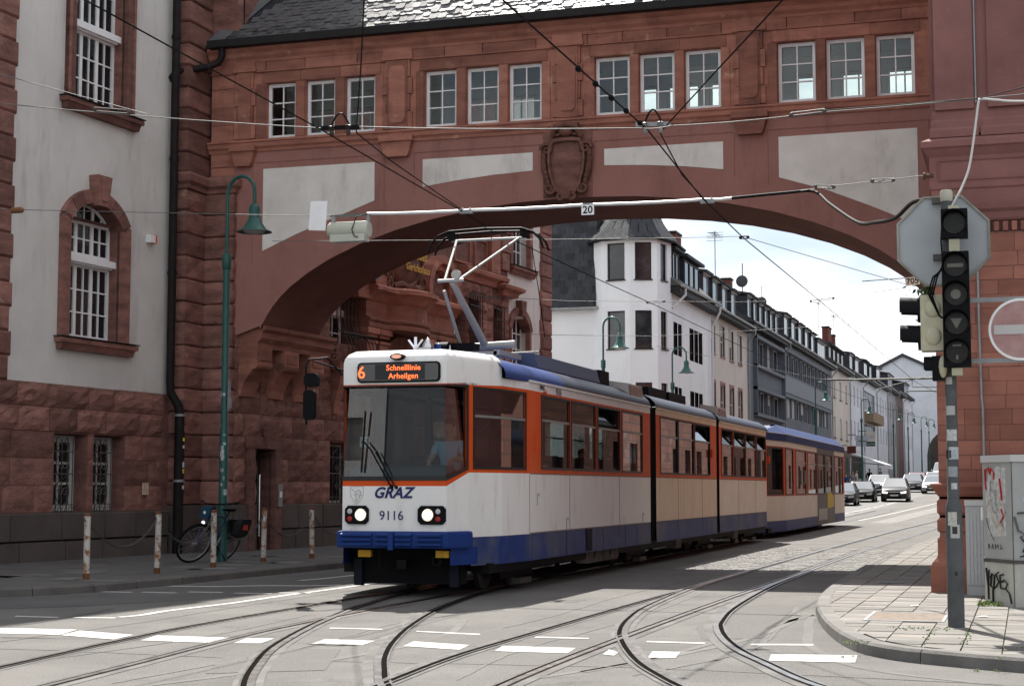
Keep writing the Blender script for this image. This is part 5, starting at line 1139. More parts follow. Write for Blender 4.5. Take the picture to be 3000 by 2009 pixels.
for y0, y1 in ((22.75, 30.65), (31.25, 37.65), (38.1, 45.2)): MB().box(1.2005, 1.206, y0, y1, .803, .817).build('rub_strip', SEAM, tr); MB().box(1.2005, 1.205, y0, y1, 1.652, 1.664).build('rub_strip', SEAM, tr)
for y in (24.7, 27.0, 28.6, 29.5): MB().box(1.206, 1.2085, y-.005, y+.005, .43, .80).build('panel_seam', BLACKP, tr)
# roof equipment
sg = MB(); 
for a in (-40, 0, 40): sg.bar((.0, 21.25, 3.36), (.0+.16*math.sin(R(a)), 21.25, 3.36+.17*math.cos(R(a))), .035, .02)
sg.bar((0, 21.25, 3.3), (0, 21.25, 3.38), .05); sg.build('roof_sign', M('roof_sign', (.6, .62, .68), .5), tr)
mb = MB(); mb.lathe([(.085, 0), (.08, .04), (.055, .08), (.02, .13), (.001, .14)], (.16, 21.3, 3.38), 14); mb.box(.05, .24, 21.2, 21.4, 3.33, 3.38); mb.build('bell', CHROME, tr, 50)
mb = MB(); mb.tube([(.45, 21.4, 3.28), (.45, 21.4, 3.42)], [.03, .006], 6); mb.build('aerial', GALV, tr); mb = MB(); mb.sphere((.30, 21.35, 3.40), .035, 8, (1, 1, 1.4)); mb.box(.27, .33, 21.3, 21.4, 3.3, 3.38); mb.build('horn', TB, tr)
mb = MB(); mb.prism([(.55, 3.30), (.86, 3.30), (.80, 3.52), (.55, 3.54)], 24.3, 28.2); mb.build('roof_fairing', M('fairing_blue', (.055, .075, .15), .5), tr); MB().box(-.6, .6, 26.4, 28.6, 3.30, 3.50).build('resistor_box', BLACKP, tr); MB().box(.2, .8, 28.4, 29.1, 3.3, 3.55).build('resistor_box', BLACKP, tr)
for y0, y1 in ((32.6, 34.3), (34.6, 36.4)): MB().box(-.7, .75, y0, y1, 3.28, 3.50).build('resistor_box', BLACKP, tr)
for y0 in (29.3, 38.4):
    sb = MB().prism([(.70, 3.2), (1.14, 3.05), (1.10, 3.36), (.70, 3.42)], y0, y0+1.15).build('side_sign_housing', M('housing_grey', (.45, .43, .40), .5), tr); MB().poly([(1.145, y0+.08, 3.09), (1.145, y0+1.07, 3.09), (1.112, y0+1.07, 3.32), (1.112, y0+.08, 3.32)]).build('side_sign_glass', M('sign_glass', (.06, .035, .03), .1), sb)
MB().lathe([(.06, 0), (.05, .12), (.02, .22)], (.6, 28.9, 3.34), 10).build('roof_antenna', GALV, tr, 40)
# pantograph
PGY = M('panto_grey', (.37, .36, .335), .55); PGL = M('panto_light', (.36, .36, .345), .45)
pg = MB(); pg.box(-.55, .55, 23.2, 23.3, 3.40, 3.48); pg.tube([(-.5, 24.15, 3.62), (.55, 24.15, 3.66)], .06, 10); pg.tube([(-.4, 23.4, 3.42), (.6, 25.2, 3.62)], .02, 6); pg.box(-.6, -.5, 23.2, 25.4, 3.40, 3.46); pg.box(.5, .6, 23.2, 25.4, 3.42, 3.50)
for x in (-.55, .55):
    for y in (23.3, 25.3): pg.lathe([(.05, 0), (.06, .03), (.04, .05), (.06, .08)], (x, y, 3.32), 10)
pb = pg.build('pantograph_base', PGL, tr, 40)
MB().lathe([(.10, -.1), (.13, -.1), (.13, .1), (.10, .1)], (-.3, 23.2, 3.5), 14, 'x', False).build('spring_drum', BLACKP, pb, 40); MB().box(-.25, .15, 23.3, 23.6, 3.4, 3.62).build('drive_box', BLACKP, pb)
MB().tube([(.05, 24.15, 3.66), (.02, 22.72, 4.46)], [.062, .045], 10).build('lower_arm', PGY, tr, 50); MB().tube([(-.12, 23.5, 3.6), (-.12, 22.75, 4.35)], .026, 6).build('thrust_rod', PGY, tr)
MB().tube([(-.2, 22.7, 4.49), (.2, 22.7, 4.49)], .026, 8).build('knee_shaft', PGL, tr); MB().lathe([(.07, -.03), (.07, .03)], (.12, 22.6, 4.56), 14, 'y').build('knee_disc', PGY, tr, 40)
for x0, x1 in ((-.1, -.52), (.1, .52)): MB().tube([(x0, 22.7, 4.48), (x1, 24.45, 5.36)], .020, 8).build('upper_arm', PGL, tr)
MB().tube([(-.62, 24.5, 5.36), (.62, 24.5, 5.36)], .022, 8).build('head_bar', PGL, tr)
for y in (24.3, 24.62):
    pts = [(-.95, y, 5.16), (-.9, y, 5.30), (-.78, y, 5.42), (-.6, y, 5.485), (0, y, 5.505), (.6, y, 5.485), (.78, y, 5.42), (.9, y, 5.30), (.95, y, 5.16)]; MB().tube(pts, .018, 6).build('collector_strip', BLACKP, tr)
for x in (-.6, .6): MB().box(x-.03, x+.03, 24.3, 24.64, 5.36, 5.48).build('head_spring', BLACKP, tr)
# cab and saloon interior
MB().prism([(20.56, .8), (21.1, .8), (21.1, 1.62), (20.9, 1.76), (20.58, 1.72)], -.68, .68, 'x').build('dashboard', M('dash_blue', (.05, .085, .10), .6), tr)
MB().box(-1.1, 1.1, 22.7, 22.74, .8, 1.75).build('cab_partition', M('partition', (.07, .07, .075), .5), tr)
for x_ in (-1.05, -.35, .35, 1.05): MB().box(x_-.03, x_+.03, 22.7, 22.74, 1.75, 2.93).build('partition_post', MATS['partition'], tr); MB().box(.85, 1.1, 22.25, 22.6, 1.72, 2.5).build('cab_curtain', M('blue_curtain', (.02, .05, .16), .9, (.03, .07, .20), 12, 1, stretch=(1, 6, .2)), tr)
MB().tube([(-.35+.12*math.cos(R(a)), 20.9, 1.62+.12*math.sin(R(a))) for a in range(0, 181, 20)], .012, 5).build('cab_rail', BLACKP, tr)
MB().box(-.52, -.38, 20.53, 20.535, 2.0, 2.14).build('course_card', WHITE, tr); lettering('67', .10, BLACKP, tr, (-.45, 20.527, 2.07))
for y in (23.4, 24.3, 25.2, 26.1, 27.0, 27.9, 28.8, 32.0, 33.0, 34.0, 35.0, 36.0, 39.0, 40.0, 41.0, 42.0, 43.0, 44.0):
    for s in (-1, 1):
        mb = MB(); mb.box(*sorted((s*.30, s*1.05)), y, y+.42, 1.18, 1.26); mb.box(*sorted((s*.30, s*1.05)), y+.38, y+.45, 1.2, 1.95); mb.build('seat', SEATM, tr)
for y in (23.0, 26.5, 30.2, 33.3, 36.6, 39.8, 43.2): MB().tube([(.25, y, .8), (.25, y, 2.93)], .018, 6).build('grab_pole', M('pole_yellow', (.5, .35, .05), .4), tr)
rehome(tr, (-8.02, 33, 0))
BLUES = M('light_blue_shirt', (.45, .62, .78), .8, (.38, .54, .70), 9, 1); NAVYT = M('navy_trousers', (.015, .018, .035), .8)
person('tram driver in light blue shirt sitting behind the windscreen', (-8.02+.42, 21.50, 1.46), 0, BLUES, NAVYT, 'sit', arms=((.25, -.12, -.22, .18, -.34, -.24), (.25, -.12, -.22, .16, -.34, -.20)))
tw = M('white_shirt', (.62, .62, .60), .8); tg = M('grey_shirt', (.20, .20, .21), .8); td = M('dark_shirt', (.05, .05, .06), .8)
for k, (y, x, m, lab) in enumerate(((23.75, .75, td, 'passenger in dark shirt behind the cab of the front tram'), (24.55, .72, tw, 'passenger in white shirt at the first side window of the tram'), (27.35, .75, tg, 'passenger in grey shirt at the third side window of the tram'), (29.15, .75, tw, 'passenger in pale shirt at the fourth side window of the tram'), (34.4, .75, td, 'passenger in dark shirt in the middle section of the tram'))):
    person(lab, (-8.02+x, y, 1.16), math.pi*(k % 2), m, NAVYT, 'sit', HAIR if k != 3 else HAIR2, 'tram passengers')
# ================================================================ TRAILER CAR BEHIND
t2 = thing('tram_trailer', 'low floor tram trailer with dark blue angular roof behind the front tram', 'tram', (-8.1, 0, 0))
T2W = M('trailer_white', (.74, .67, .57), .5, (.66, .59, .50), 2, 1, spec=.3); T2B = M('trailer_roof_blue', (.008, .028, .12), .6, (.012, .036, .14), 3, 1, spec=.2); T2O = M('trailer_orange', (.55, .075, .016), .5, spec=.2); ADG = M('advert_grey', (.055, .058, .06), .5, (.10, .10, .10), 1.5, 1)
kn = [(1.2, 66.2), (1.2, 49.8), (.92, 47.3), (-.92, 47.3), (-1.2, 49.8), (-1.2, 66.2)]; U2, F2 = path_map(kn); IN2 = 1 if F2((U2[2]+U2[3])/2, .1).y > 47.3 else -1
def W2(u, z, d=0.): p = F2(u, d*IN2); return (p.x, p.y, z)
y2 = lambda y: uy(U2, kn, y, 1)
wins2 = [(47.65, 49.4), (49.75, 51.3), (52.0, 54.4), (54.9, 57.2), (57.6, 59.6), (59.9, 61.9), (62.9, 65.6)]
h2 = [(y2(b), y2(a), 1.28, 2.62) for a, b in wins2]+[(U2[2]+.1, U2[3]-.1, 1.35, 2.6)]
for z0, z1, m, nm in ((1.22, 2.68, T2O, 'window_band'), (.50, 1.22, T2W, 'lower_body'), (.18, .50, TBF, 'side_skirt'), (2.68, 2.88, T2W, 'cornice_band')):
    mb = MB(); gridwall(mb, U2, [z0, z1], h2 if nm == 'window_band' else [], W2, .03 if nm == 'window_band' else 0); mb.build(nm, m, t2)
mb = MB(); gridwall(mb, U2, [.18, 2.88], h2, lambda u, z, d: W2(u, z, .06)); mb.build('interior_lining', TIN, t2)
for k, h in enumerate(h2): tram_window(W2, *h, t2, us=U2, tz=2.25 if 2 <= k < 7 else None)
def W2r(u, z, d):
    p = W2(u, z, d); return (p[0], p[1]+(2.6 if z > 3.2 and 46 < p[1] < 49 else 0), z-(.0 if z < 3.2 or p[1] > 49 else .02))
mb = MB(); mb.loft([[W2r(u, z, d) for u in U2] for z, d in ((2.84, -.02), (3.06, -.03), (3.10, .02), (3.34, .30), (3.37, .38))], False); mb.poly([W2r(u, 3.37, .38) for u in U2]); mb.build('roof', T2B, t2)
mb = MB(); mb.loft([[W2(u, z, -.035) for u in U2[:3]] for z in (3.06, 3.08)], False); mb.build('roof_edge', WHITE, t2)
a_, b_ = y2(62.7), y2(57.4); mb = MB(); gridwall(mb, [a_, b_], [.19, 2.86], [h for h in h2[:7] if a_ < h[0] < b_], lambda u, z, d: W2(u, z, -.006)); ad = mb.build('advert_panel', ADG, t2)
MB().prism([(60.3, .72), (62.3, .78), (62.3, 1.20), (61.7, 1.22), (61.7, 1.30), (60.3, 1.26)], 1.21, 1.215, 'x').build('advert_patch', M('advert_yellow', (.55, .42, .01), .5), t2); MB().box(1.21, 1.216, 57.6, 60.2, .34, .74).build('advert_label', M('label_white', (.40, .40, .38), .6), t2)
for i, l in enumerate(('Einfach', 'besser', 'fahren')): lettering(l, .30, M('advert_text', (.4, .4, .4), .6), t2, (1.216, 61.0, 2.3-.32*i), (R(90), 0, R(90)))
MB().box(-.9, .9, 47.5, 66, .3, .36).build('floor', TIN, t2); MB().box(-.9, .9, 47.5, 66, 2.82, 2.86).build('ceiling', TIN, t2); MB().box(-1.19, 1.19, 66.15, 66.2, .2, 2.88).build('rear_panel', T2W, t2); MB().box(-1.0, 1.0, 47.4, 65.8, .16, .30).build('underframe', BLACKP, t2)
for y in (49.2, 56, 63.5): 
    for s in (-1, 1): MB().lathe([(.28, -.05), (.31, 0), (.28, .05)], (s*.55, y, .30), 16, 'x').build('wheel', WHEELM, t2, 40)
MB().tube([(1.21, 53.7, 2.0), (1.26, 53.7, 2.02), (1.26, 53.7, 1.6), (1.21, 53.7, 1.58)], .03, 5).build('grab_handle', GALV, t2)
MB().tube([(.0, 46.1, .5), (0, 47.4, .5)], .10, 8).build('coupling_bar', BLACKP, t2)
rehome(t2, (-8.1, 56.5, 0))
# ================================================================ HOUSES ALONG THE STREET
def rough_wall(name, col, col2=None): return M(name, col, .92, col2 or tuple(c*.84 for c in col), .5, 1, .1, 60, dirt=(tuple(c*.55 for c in col), .9, .4, .55, .8, (1, 1, .25)))
TILE = M('roof_tiles', (.060, .055, .055), .8, (.095, .085, .08), 1.2, 1, .5, 14, stretch=(1, 1, 6)); TILE2 = M('roof_slates', (.045, .047, .055), .7, (.07, .072, .08), 1.5, 1, .4, 14)
BRICK = M('chimney_brick', (.16, .05, .035), .9, (.10, .035, .025), 5, 1); FRD = M('dark_frame', (.022, .018, .016), .5); FRW = M('white_frame', (.60, .61, .62), .5)
BLIND = M('roller_blind', (.42, .42, .41), .7, (.34, .34, .33), 5, 1, stretch=(.1, .1, 12))
def simple_window(parent, u0, u1, z0, z1, fm, y=0., dep=.14, nx=2, nz=1, gm=GLASS_F, sillm=None, blind=0.):
    fr = .055; mb = MB()
    mb.box(u0, u0+fr, y+dep-.05, y+dep, z0, z1); mb.box(u1-fr, u1, y+dep-.05, y+dep, z0, z1); mb.box(u0+fr, u1-fr, y+dep-.05, y+dep, z0, z0+fr); mb.box(u0+fr, u1-fr, y+dep-.05, y+dep, z1-fr, z1)
    for i in range(1, nx): u = u0+(u1-u0)*i/nx; mb.box(u-.03, u+.03, y+dep-.045, y+dep-.005, z0+fr, z1-fr)
    for i in range(1, nz): z = z0+(z1-z0)*i/nz; mb.box(u0+fr, u1-fr, y+dep-.04, y+dep-.01, z-.025, z+.025)
    w_ = mb.build('window', fm, parent); pane(w_, u0+fr, u1-fr, y+dep-.03, z0+fr, z1-fr, gm)
    if blind: MB().box(u0+fr, u1-fr, y+dep-.06, y+dep-.045, z1-(z1-z0)*blind, z1-fr).build('blind', BLIND, w_)
    if sillm: MB().box(u0-.06, u1+.06, y-.07, y+dep, z0-.07, z0-.001).build('sill', sillm, w_)
    return w_
def dormer(parent, u0, u1, z0, z1, y, fm, cheek=SLATE_W, n=2, deep=2.0):
    mb = MB(); mb.box(u0, u0+.12, y, y+deep, z0, z1); mb.box(u1-.12, u1, y, y+deep, z0, z1); mb.box(u0+.12, u1-.12, y+.12, y+deep, z0, z1); mb.prism([(y-.22, z1), (y+deep, z1+.35), (y+deep, z1+.5), (y-.25, z1+.12)], u0-.15, u1+.15, 'x')
    d = mb.build('dormer', cheek, parent); simple_window(d, u0+.13, u1-.13, z0+.12, z1-.04, fm, y-.02, .10, n); MB().box(u0+.02, u1-.02, y-.10, y, z1-.05, z1+.06).build('fascia', FRW if fm is FRW else cheek, d)
    return d
def house(y0, y1, hg, wall, rows, label, dorm=(), roofm=TILE, ridge=3.1, depth=9., xr=-15., fm=FRW, sillm=None, chim=(), reveal=.14, extra=None, shop=None):
    """row house facing the street (+X). rows: (z0,z1,[(u0,u1)...],nx,nz,blind)"""
    g = gz((y0+y1)/2); t = thing('terraced_house', label, 'house', (xr, y0, g), math.pi/2); L = y1-y0; hg -= g
    holes = [(a, b, z0-g, z1-g) for z0, z1, ws, *_ in rows for a, b in ws]
    mb = MB(); gridwall(mb, [0, L], [0, hg+.1], holes, FLAT, reveal); mb.build('wall', wall, t); MB().box(0, L, reveal+.02, depth, 0, hg+.05).build('core', ROOM, t)
    for z0, z1, ws, nx, nz, bl in rows:
        for i, (a, b) in enumerate(ws): simple_window(t, a, b, z0-g, z1-g, fm, 0, reveal-.005, nx, nz, sillm=sillm, blind=(bl[i % len(bl)] if bl else 0))
    mb = MB(); ov = .45; mb.poly([(0, -ov, hg), (L, -ov, hg), (L, depth/2, hg+ridge), (0, depth/2, hg+ridge)]); mb.poly([(0, depth+ov, hg), (L, depth+ov, hg), (L, depth/2, hg+ridge), (0, depth/2, hg+ridge)]); mb.poly([(0, -ov, hg), (0, depth+ov, hg), (0, depth/2, hg+ridge)]); mb.poly([(L, -ov, hg), (L, depth+ov, hg), (L, depth/2, hg+ridge)])
    rf = mb.build('roof', roofm, t); MB().box(0, L, -ov+.02, .02, hg-.28, hg-.01).build('eaves', GUTTER, t); MB().tube([(0, -ov-.06, hg-.02), (L, -ov-.06, hg-.02)], .075, 6).build('gutter', GALV, t)
    for (a, b, z0, z1, n) in dorm: dormer(t, a, b, z0-g, z1-g, depth/2*(max(0, (z0-g-hg))/ridge)-.35, fm, n=n)
    for (u, yy, w_, top) in chim:
        c = MB().box(u, u+w_, yy, yy+.55, hg+ridge*.5, top-g).build('chimney', BRICK, rf); MB().box(u-.06, u+w_+.06, yy-.06, yy+.61, top-g, top-g+.1).build('chimney_cap', GUTTER, c)
    mb = MB(); mb.tube([(L-.12, -ov-.05, hg-.1), (L-.12, -ov-.05, hg-.35), (L-.12, -.12, hg-.75), (L-.12, -.12, .2)], .055, 6); mb.build('downpipe', GALV, t)
    if shop: MB().box(.4, L-.4, -.02, .04, .2, 2.9).build('shop_front', GLASS_F, t); MB().box(.2, L-.2, -.12, .05, 2.95, 3.5).build('shop_fascia', shop, t)
    return t
# white corner house with the polygonal turret bay
wh = thing('corner_house', 'white corner house with slated turret bay behind the tram', 'house', (0, 0, 0))
WHP = rough_wall('white_render', (.80, .82, .85), (.74, .76, .79))
bay = [(-17.85, 69.3), (-17.4, 68.85), (-16.1, 68.6), (-14.95, 68.95), (-14.62, 70.3)]
MB().prism([(-20.2, 69.9), (-17.9, 69.9), (-17.2, 70.6), (-15.0, 71.0), (-15.0, 79.9), (-20.2, 79.9)], 0, 9.3, 'z').build('core', ROOM, wh)
mb = MB(); mb.poly([(-20.2, 69.3, 0), (-17.5, 69.3, 0), (-17.5, 69.3, 9.4), (-20.2, 69.3, 9.4)]); mb.build('front_wall', WHP, wh)
Ub = [0.]
for a, b in zip(bay, bay[1:]): Ub.append(Ub[-1]+math.dist(a, b))
def BF(u, z, d=0.):
    i = 0
    while i < len(Ub)-2 and u > Ub[i+1]: i += 1
    t = (u-Ub[i])/(Ub[i+1]-Ub[i]); a, b = Vector(bay[i]), Vector(bay[i+1]); p = a.lerp(b, t); dr = (b-a).normalized(); n = Vector((-dr.y, dr.x)); p = p+n*d; return (p.x, p.y, z)
bh = []
for z0, z1 in ((10.4, 12.0), (7.42, 9.05), (4.2, 5.95)):
    bh += [(Ub[1]+.28, Ub[1]+1.1, z0, z1), (Ub[2]+.24, Ub[2]+.95, z0, z1), (Ub[3]+.32, Ub[3]+.95, z0, z1)]
mb = MB(); gridwall(mb, Ub, [0, 12.12], bh, BF, .14); mb.build('turret_wall', WHP, wh)
for h in bh:
    mb = MB(); ring_frame(mb, BF, h[0]+.05, h[1]-.05, h[2]+.05, h[3]-.05, .06, .07, .12); w_ = mb.build('window', FRD, wh); g = MB(); gridwall(g, [h[0], h[1]], [h[2], h[3]], [], lambda u, z, d: BF(u, z, .11)); g.build('pane', GLASS_F, w_)
    mb = MB(); mb.loft([[BF(h[0]-.05, h[2]-.06, -.05), BF(h[1]+.05, h[2]-.06, -.05)], [BF(h[0]-.05, h[2], -.05), BF(h[1]+.05, h[2], -.05)], [BF(h[0]-.05, h[2], .12), BF(h[1]+.05, h[2], .12)]], False); mb.build('sill', FRD, w_)
ap_ = Vector((-16.2, 70.6)); rings = []
for f_, z in ((1.16, 12.08), (1.17, 12.16), (.9, 12.55), (.66, 13.1), (.44, 14.0), (.2, 15.2), (.01, 16.0)): rings.append([(ap_.x+(x-ap_.x)*f_, ap_.y+(y-ap_.y)*f_, z) for x, y in bay+[(-14.7, 72.5), (-17.9, 72.5)]])
mb = MB(); mb.loft(rings); trf = mb.build('turret_roof', SLATE_W, wh)
# slates on the turret, laid in curved rows
cnt = 0; rest = MB(); random.seed(8)
for ri in range(9):
    t0 = ri/9; f0 = 1.17-.62*t0; z0 = 12.16+1.45*t0**1.25; f1 = f0-.085; z1 = z0+.26
    for a, b in zip(bay[:4], bay[1:4]+[bay[4]]):
        L = math.dist(a, b)*f0; n = max(2, int(L/.34))
        for k in range(n):
            s0, s1 = (k+.04)/n, (k+.96)/n; P4 = []
            for s_, f_, z, o in ((s0, f0, z0, .03), ((s0+s1)/2, f0+.012, z0-.03, .035), (s1, f0, z0, .03), (s1, f1, z1, .008), (s0, f1, z1, .008)):
                x = a[0]+(b[0]-a[0])*s_; y = a[1]+(b[1]-a[1])*s_; d = Vector((x-ap_.x, y-ap_.y)); q = ap_+d*f_+d.normalized()*o; P4.append((q.x, q.y, z+o*.5))
            MB().poly(P4).build('slate', SLATE_W, trf) if False else rest.poly(P4)
tag(rest.build('turret_slates', SLATE_D, trf), kind='stuff')
# mansard slope with slate rows
mb = MB(); mb.prism([(69.05, 9.3), (69.6, 13.4), (72, 13.4), (72, 9.3)], -20.2, -17.75, 'x'); mn = mb.build('mansard', SLATE_W, wh)
for r_ in range(13):
    z = 9.32+.30*r_; yy = 69.03+(z-9.3)*.134; x = -20.15+(r_ % 2)*.2
    while x < -17.9: wd = random.uniform(.36, .44); MB().prism([(yy-.02, z), (yy+.025, z+.31), (yy+.04, z+.31), (yy-.005, z)], x, min(x+wd-.01, -17.76), 'x').build('slate', SLATE_D, mn); x += wd
MB().box(-20.2, -17.6, 68.95, 69.3, 9.2, 9.3).build('mansard_gutter', GALV, wh)
sw = [(70.85, 72.7, 7.3, 8.75), (74.45, 77.65, 7.3, 8.8), (71.0, 72.6, 4.5, 5.9), (74.5, 77.6, 4.5, 5.9)]
mb = MB(); gridwall(mb, [70.3, 79.9], [0, 10.3], [(a, b, c, d) for a, b, c, d in sw], lambda u, z, d: (-14.66-d, u, z), .16); mb.build('side_wall', WHP, wh)
for a, b, c, d in sw:
    n = 2 if b-a < 2 else 3
    for i in range(n):
        u0 = a+(b-a)*i/n+.06; u1 = a+(b-a)*(i+1)/n-.06; f = MB(); ring_frame(f, lambda u, z, dd: (-14.66-dd, u, z), u0+.06, u1-.06, c+.06, d-.06, .06, .08, .13); w_ = f.build('window', FRD, wh); MB().box(-14.80, -14.79, u0, u1, c, d).build('pane', GLASS_F, w_)
        if i: MB().box(-14.82, -14.66, u0-.12, u0, c, d).build('pier', WHP, wh)
mb = MB(); mb.poly([(-14.2, 70.2, 10.25), (-14.2, 79.9, 10.4), (-18.5, 79.9, 14.2), (-18.5, 70.5, 14.0)]); mb.poly([(-22, 70.2, 10.25), (-22, 79.9, 10.4), (-18.5, 79.9, 14.2), (-18.5, 70.5, 14.0)]); mb.poly([(-14.2, 70.2, 10.25), (-18.5, 70.5, 14.0), (-22, 70.2, 10.25)]); mrf = mb.build('main_roof', TILE, wh)
MB().box(-14.66, -14.2, 70.2, 79.9, 9.95, 10.22).build('eaves', GUTTER, wh); MB().tube([(-14.12, 70.2, 10.25), (-14.12, 79.9, 10.4)], .08, 6).build('gutter', GALV, wh)
for a, b in ((70.95, 72.6), (73.6, 77.4)):
    mb = MB(); mb.box(-17.5, -14.75, a, b, 10.45, 11.95); mb.prism([(-14.5, 11.95), (-17.5, 12.4), (-17.5, 12.6), (-14.5, 12.1)], a-.2, b+.2, 'y') ; d_ = mb.build('dormer', SLATE_W, wh); n = 2 if b-a < 2 else 3
    for i in range(n): u0 = a+.1+(b-a-.2)*i/n; u1 = a+.1+(b-a-.2)*(i+1)/n-.08; f = MB(); ring_frame(f, lambda u, z, dd: (-14.73-dd, u, z), u0+.06, u1-.06, 10.6, 11.8, .05, -.03, .0); w_ = f.build('window', FRD, d_); MB().box(-14.745, -14.735, u0, u1, 10.56, 11.84).build('pane', GLASS_F, w_)
for y in (78.4, 79.3): pass
c_ = MB().box(-16.6, -16.0, 78.0, 79.4, 11.5, 13.8).build('chimney', BRICK, mrf); MB().box(-16.65, -15.95, 77.95, 79.45, 13.8, 13.9).build('chimney_cap', GUTTER, c_)
mb = MB(); mb.tube([(-14.12, 79.5, 10.3), (-14.15, 79.5, 10.0), (-14.5, 79.5, 9.3), (-14.56, 79.5, .2)], .07, 7); mb.tube([(-14.12, 70.9, 10.2), (-14.12, 70.9, 9.9), (-14.5, 70.5, 9.4), (-14.6, 70.4, 9.3)], .06, 7); mb.build('downpipe', FRW, wh)
MB().box(-18.6, -17.2, 68.3, 69.3, 5.45, 5.6).build('canopy_roof', GUTTER, wh)
rehome(wh, (-16.5, 73, 0))
BEI = rough_wall('beige_render', (.60, .55, .50)); PINK = M('pink_surround', (.30, .16, .15), .8); GRY = rough_wall('grey_cladding', (.14, .16, .185), (.12, .135, .155)); GRYD = M('grey_frame_panel', (.10, .12, .145), .6); WH2 = rough_wall('white_render_far', (.66, .69, .74)); WH3 = rough_wall('cool_white_render', (.58, .61, .66)); GR3 = rough_wall('warm_grey_render', (.30, .30, .32)); BRN = M('brown_cladding', (.12, .075, .07), .8)
hb = house(79.95, 93.0, 10.5, BEI, [(8.25, 9.85, [(1.65+2.75*i, 2.85+2.75*i) for i in range(4)], 1, 2, [.5, .35, .55, .9]), (5.0, 6.8, [(1.65+2.75*i, 2.85+2.75*i) for i in range(4)], 1, 2, [.0])], 'beige rendered house with pink window surrounds beside the white corner house', [(1.0, 2.6, 10.9, 12.2, 1), (3.6, 5.2, 10.9, 12.2, 1), (6.4, 8.0, 10.9, 12.2, 1), (9.2, 10.8, 10.9, 12.2, 1)], xr=-15., sillm=PINK, shop=GRYD)
for i in range(4):
    for z0, z1 in ((8.25, 9.85), (5.0, 6.8)):
        u = 1.65+2.75*i; g = gz(86.5)
        mb = MB(); mb.box(u-.16, u, -.02, .06, z0-g, z1-g); mb.box(u+1.2, u+1.36, -.02, .06, z0-g, z1-g); mb.box(u-.16, u+1.36, -.02, .06, z1-g, z1-g+.15); mb.build('window_surround', PINK if z0 < 6 else M('pale_surround', (.42, .38, .36), .8), hb)
ga = house(93.0, 107.6, 10.9, GRY, [(8.75, 10.2, [(2.4, 4.6), (4.75, 7.6), (7.75, 10.2), (10.4, 13.6)], 1, 1, [0, .0, .95, .0]), (5.9, 7.2, [(2.4, 4.6), (4.75, 7.6), (7.75, 10.2), (10.4, 13.6)], 1, 1, [0, 0, .5, .0])], 'slate grey modern house with broad window boxes next to the beige house', [(.8+2.2*i, 2.2+2.2*i, 11.2, 12.5, 1) for i in range(6)], roofm=TILE2, reveal=.3, chim=[(9.8, 2.6, .9, 14.6)])
for z in (8.55, 10.25, 5.7, 7.25): MB().box(2.1, 13.9, -.25, .02, z-gz(100)-.09, z-gz(100)+.09).build('window_ledge', GRYD, ga)
for u in (2.1, 13.7): MB().box(u, u+.2, -.25, .02, 5.7-gz(100), 10.3-gz(100)).build('window_ledge_side', GRYD, ga)
gb = house(107.6, 135., 11.2, GRY, [(9.0, 10.4, [(1.6+2.35*i, 3.75+2.35*i) for i in range(10)], 1, 1, [0, .0, 0, 0]), (6.1, 7.4, [(1.6+2.35*i, 3.75+2.35*i) for i in range(10)], 1, 1, [.97, .97, 0, .6, 0, 0, 0, .95, .0, .9])], 'grey office block with long bands of narrow windows past the grey house', [(1.2+3.6*i, 3.4+3.6*i, 11.5, 12.9, 1) for i in range(5)]+[(19.5, 25, 11.5, 12.8, 4)], roofm=TILE2, fm=FRW, reveal=.2)
for z0, z1, m in ((7.7, 8.8, M('band_grey', (.20, .225, .25), .7)), (10.45, 10.9, GRYD), (7.42, 7.65, GRYD)): MB().box(.2, 27.2, -.10, .02, z0-gz(121), z1-gz(121)).build('cladding_band', m, gb)
def bx_(y): return -15.
NW = lambda n, L, w_: [(L*(i+.5)/n-w_/2, L*(i+.5)/n+w_/2) for i in range(n)]
house(135., 149.2, 11.6, BEI, [(8.9, 10.4, NW(3, 14.2, 1.5), 1, 1, [.95, .95, .95]), (5.6, 7.3, NW(3, 14.2, 1.5), 1, 1, [.95, .95, .95])], 'narrow pale house with brown closed shutters after the grey office block', [(1+3.2*i, 3.2+3.2*i, 12, 13.2, 2) for i in range(4)], xr=bx_(142), fm=BRN, sillm=BRN, chim=[(9.5, 1.2, 2.4, 15.4)], shop=BRN)
house(149.2, 162.1, 11.9, WH2, [(9.0, 10.8, NW(4, 12.9, 1.2), 1, 2, [.3, 0, .6, .2]), (5.8, 7.6, NW(4, 12.9, 1.2), 1, 2, [0, .5, 0, .4])], 'white house with four tall windows per storey beyond the shuttered house', [(2, 5, 12.2, 13.6, 2), (7, 11, 12.2, 13.6, 3)], chim=[(5.4, 1.8, 1.2, 15.6)], xr=bx_(155), shop=WH3)
hc = house(162.1, 177., 12.2, WH2, [(9.2, 11., [(1.5, 13.4)], 4, 1, None), (5.9, 7.7, [(1.5, 13.4)], 4, 1, None)], 'white house with wide grey window bands and balcony rail far along the street', [(3, 7, 12.5, 14., 2), (9, 12, 12.5, 14, 2)], xr=bx_(170), fm=GRYD, roofm=TILE2)
MB().box(1.2, 13.6, -.9, .0, 7.9-gz(170), 8.9-gz(170)).build('balcony_front', M('balcony_wood', (.22, .16, .10), .8), hc)
house(177., 191.3, 12.6, WH3, [(9.5, 11.2, NW(4, 14.3, 1.2), 1, 1, [0, .5, .2, 0]), (6.2, 7.9, NW(4, 14.3, 1.2), 1, 1, [.4, 0, 0, .6])], 'plain pale house with small square windows far along the street', [(4, 9, 13, 14.5, 3)], xr=bx_(184))
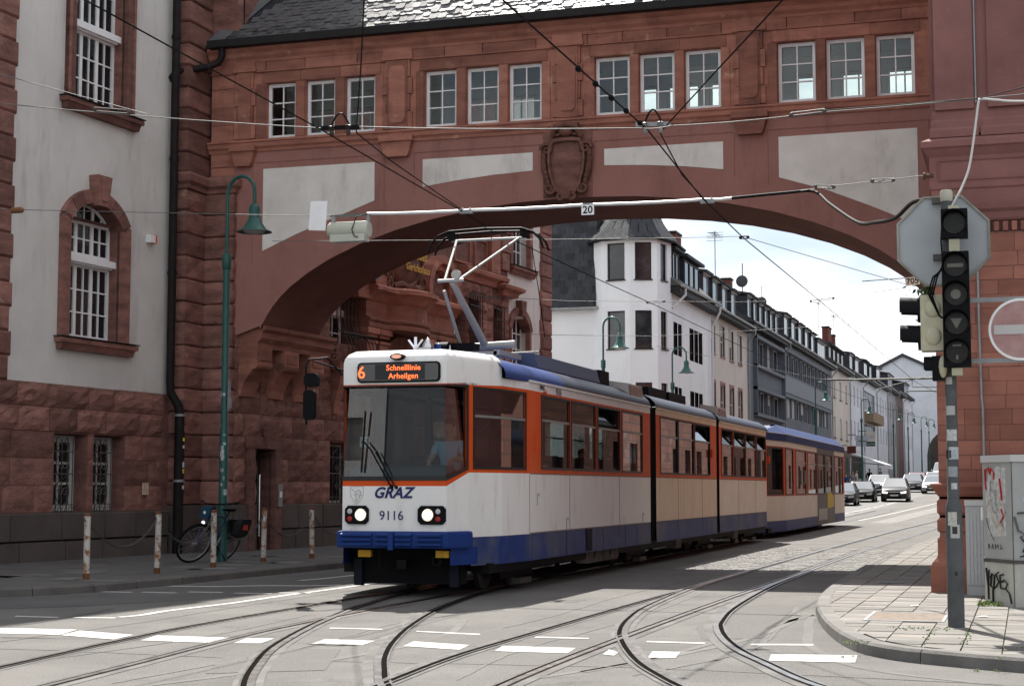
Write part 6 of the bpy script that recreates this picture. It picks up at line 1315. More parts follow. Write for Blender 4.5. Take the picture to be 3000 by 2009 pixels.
house(191.3, 204.7, 12.9, GR3, [(9.6, 11.4, NW(4, 13.4, 1.3), 1, 1, None), (6.3, 8.0, NW(4, 13.4, 1.3), 1, 1, None)], 'warm grey house with rows of dark windows near the end of the row', [(3, 10, 13.2, 14.6, 4)], xr=bx_(198))
house(204.7, 217., 13.2, BRN, [(9.8, 11.6, NW(4, 12.3, 1.2), 1, 1, None)], 'brown clad house in the far end of the row', [], xr=bx_(211))
house(217., 232.9, 13.6, WH2, [(10., 11.8, NW(5, 15.9, 1.2), 1, 1, None), (6.6, 8.4, NW(5, 15.9, 1.2), 1, 1, None)], 'white end house of the row where the street bends', [(4, 12, 13.9, 15.2, 4)], xr=bx_(225), chim=[(12, 3, 1.2, 17.)])
# white gable closing the street, and low buildings at its foot
gbl = thing('gabled_building', 'tall windowless white gable closing the view at the end of the street', 'building', (-17.2, 250, 3.)); mb = MB(); mb.prism([(-9, 0), (14, 0), (14, 11.2), (0, 18.), (-9, 13.4)], 0, 14); mb.build('gable_wall', WH2, gbl); mb = MB(); mb.prism([(-9.4, 13.1), (0, 17.9), (14.6, 10.9), (14.6, 11.3), (0, 18.4), (-9.4, 13.6)], -.3, 14.5); mb.build('roof', TILE2, gbl)
gbk = thing('ivy_building', 'dark rounded stone building below the white gable', 'building', (-8.6, 215, 2.4)); MB().prism(arc(0, 3.2, 3.4, 0, 180, 10)+[(-3.4, 0), (3.4, 0)], 0, 6).build('wall', M('old_stone', (.10, .085, .075), .9, (.06, .05, .045), 1, 1), gbk)
kb = thing('beige_pavilion', 'low beige corner building at the far bend', 'building', (-7.0, 190, 1.9)); MB().box(-2.2, 3.5, 0, 6, 0, 5.2).build('wall', BEI, kb); MB().box(-2.4, 3.7, -.2, 6.2, 5.2, 5.5).build('roof_slab', WH2, kb); MB().box(-1.4, -.8, -.05, .02, .2, 3.6).build('doorway', GLASS_F, kb); MB().box(.2, 2.2, -.06, .02, 2.2, 3.6).build('shop_sign', M('dark_red', (.12, .01, .015), .6), kb)
BRW = M('ashlar_far', (.20, .085, .062), .9); _t = BRW.node_tree; _b = _t.nodes.new('ShaderNodeTexBrick'); _g = _t.nodes.new('ShaderNodeNewGeometry'); _m = _t.nodes.new('ShaderNodeMapping'); _m.inputs['Rotation'].default_value = (R(90), 0, R(90)); _m.inputs['Scale'].default_value = (1, 1, 1)
_c = _t.nodes.new('ShaderNodeSeparateXYZ'); _k = _t.nodes.new('ShaderNodeCombineXYZ'); _t.links.new(_g.outputs['Position'], _c.inputs[0]); _t.links.new(_c.outputs[1], _k.inputs[0]); _t.links.new(_c.outputs[2], _k.inputs[1]); _t.links.new(_k.outputs[0], _b.inputs[0])
_b.inputs['Color1'].default_value = (.24, .10, .072, 1); _b.inputs['Color2'].default_value = (.15, .062, .046, 1); _b.inputs['Mortar'].default_value = (.10, .055, .045, 1); _b.inputs['Scale'].default_value = 1; _b.inputs['Brick Width'].default_value = .75; _b.inputs['Row Height'].default_value = .32; _b.inputs['Mortar Size'].default_value = .025; _t.links.new(_b.outputs[0], _t.nodes['Principled BSDF'].inputs['Base Color'])
# ---- houses on the right side of the street (hidden by the corner building, mirrored in the tram windows)
for i, (y0, y1, h, m, lab) in enumerate(((31.6, 64, 12, BRW, 'red stone building behind the right corner building'), (64, 78, 12.5, BRW, 'second building on the right side of the street behind the corner'), (78, 100, 11.5, BRW, 'third building on the right side of the street farther back'), (100, 130, 12, BRW, 'fourth building on the right side of the street'), (130, 180, 12, BRW, 'fifth building on the right side of the street'), (180, 260, 13, BRW, 'last building on the right side of the street farthest back'))):
    t = thing('street_building', lab, 'building', (.2+max(0, (y0-60)*.06), y1, 0), -math.pi/2); L = y1-y0; ws = [(1.2+2.6*k, 2.4+2.6*k, z, z+1.7) for k in range(int((L-1.5)//2.6)) for z in (1.4, 4.6, 7.8)]
    mb = MB(); gridwall(mb, [0, L], [0, h], ws, FLAT, .2); mb.build('wall', m, t); MB().box(0, L, .22, 8, 0, h).build('core', ROOM, t); MB().box(-.1, L+.1, -.3, 8, h, h+.4).build('cornice', GUTTER, t)
    for a, b, c, d in ws: pane(t, a, b, .15, c, d, GLASS_F, name='window')
# ---- buildings behind the camera (seen mirrored in the windscreen and windows)
for i, (x0, x1, y, h, m, lab) in enumerate(((-50, -25.3, -22, 13, M('grey_blue_facade', (.26, .27, .28), .8, (.20, .21, .22), .5, 1), 'grey office building across the square, mirrored in the windscreen'), (-10, 14, -30, 11, WH3, 'pale office building across the square behind the viewer'))):
    t = thing('square_building', lab, 'building', (x1, y, 0), math.pi); L = x1-x0; ws = [(1.0+3*k, 3.2+3*k, z, z+1.8) for k in range(int((L-1)//3)) for z in (1.2, 4.4, 7.6)]
    mb = MB(); gridwall(mb, [0, L], [0, h], ws, FLAT, .25); mb.build('wall', m, t); MB().box(.02, L-.02, .3, 9, 0, h).build('core', m, t); MB().box(-.2, L+.2, -.3, 9, h, h+.5).build('roof_edge', GUTTER, t)
    for a, b, c, d in ws: pane(t, a, b, .2, c, d, GLASS_F, name='window')
# ---- satellite dishes and aerials on the roofs
def dish(x, y, z, r, label):
    t = thing('satellite_dish', label, 'satellite dish', (x, y, z)); MB().lathe([(r*f, -.12*r*(1-f*f)) for f in (0.01, .4, .7, .9, 1)], (0, -.25, .5), 16, 'y', False).build('reflector', M('dish_grey', (.06, .062, .065), .6), t, 40); mb = MB(); mb.tube([(0, 0, -1.2), (0, 0, 1.6)], .035, 6); mb.bar((0, -.25, .5), (0, 0, .5), .05); mb.build('mast', GALV, t)
dish(-15.9, 97.2, 13.2, .36, 'dark satellite dish with tall mast on the grey house roof'); dish(-17, 112, 13.6, .36, 'second satellite dish farther along the roof ridge')
def aerial(x, y, z, h, label):
    t = thing('roof_aerial', label, 'aerial', (x, y, z)); mb = MB(); mb.tube([(0, 0, -1), (0, 0, h)], .025, 5)
    for k in range(4): mb.bar((-.5, -.0, h-.1-.16*k), (.5, 0, h-.1-.16*k), .02)
    mb.bar((0, -.9, h-.2), (0, .9, h-.2), .02)
    for k in range(6): mb.bar((-.25, -.8+.32*k, h-.2), (.25, -.8+.32*k, h-.2), .015)
    mb.build('rods', IRON, t)
aerial(-17.5, 97, 14.2, 2.6, 'thin rooftop aerial mast above the satellite dish'); aerial(-16.5, 140, 14.4, 2.8, 'rooftop aerial with crossbars before the far chimney'); aerial(-16, 147, 14.4, 2.4, 'rooftop aerial just left of the far chimney'); aerial(-15, 252, 20.5, 3, 'slim aerial on top of the white gable')
# ---- far shop signs and awnings
def awning(x, y, z, w_, m, label, out=1.8):
    t = thing('awning', label, 'awning', (x, y, z), math.pi/2); MB().prism([(0, 0), (-out, -.9), (-out, -1.0), (0, -.12)], 0, w_, 'x').build('canvas', m, t); MB().box(0, w_, -out-.02, -out, -1.25, -.98).build('valance', m, t)
    mb = MB(); mb.bar((.1, 0, -.7), (.1, -out, -.95), .04); mb.build('arm', GALV, t); MB().bar((w_-.1, 0, -.7), (w_-.1, -out, -.95), .04).build('arm', GALV, t)
awning(-13.6, 137, 4.3, 8, M('white_canvas', (.62, .63, .63), .8), 'white awning sloping over the far pavement', 2.6); awning(-13.9, 98, 3.2, 5, M('red_canvas', (.42, .07, .08), .8), 'red awning just behind the trailer', 2.2)
for (x, y, z, w_, h, c, lab, txt) in ((-11.55, 116, 4.1, .6, .5, (.09, .015, .012), 'small dark red square shop sign', ''), (-12.1, 130, 5.1, 1.0, .85, (.42, .46, .5), 'pale grey hanging shop sign', ''), (-12.0, 136, 5.6, .7, .8, (.52, .5, .45), 'cream hanging pub sign', 'Brauerei'), (-11.3, 128, 4.8, .65, .35, (.012, .05, .045), 'dark green shop sign', 'Apotheke')):
    t = thing('shop_sign', lab+' on the far house fronts', 'sign', (x, y, z)); MB().box(-w_/2, w_/2, -.06, .06, -h/2, h/2).build('board', M('sign_'+lab.split()[0]+lab.split()[1], c, .6), t); MB().bar((-w_/2, 0, h/2+.05), (-w_/2-.6, 0, h/2+.05), .06).build('bracket', IRON, t)
    if txt: lettering(txt, .17, M('sign_text_dark', (.05, .05, .05), .6) if c[0] > .3 else M('sign_text_pale', (.6, .6, .6), .6), t, (0, -.07, 0))
# ================================================================ STREET FURNITURE
# ---- lamp posts
def lamp(x, y, h, label, stickers=False, z=None, arm=(.98, -.17)):
    t = thing('street_lamp', label, 'street lamp', (x, y, gz(y)+.11 if z is None else z), 0, 'green swan neck street lamps')
    mb = MB(); mb.tube([(0, 0, 0), (0, 0, 2.35), (0, 0, 2.4), (0, 0, h-1.55)], [.085, .078, .066, .062], 12); mb.lathe([(.07, 0), (.085, .02), (.085, .26), (.07, .28)], (0, 0, h-1.72), 12); mb.build('post', GREEN, t, 50)
    rad = .31; ax, ay = arm; pts = [(0, 0, h-1.5), (0, 0, h-.6)]+[(ax*rad*(1-math.cos(R(a))), ay*rad*(1-math.cos(R(a))), h-.32+.32*math.sin(R(a))) for a in range(0, 181, 15)]+[(ax*2*rad, ay*2*rad, h-.55)]
    MB().tube(pts, .034, 10).build('neck', GREEN, t, 60)
    c = (ax*2*rad, ay*2*rad, 0); hb = h-1.08
    sh = MB().lathe([(.02, hb+.54), (.06, hb+.53), (.095, hb+.48), (.105, hb+.42), (.105, hb+.27), (.12, hb+.25), (.155, hb+.165), (.23, hb+.06), (.325, hb+.022), (.33, hb+.012), (.32, hb+.012), (.22, hb+.045), (.14, hb+.15), (.07, hb+.21)], c, 24, 'z', False).build('shade', GREEN, t, 50)
    MB().lathe([(.21, hb+.045), (.17, hb+.0), (.08, hb-.022), (.01, hb-.03)], c, 20).build('diffuser', M('lamp_diffuser', (.42, .43, .42), .4), sh, 50)
    if stickers:
        random.seed(12)
        for k in range(16):
            zz = random.uniform(1.15, 3.2); a = random.uniform(-2.6, -.6); s = random.uniform(.035, .09); rr_ = .0845-.003*zz; mbx = MB(); n = 4; da = s/rr_/n*random.uniform(.6, 1.2)
            mbx.loft([[(rr_*math.cos(a+da*i), rr_*math.sin(a+da*i), z_) for i in range(n+1)] for z_ in (zz, zz+s*random.uniform(.7, 1.4))], False); mbx.build('sticker', M('sticker_w%d' % (k % 4), ((.62, .62, .6), (.5, .55, .58), (.6, .58, .5), (.3, .32, .35))[k % 4], .6, (.25, .28, .28), 40, 1), t)
        mb = MB(); mb.box(.085, .10, -.05, .05, 2.75, 3.3); mb.box(.10, .13, -.04, .04, 2.8, 3.0); mb.build('cable_box', GALV, t)
    return t
lamp(-14.09, 27.39, 7.1, 'tall green street lamp with stickers on its post beside the bicycle', True, .115)
lamp(-13.6, 54., 7.1, 'green street lamp in front of the white turret bay'); lamp(-13.8, 66.4, 7.1, 'green street lamp right of the turret bay, above the tram roof'); lamp(-11.5, 95.5, 7.2, 'green street lamp in front of the grey office block'); lamp(-11.4, 122., 7.1, 'green street lamp in front of the far white houses')
for y, l in ((150, 'fifth'), (167, 'sixth'), (186, 'seventh'), (199, 'last')): lamp(-11.4+(y-130)*.008, y, 7.1, 'small distant green street lamp, %s in the line along the street' % l)
# ---- bollards with chains
RUST = M('rusty_white_paint', (.52, .50, .45), .8, (.26, .10, .035), 9, 1, .3, 60, lo=.50, hi=.62, dirt=((.15, .055, .02), 16, .9, .58, .66))
BOL = [(-13.6, 19.7), (-13.25, 21.46), (-13.12, 23.3), (-13.18, 25.3), (-13.22, 27.3), (-13.12, 29.2), (-13.05, 31.2)]
names = ['', 'leftmost rusty white bollard, below the basement windows', 'second rusty white bollard, right of the basement windows', 'rusty white bollard in front of the bicycle', 'rusty white bollard in front of the stone doorway', 'rusty white bollard nearest the tram front']
for i, (x, y) in enumerate(BOL):
    if 1 <= i <= 5:
        t = thing('bollard', names[i], 'bollard', (x, y, .115), 0, 'rusty bollards along the left kerb'); mb = MB(); mb.tube([(0, 0, 0), (random.uniform(-.015, .015), 0, .93)], .047, 12); mb.build('post', RUST, t, 40); MB().lathe([(.049, .0), (.049, .09)], (0, 0, 0), 12).build('rusty_foot', M('rust', (.12, .045, .02), .9, (.2, .08, .03), 20, 1), t, 40); MB().lathe([(.047, .0), (.05, .01), (.05, .03), (.02, .045)], (0, 0, .925), 12).build('cap', MATS['rust'], t, 40)
        mb = MB(); mb.tube([(.0, -.05, .87), (0, -.08, .86), (0, -.05, .84)], .008, 4); mb.build('hook', IRON, t)
CH = M('chain_steel', (.09, .085, .08), .5, metal=.6)
lab = ['', 'chain between the two left bollards', 'chain between the second bollard and the bicycle', 'chain between the bicycle and the doorway bollard', 'chain hanging across the doorway', 'chain running behind the tram front']
for i in range(1, 6):
    a, b = Vector((*BOL[i], .98)), Vector((*BOL[i+1], .98)); n = 52; mb = MB(); sag = .42
    P = [a.lerp(b, k/n)-Vector((0, 0, sag*(1-(2*k/n-1)**2))) for k in range(n+1)]
    for k in range(n):
        p, q = P[k], P[k+1]; d = (q-p); e = d.normalized(); s_ = Vector((0, 0, 1)).cross(e).normalized() if k % 2 else e.cross(Vector((0, 0, 1)).cross(e)).normalized(); c = (p+q)/2; hl = d.length*.72; hw = .016
        ring = [c+e*hl*math.cos(R(t))+s_*hw*math.sin(R(t)) for t in range(0, 360, 45)]; mb.tube(ring+ring[:1], .0055, 4, False)
    tag(mb.build('chain', CH), 'dark iron '+lab[i], 'chain', 'chains between the bollards')
# ---- bicycle leaning on the lamp post (local x = forward)
bk = thing('bicycle', 'dark bicycle with blue handlebar bag leaning on the lamp post', 'bicycle', (-14.33, 27.22, .118)); bk.rotation_euler = (R(0), R(0), R(-98))
BKF = M('bike_frame', (.03, .05, .12), .35); REFL = M('reflective', (.5, .5, .5), .3)
LEAN = .40
def lp_(x, y, z): return (x, y+LEAN*z*1.0, z)
def bike_wheel(cx, steer=0.):
    cz = .345; root = None
    def pt(a, r): return lp_(cx+r*math.cos(a)*math.cos(steer), r*math.cos(a)*math.sin(steer), cz+r*math.sin(a))
    tp = [pt(2*math.pi*k/28, .325) for k in range(29)]; ty = MB().tube(tp, .022, 6, False).build('wheel', RUBBER, bk, 60)
    MB().tube([pt(2*math.pi*k/28, .298) for k in range(29)], .010, 5, False).build('rim', GALV, ty, 60)
    sp_ = MB()
    for k in range(16): a = 2*math.pi*k/16; sp_.bar(pt(a, .02), pt(a, .295), .004)
    sp_.build('spokes', GALV, ty); MB().tube([lp_(cx, -.05, cz), lp_(cx, .05, cz)], .022, 8).build('hub', GALV, ty)
    MB().tube([pt(R(a), .355) for a in range(15, 175, 12)], .014, 5).build('mudguard', BLACKP, bk)
bike_wheel(.54, -.45); bike_wheel(-.52)
fr_ = MB(); HT = (.36, 0, .86); HB = (.40, 0, .68); SB = (-.16, 0, .80); BB = (-.06, 0, .29); RA = (-.52, 0, .345)
for a, b, r_ in ((HB, BB, .022), (HT, SB, .018), (SB, BB, .017), (HT, HB, .02)): fr_.tube([lp_(*a), lp_(*b)], r_, 8)
for s in (-.05, .05): fr_.tube([lp_(SB[0], s*.4, .74), lp_(RA[0], s, RA[2])], .009, 6); fr_.tube([lp_(BB[0], s, BB[2]), lp_(RA[0], s, RA[2])], .010, 6)
fr_.build('frame', BKF, bk, 50)
mb = MB()
for s in (-.045, .045): mb.tube([lp_(.41, s*.8, .66), lp_(.46, s, .5), lp_(.54, s*1.1, .345)], .012, 6)
mb.tube([lp_(.40, 0, .68), lp_(.42, 0, .66)], .03, 6); mb.build('fork', BKF, bk)
mb = MB(); mb.tube([lp_(.36, 0, .86), lp_(.33, 0, 1.02)], .014, 6); mb.tube([lp_(.30, -.32, 1.10), lp_(.36, -.2, 1.06), lp_(.36, .1, 1.04), lp_(.33, .22, 1.05), lp_(.24, .34, 1.06)], .013, 6); hb_ = mb.build('handlebar', BLACKP, bk, 60)
mb = MB(); mb.tube([lp_(.30, -.32, 1.10), lp_(.24, -.38, 1.10)], .019, 7); mb.tube([lp_(.24, .34, 1.06), lp_(.15, .38, 1.07)], .022, 7); mb.tube([lp_(.36, .2, 1.03), lp_(.3, .3, .99)], .008, 5); mb.build('grips', RUBBER, hb_)
mb = MB(); mb.loft([[lp_(x_, y_, z_) for x_, y_, z_ in ((.42, -.10, zz), (.56, -.09, zz), (.56, .11, zz), (.42, .12, zz))] for zz in (.80, .84, .98, 1.0)], True, True); bg_ = mb.build('handlebar_bag', M('blue_bag', (.008, .055, .10), .6), bk); MB().sphere(lp_(.565, .0, .90), .03, 8, (.3, 1, 1)).build('bag_badge', WHITE, bg_)
MB().sphere(lp_(.50, .0, .72), .035, 10).build('front_light', M('bike_lamp', (.8, .8, .75), .2, emit=((1, .97, .9), .5)), bk)
mb = MB(); mb.loft([[lp_(-.33, -.075, .95), lp_(-.33, .075, .95), lp_(-.33, 0, .90)], [lp_(-.15, -.05, .955), lp_(-.15, .05, .955), lp_(-.15, 0, .91)], [lp_(.03, -.02, .96), lp_(.03, .02, .96), lp_(.03, 0, .93)]], True, True); mb.tube([lp_(-.17, 0, .80), lp_(-.19, 0, .93)], .014, 6); mb.build('saddle', BLACKP, bk)
mb = MB()
for s in (-.06, .06): mb.tube([lp_(-.25, s, .74), lp_(-.75, s, .74), lp_(-.53, s, .36)], .007, 5)
mb.build('carrier', BLACKP, bk)
PAN = M('pannier_black', (.015, .016, .018), .6)
for s, off in ((1, .10), (-1, -.10)):
    mb = MB(); mb.loft([[lp_(-.72+dx, off*.6, zz), lp_(-.38-dx, off*.6, zz), lp_(-.38-dx, off*.6+s*.16, zz), lp_(-.72+dx, off*.6+s*.16, zz)] for dx, zz in ((.06, .40), (.01, .48), (.0, .68), (.03, .76))], True, True); p_ = mb.build('pannier', PAN, bk)
    MB().box(-.62, -.48, *sorted((off*.6+s*.155+LEAN*.62, off*.6+s*.175+LEAN*.62)), .56, .68).build('pannier_flash', M('pannier_red', (.38, .035, .02), .6), p_)
    MB().sphere(lp_(-.70, off*.6+s*.06, .73), .06, 8, (.8, .8, .6)).build('pannier_light', M('pannier_grey', (.18, .26, .28), .5), p_)
mb = MB(); mb.tube([lp_(-.10, .03, .30), lp_(-.16, .30, .03)], .013, 6); mb.build('kickstand', BLACKP, bk)
mb = MB(); mb.lathe([(.09, -.004), (.09, .004)], lp_(-.06, -.07, .29), 16, 'y'); mb.bar(lp_(-.06, -.08, .29), lp_(-.02, -.09, .13), .02); mb.bar(lp_(-.06, .06, .29), lp_(-.1, .07, .45), .02); mb.box(-.06, .03, -.17, -.08, .10, .125); mb.build('crank', GALV, bk)
mb = MB(); mb.tube([lp_(.38, .05, .9), lp_(.55, .12, .95), lp_(.45, .05, .8), lp_(.3, .02, .7)], .005, 4); mb.build('brake_cable', BLACKP, bk)
# ---- traffic signal pole on the right corner
sp_ = thing('traffic_light', 'grey traffic signal pole with dark signal heads on the right corner', 'traffic light', (-.69, 16.65, .11))
POLEM = M('pole_grey', (.088, .094, .098), .6, (.055, .058, .06), 4, 1, .1, 30, dirt=((.17, .175, .175), 7, .5, .58, .7))
mb = MB(); mb.tube([(0, 0, 0), (0, 0, 1.13), (0, 0, 1.18), (0, 0, 1.22), (0, 0, 4.22)], [.080, .078, .076, .057, .052], 16); mb.build('post', POLEM, sp_, 50); MB().lathe([(.055, 4.16), (.06, 4.17), (.062, 4.25), (.05, 4.275)], (0, 0, 0), 14).build('cap', M('cap_cream', (.42, .40, .33), .6), sp_, 40)
SIG = M('signal_black', (.009, .009, .010), .6, spec=.08); SIGC = M('signal_cream', (.50, .47, .33), .5, (.40, .38, .28), 6, 1); LENS = M('signal_lens', (.028, .028, .025), .25, (.018, .018, .016), 30, 1, spec=.2); LENSW = M('signal_symbol', (.20, .20, .17), .3)
def sighead(x, z0, n, unit, wd, parent, y=-.20, symbols=()):
    hd = MB().box(x-wd/2, x+wd/2, y, y+.14, z0, z0+n*unit).build('signal_head', SIG, parent)
    for i in range(n):
        zc_ = z0+(n-1-i+.5)*unit; r = wd*.43
        MB().lathe([(r, .001), (r*.98, -.01), (.001, -.012)], (x, y, zc_), 22, 'y', False).build('lens', LENS, hd, 40)
        mb = MB(); K = 15; rg = []
        for yy, cut in ((y, 0), (y-.16, .0)):
            rg.append([(x+(r+.012)*math.cos(R(-40+260*k/K)), yy+(.07*(1-math.sin(R(-40+260*k/K)))/2 if yy < y-.1 else 0), zc_+(r+.012)*math.sin(R(-40+260*k/K))) for k in range(K+1)])
        mb.loft(rg, False); mb.build('visor', SIG, hd, 40)
        s = symbols[i] if i < len(symbols) else None
        if s == 'bar': MB().box(x-.075, x+.075, y-.018, y-.013, zc_-.018, zc_+.018).build('symbol', LENSW, hd)
        if s == 'dot': MB().lathe([(.048, -.018), (.001, -.019)], (x, y, zc_), 18, 'y', False).build('symbol', LENSW, hd)
        if s == 'tri': MB().prism([(x-.055, zc_+.045), (x+.055, zc_+.045), (x, zc_-.055)], y-.018, y-.013).build('symbol', LENSW, hd)
        if s == 'vert':
            mb = MB(); mb.box(x-.010, x+.010, y-.018, y-.013, zc_-.07, zc_-.03); mb.box(x-.04, x+.04, y-.018, y-.013, zc_+.055, zc_+.075); mb.build('symbol', LENSW, hd)
    return hd
sighead(.075, 3.77, 1, .285, .25, sp_); sighead(.075, 2.51, 4, .2815, .255, sp_, symbols=('bar', 'dot', 'tri', 'vert'))
mb = MB()
for z0, z1 in ((3.63, 3.77), (2.42, 2.51), (4.05, 4.10)): mb.box(.02, .12, -.17, -.04, z0+.01, z1-.01)
mb.build('head_bracket', SIGC, sp_)
# two cream heads facing left, one low dark head
for i, (z0, n, hgt) in enumerate(((2.68, 2, .275),)):
    sd = MB().box(-.27, -.055, -.10, .14, z0, z0+n*hgt).build('side_signal', SIGC, sp_)
    for k in range(n):
        zc_ = z0+(k+.5)*hgt; MB().lathe([(.125, -.30), (.125, -.27)], (0, .02, zc_), 18, 'x').build('lens', SIG, sd, 40); mb = MB(); K = 12
        mb.loft([[(xx, .02+.122*math.cos(R(-20+220*q/K)), zc_+.122*math.sin(R(-20+220*q/K))+(0 if xx > -.4 else .012)) for q in range(K+1)] for xx in (-.28, -.47)], False); mb.build('visor', SIG, sd, 40); MB().sphere((-.15, -.10, zc_), .09, 12, (.9, .35, 1)).build('dome', SIGC, sd, True)
lw = MB().box(-.17, -.06, -.08, .10, 2.39, 2.63).build('low_signal', SIG, sp_); MB().sphere((-.065, -.09, 2.52), .085, 12, (.5, .5, 1.3)).build('dome', SIGC, lw, True); mb = MB(); mb.loft([[(xx, .01+.10*math.cos(R(-20+220*q/12)), 2.53+.10*math.sin(R(-20+220*q/12))) for q in range(13)] for xx in (-.17, -.25)], False); mb.build('visor', SIG, lw, 40)
mb = MB()
for k in range(3): mb.tube([(-.03, -.08, 3.55-.03*k), (-.10-.02*k, -.12, 3.4), (-.15-.02*k, -.14, 3.2+.02*k), (-.09, -.12, 3.02), (-.04, -.08, 2.98)], .009, 5)
mb.tube([(-.05, -.06, 3.9), (-.06, -.07, 3.75), (-.05, -.06, 3.6)], .008, 5); mb.build('cable', BLACKP, sp_)
for z, s, a, m in ((2.05, .09, -1.7, 'label_white'), (1.80, .11, -1.55, 'sticker_w0'), (1.62, .12, -1.1, 'sticker_w1'), (1.63, .08, -2.4, 'display_black'), (1.45, .10, -1.5, 'sticker_w3'), (1.33, .06, -1.3, 'sticker_w0'), (2.35, .07, -1.9, 'label_white')):
    mb = MB(); mb.loft([[(.0585*math.cos(a+s/.058/5*(i-2.5)), .0585*math.sin(a+s/.058/5*(i-2.5)), z_) for i in range(6)] for z_ in (z, z+s)], False); mb.build('sticker', MATS[m], sp_)
for z, s, a, m in ((.98, .13, -1.75, 'sticker_w2'), (.86, .13, -1.4, 'label_white'), (.90, .07, -1.45, 'display_black'), (.50, .04, -1.4, 'display_black')):
    mb = MB(); mb.loft([[(.0795*math.cos(a+s*.7/.08/5*(i-2.5)), .0795*math.sin(a+s*.7/.08/5*(i-2.5)), z_) for i in range(6)] for z_ in (z, z+s)], False); o = mb.build('sticker', MATS[m], sp_)
    if m == 'display_black': o.location = (0, -.001, 0)
# ---- octagonal sign seen from behind, on the same pole
og = thing('octagonal_sign', 'back of a large grey octagonal sign behind the signal head', 'sign', (-.735, 16.76, 3.9)); r_ = .487
oc = [(r_*math.cos(R(22.5+45*k)), r_*math.sin(R(22.5+45*k))) for k in range(8)]; OG = M('sign_back', (.40, .425, .44), .6, (.34, .36, .375), 2, 1)
mb = MB(); mb.prism(oc, .02, .05); pl2 = mb.build('plate', OG, og); mb = MB(); mb.loft([[(x*f, y_, z*f) for x, z in oc] for f, y_ in ((1.0, .055), (1.0, -.0), (.955, -.0), (.955, .03))]); mb.build('rim', M('rim_cream', (.36, .36, .31), .6, (.20, .19, .15), 3, 1), og)
mb = MB(); mb.box(-.10, .12, -.05, .02, .37, .43); mb.box(-.1, .12, -.05, .02, -.2, -.14); mb.build('clamp', IRON_L, og)
mb = MB(); mb.box(-.55, .0, -.02, .02, -.01, .01)
# ---- no entry sign on two arms to the right
ne = thing('no_entry_sign', 'weathered red no entry sign with white bar at the right edge', 'sign', (-.69, 16.65, 2.98)); mb = MB()
for z in (.30, -.295): MB().box(.05, .95, -.02, .02, z-.022, z+.022).build('arm', GALV, ne)
NER = M('faded_red', (.36, .19, .18), .5, (.46, .30, .285), 5, 1, dirt=((.42, .02, .02), 3, .8, .6, .68))
dk = MB().lathe([(.30, -.0), (.30, -.012), (.001, -.0125)], (.67, -.03, 0), 40, 'y').build('disc', NER, ne, 30); MB().lathe([(.302, .004), (.302, -.016), (.278, -.016), (.278, -.012)], (.67, -.03, 0), 40, 'y', False).build('white_rim', WHITE, ne, 30); MB().box(.42, .92, -.050, -.043, -.045, .045).build('white_bar', M('bar_white', (.52, .50, .48), .6), ne)
# ---- small number plate with a leafy twig behind
np_ = thing('number_plate', 'small cream 705 number plate left of the signal pole', 'sign', (-1.26, 20.3, 3.94)); npb = MB().box(-.085, .085, -.01, .01, -.05, .05).build('plate', M('plate_cream', (.62, .47, .36), .6), np_); lettering('705', .10, BLACKP, npb, (0, -.012, -.002), bold=.001); MB().tube([(-.6, .0, .02), (.4, .02, .06)], .006, 5).build('wire', BLACKP, np_); npb.rotation_euler = (0, R(-6), 0)
tre = thing('leafy_tree', 'leafy green twigs peeping out behind the 705 plate', 'tree', (-.5, 30.5, 0.0)); MB().tube([(.2, .6, 0), (.15, .5, 2.5), (.0, .2, 4.6)], [.09, .07, .02], 8).build('trunk', M('bark', (.07, .05, .035), .9), tre); random.seed(77); mb = MB()
for k in range(420):
    c = Vector((random.gauss(-1.02, .17), random.gauss(.0, .3), random.gauss(4.98, .22))); a = Vector((random.uniform(-1, 1), random.uniform(-1, 1), random.uniform(-1, 1))).normalized(); b = a.orthogonal().normalized(); s = random.uniform(.03, .07); mb.poly([c-a*s, c-b*s*.5, c+a*s, c+b*s*.5])
mb.tube([(0, .2, 4.6), (-.5, .1, 4.9), (-1.05, .0, 5.0)], .012, 5); mb.build('crown', M('tree_leaf', (.05, .11, .03), .6, (.09, .16, .045), 6, 1), tre)
# ---- cabinets
CAB = M('cabinet_grey', (.40, .415, .40), .55, (.34, .35, .345), 3, 1, .05, 60); CABB = M('cabinet_base', (.50, .50, .45), .8, (.40, .40, .36), 5, 1, .2, 60)
gc = thing('utility_cabinet', 'large grey utility cabinet covered in torn posters and graffiti', 'cabinet', (-.5, 19.6, .11)); W_ = 1.4
MB().prism([(0, 1.35), (0, .55), (.33, 0), (W_, 0), (W_, 1.35)], 0, .50, 'z').build('base', CABB, gc); MB().prism([(.0, 1.35), (.0, .55), (.33, .0), (W_, .0), (W_, 1.35)], .52, 1.64, 'z').build('housing', CAB, gc); MB().prism([(-.02, 1.38), (-.02, .54), (.32, -.02), (W_+.02, -.02), (W_+.02, 1.38)], 1.64, 1.72, 'z').build('lid', M('lid_pale', (.55, .55, .54), .6), gc); MB().prism([(-.01, 1.36), (-.01, .545), (.325, -.01), (W_+.01, -.01), (W_+.01, 1.36)], .49, .53, 'z').build('ledge', IRON_L, gc)
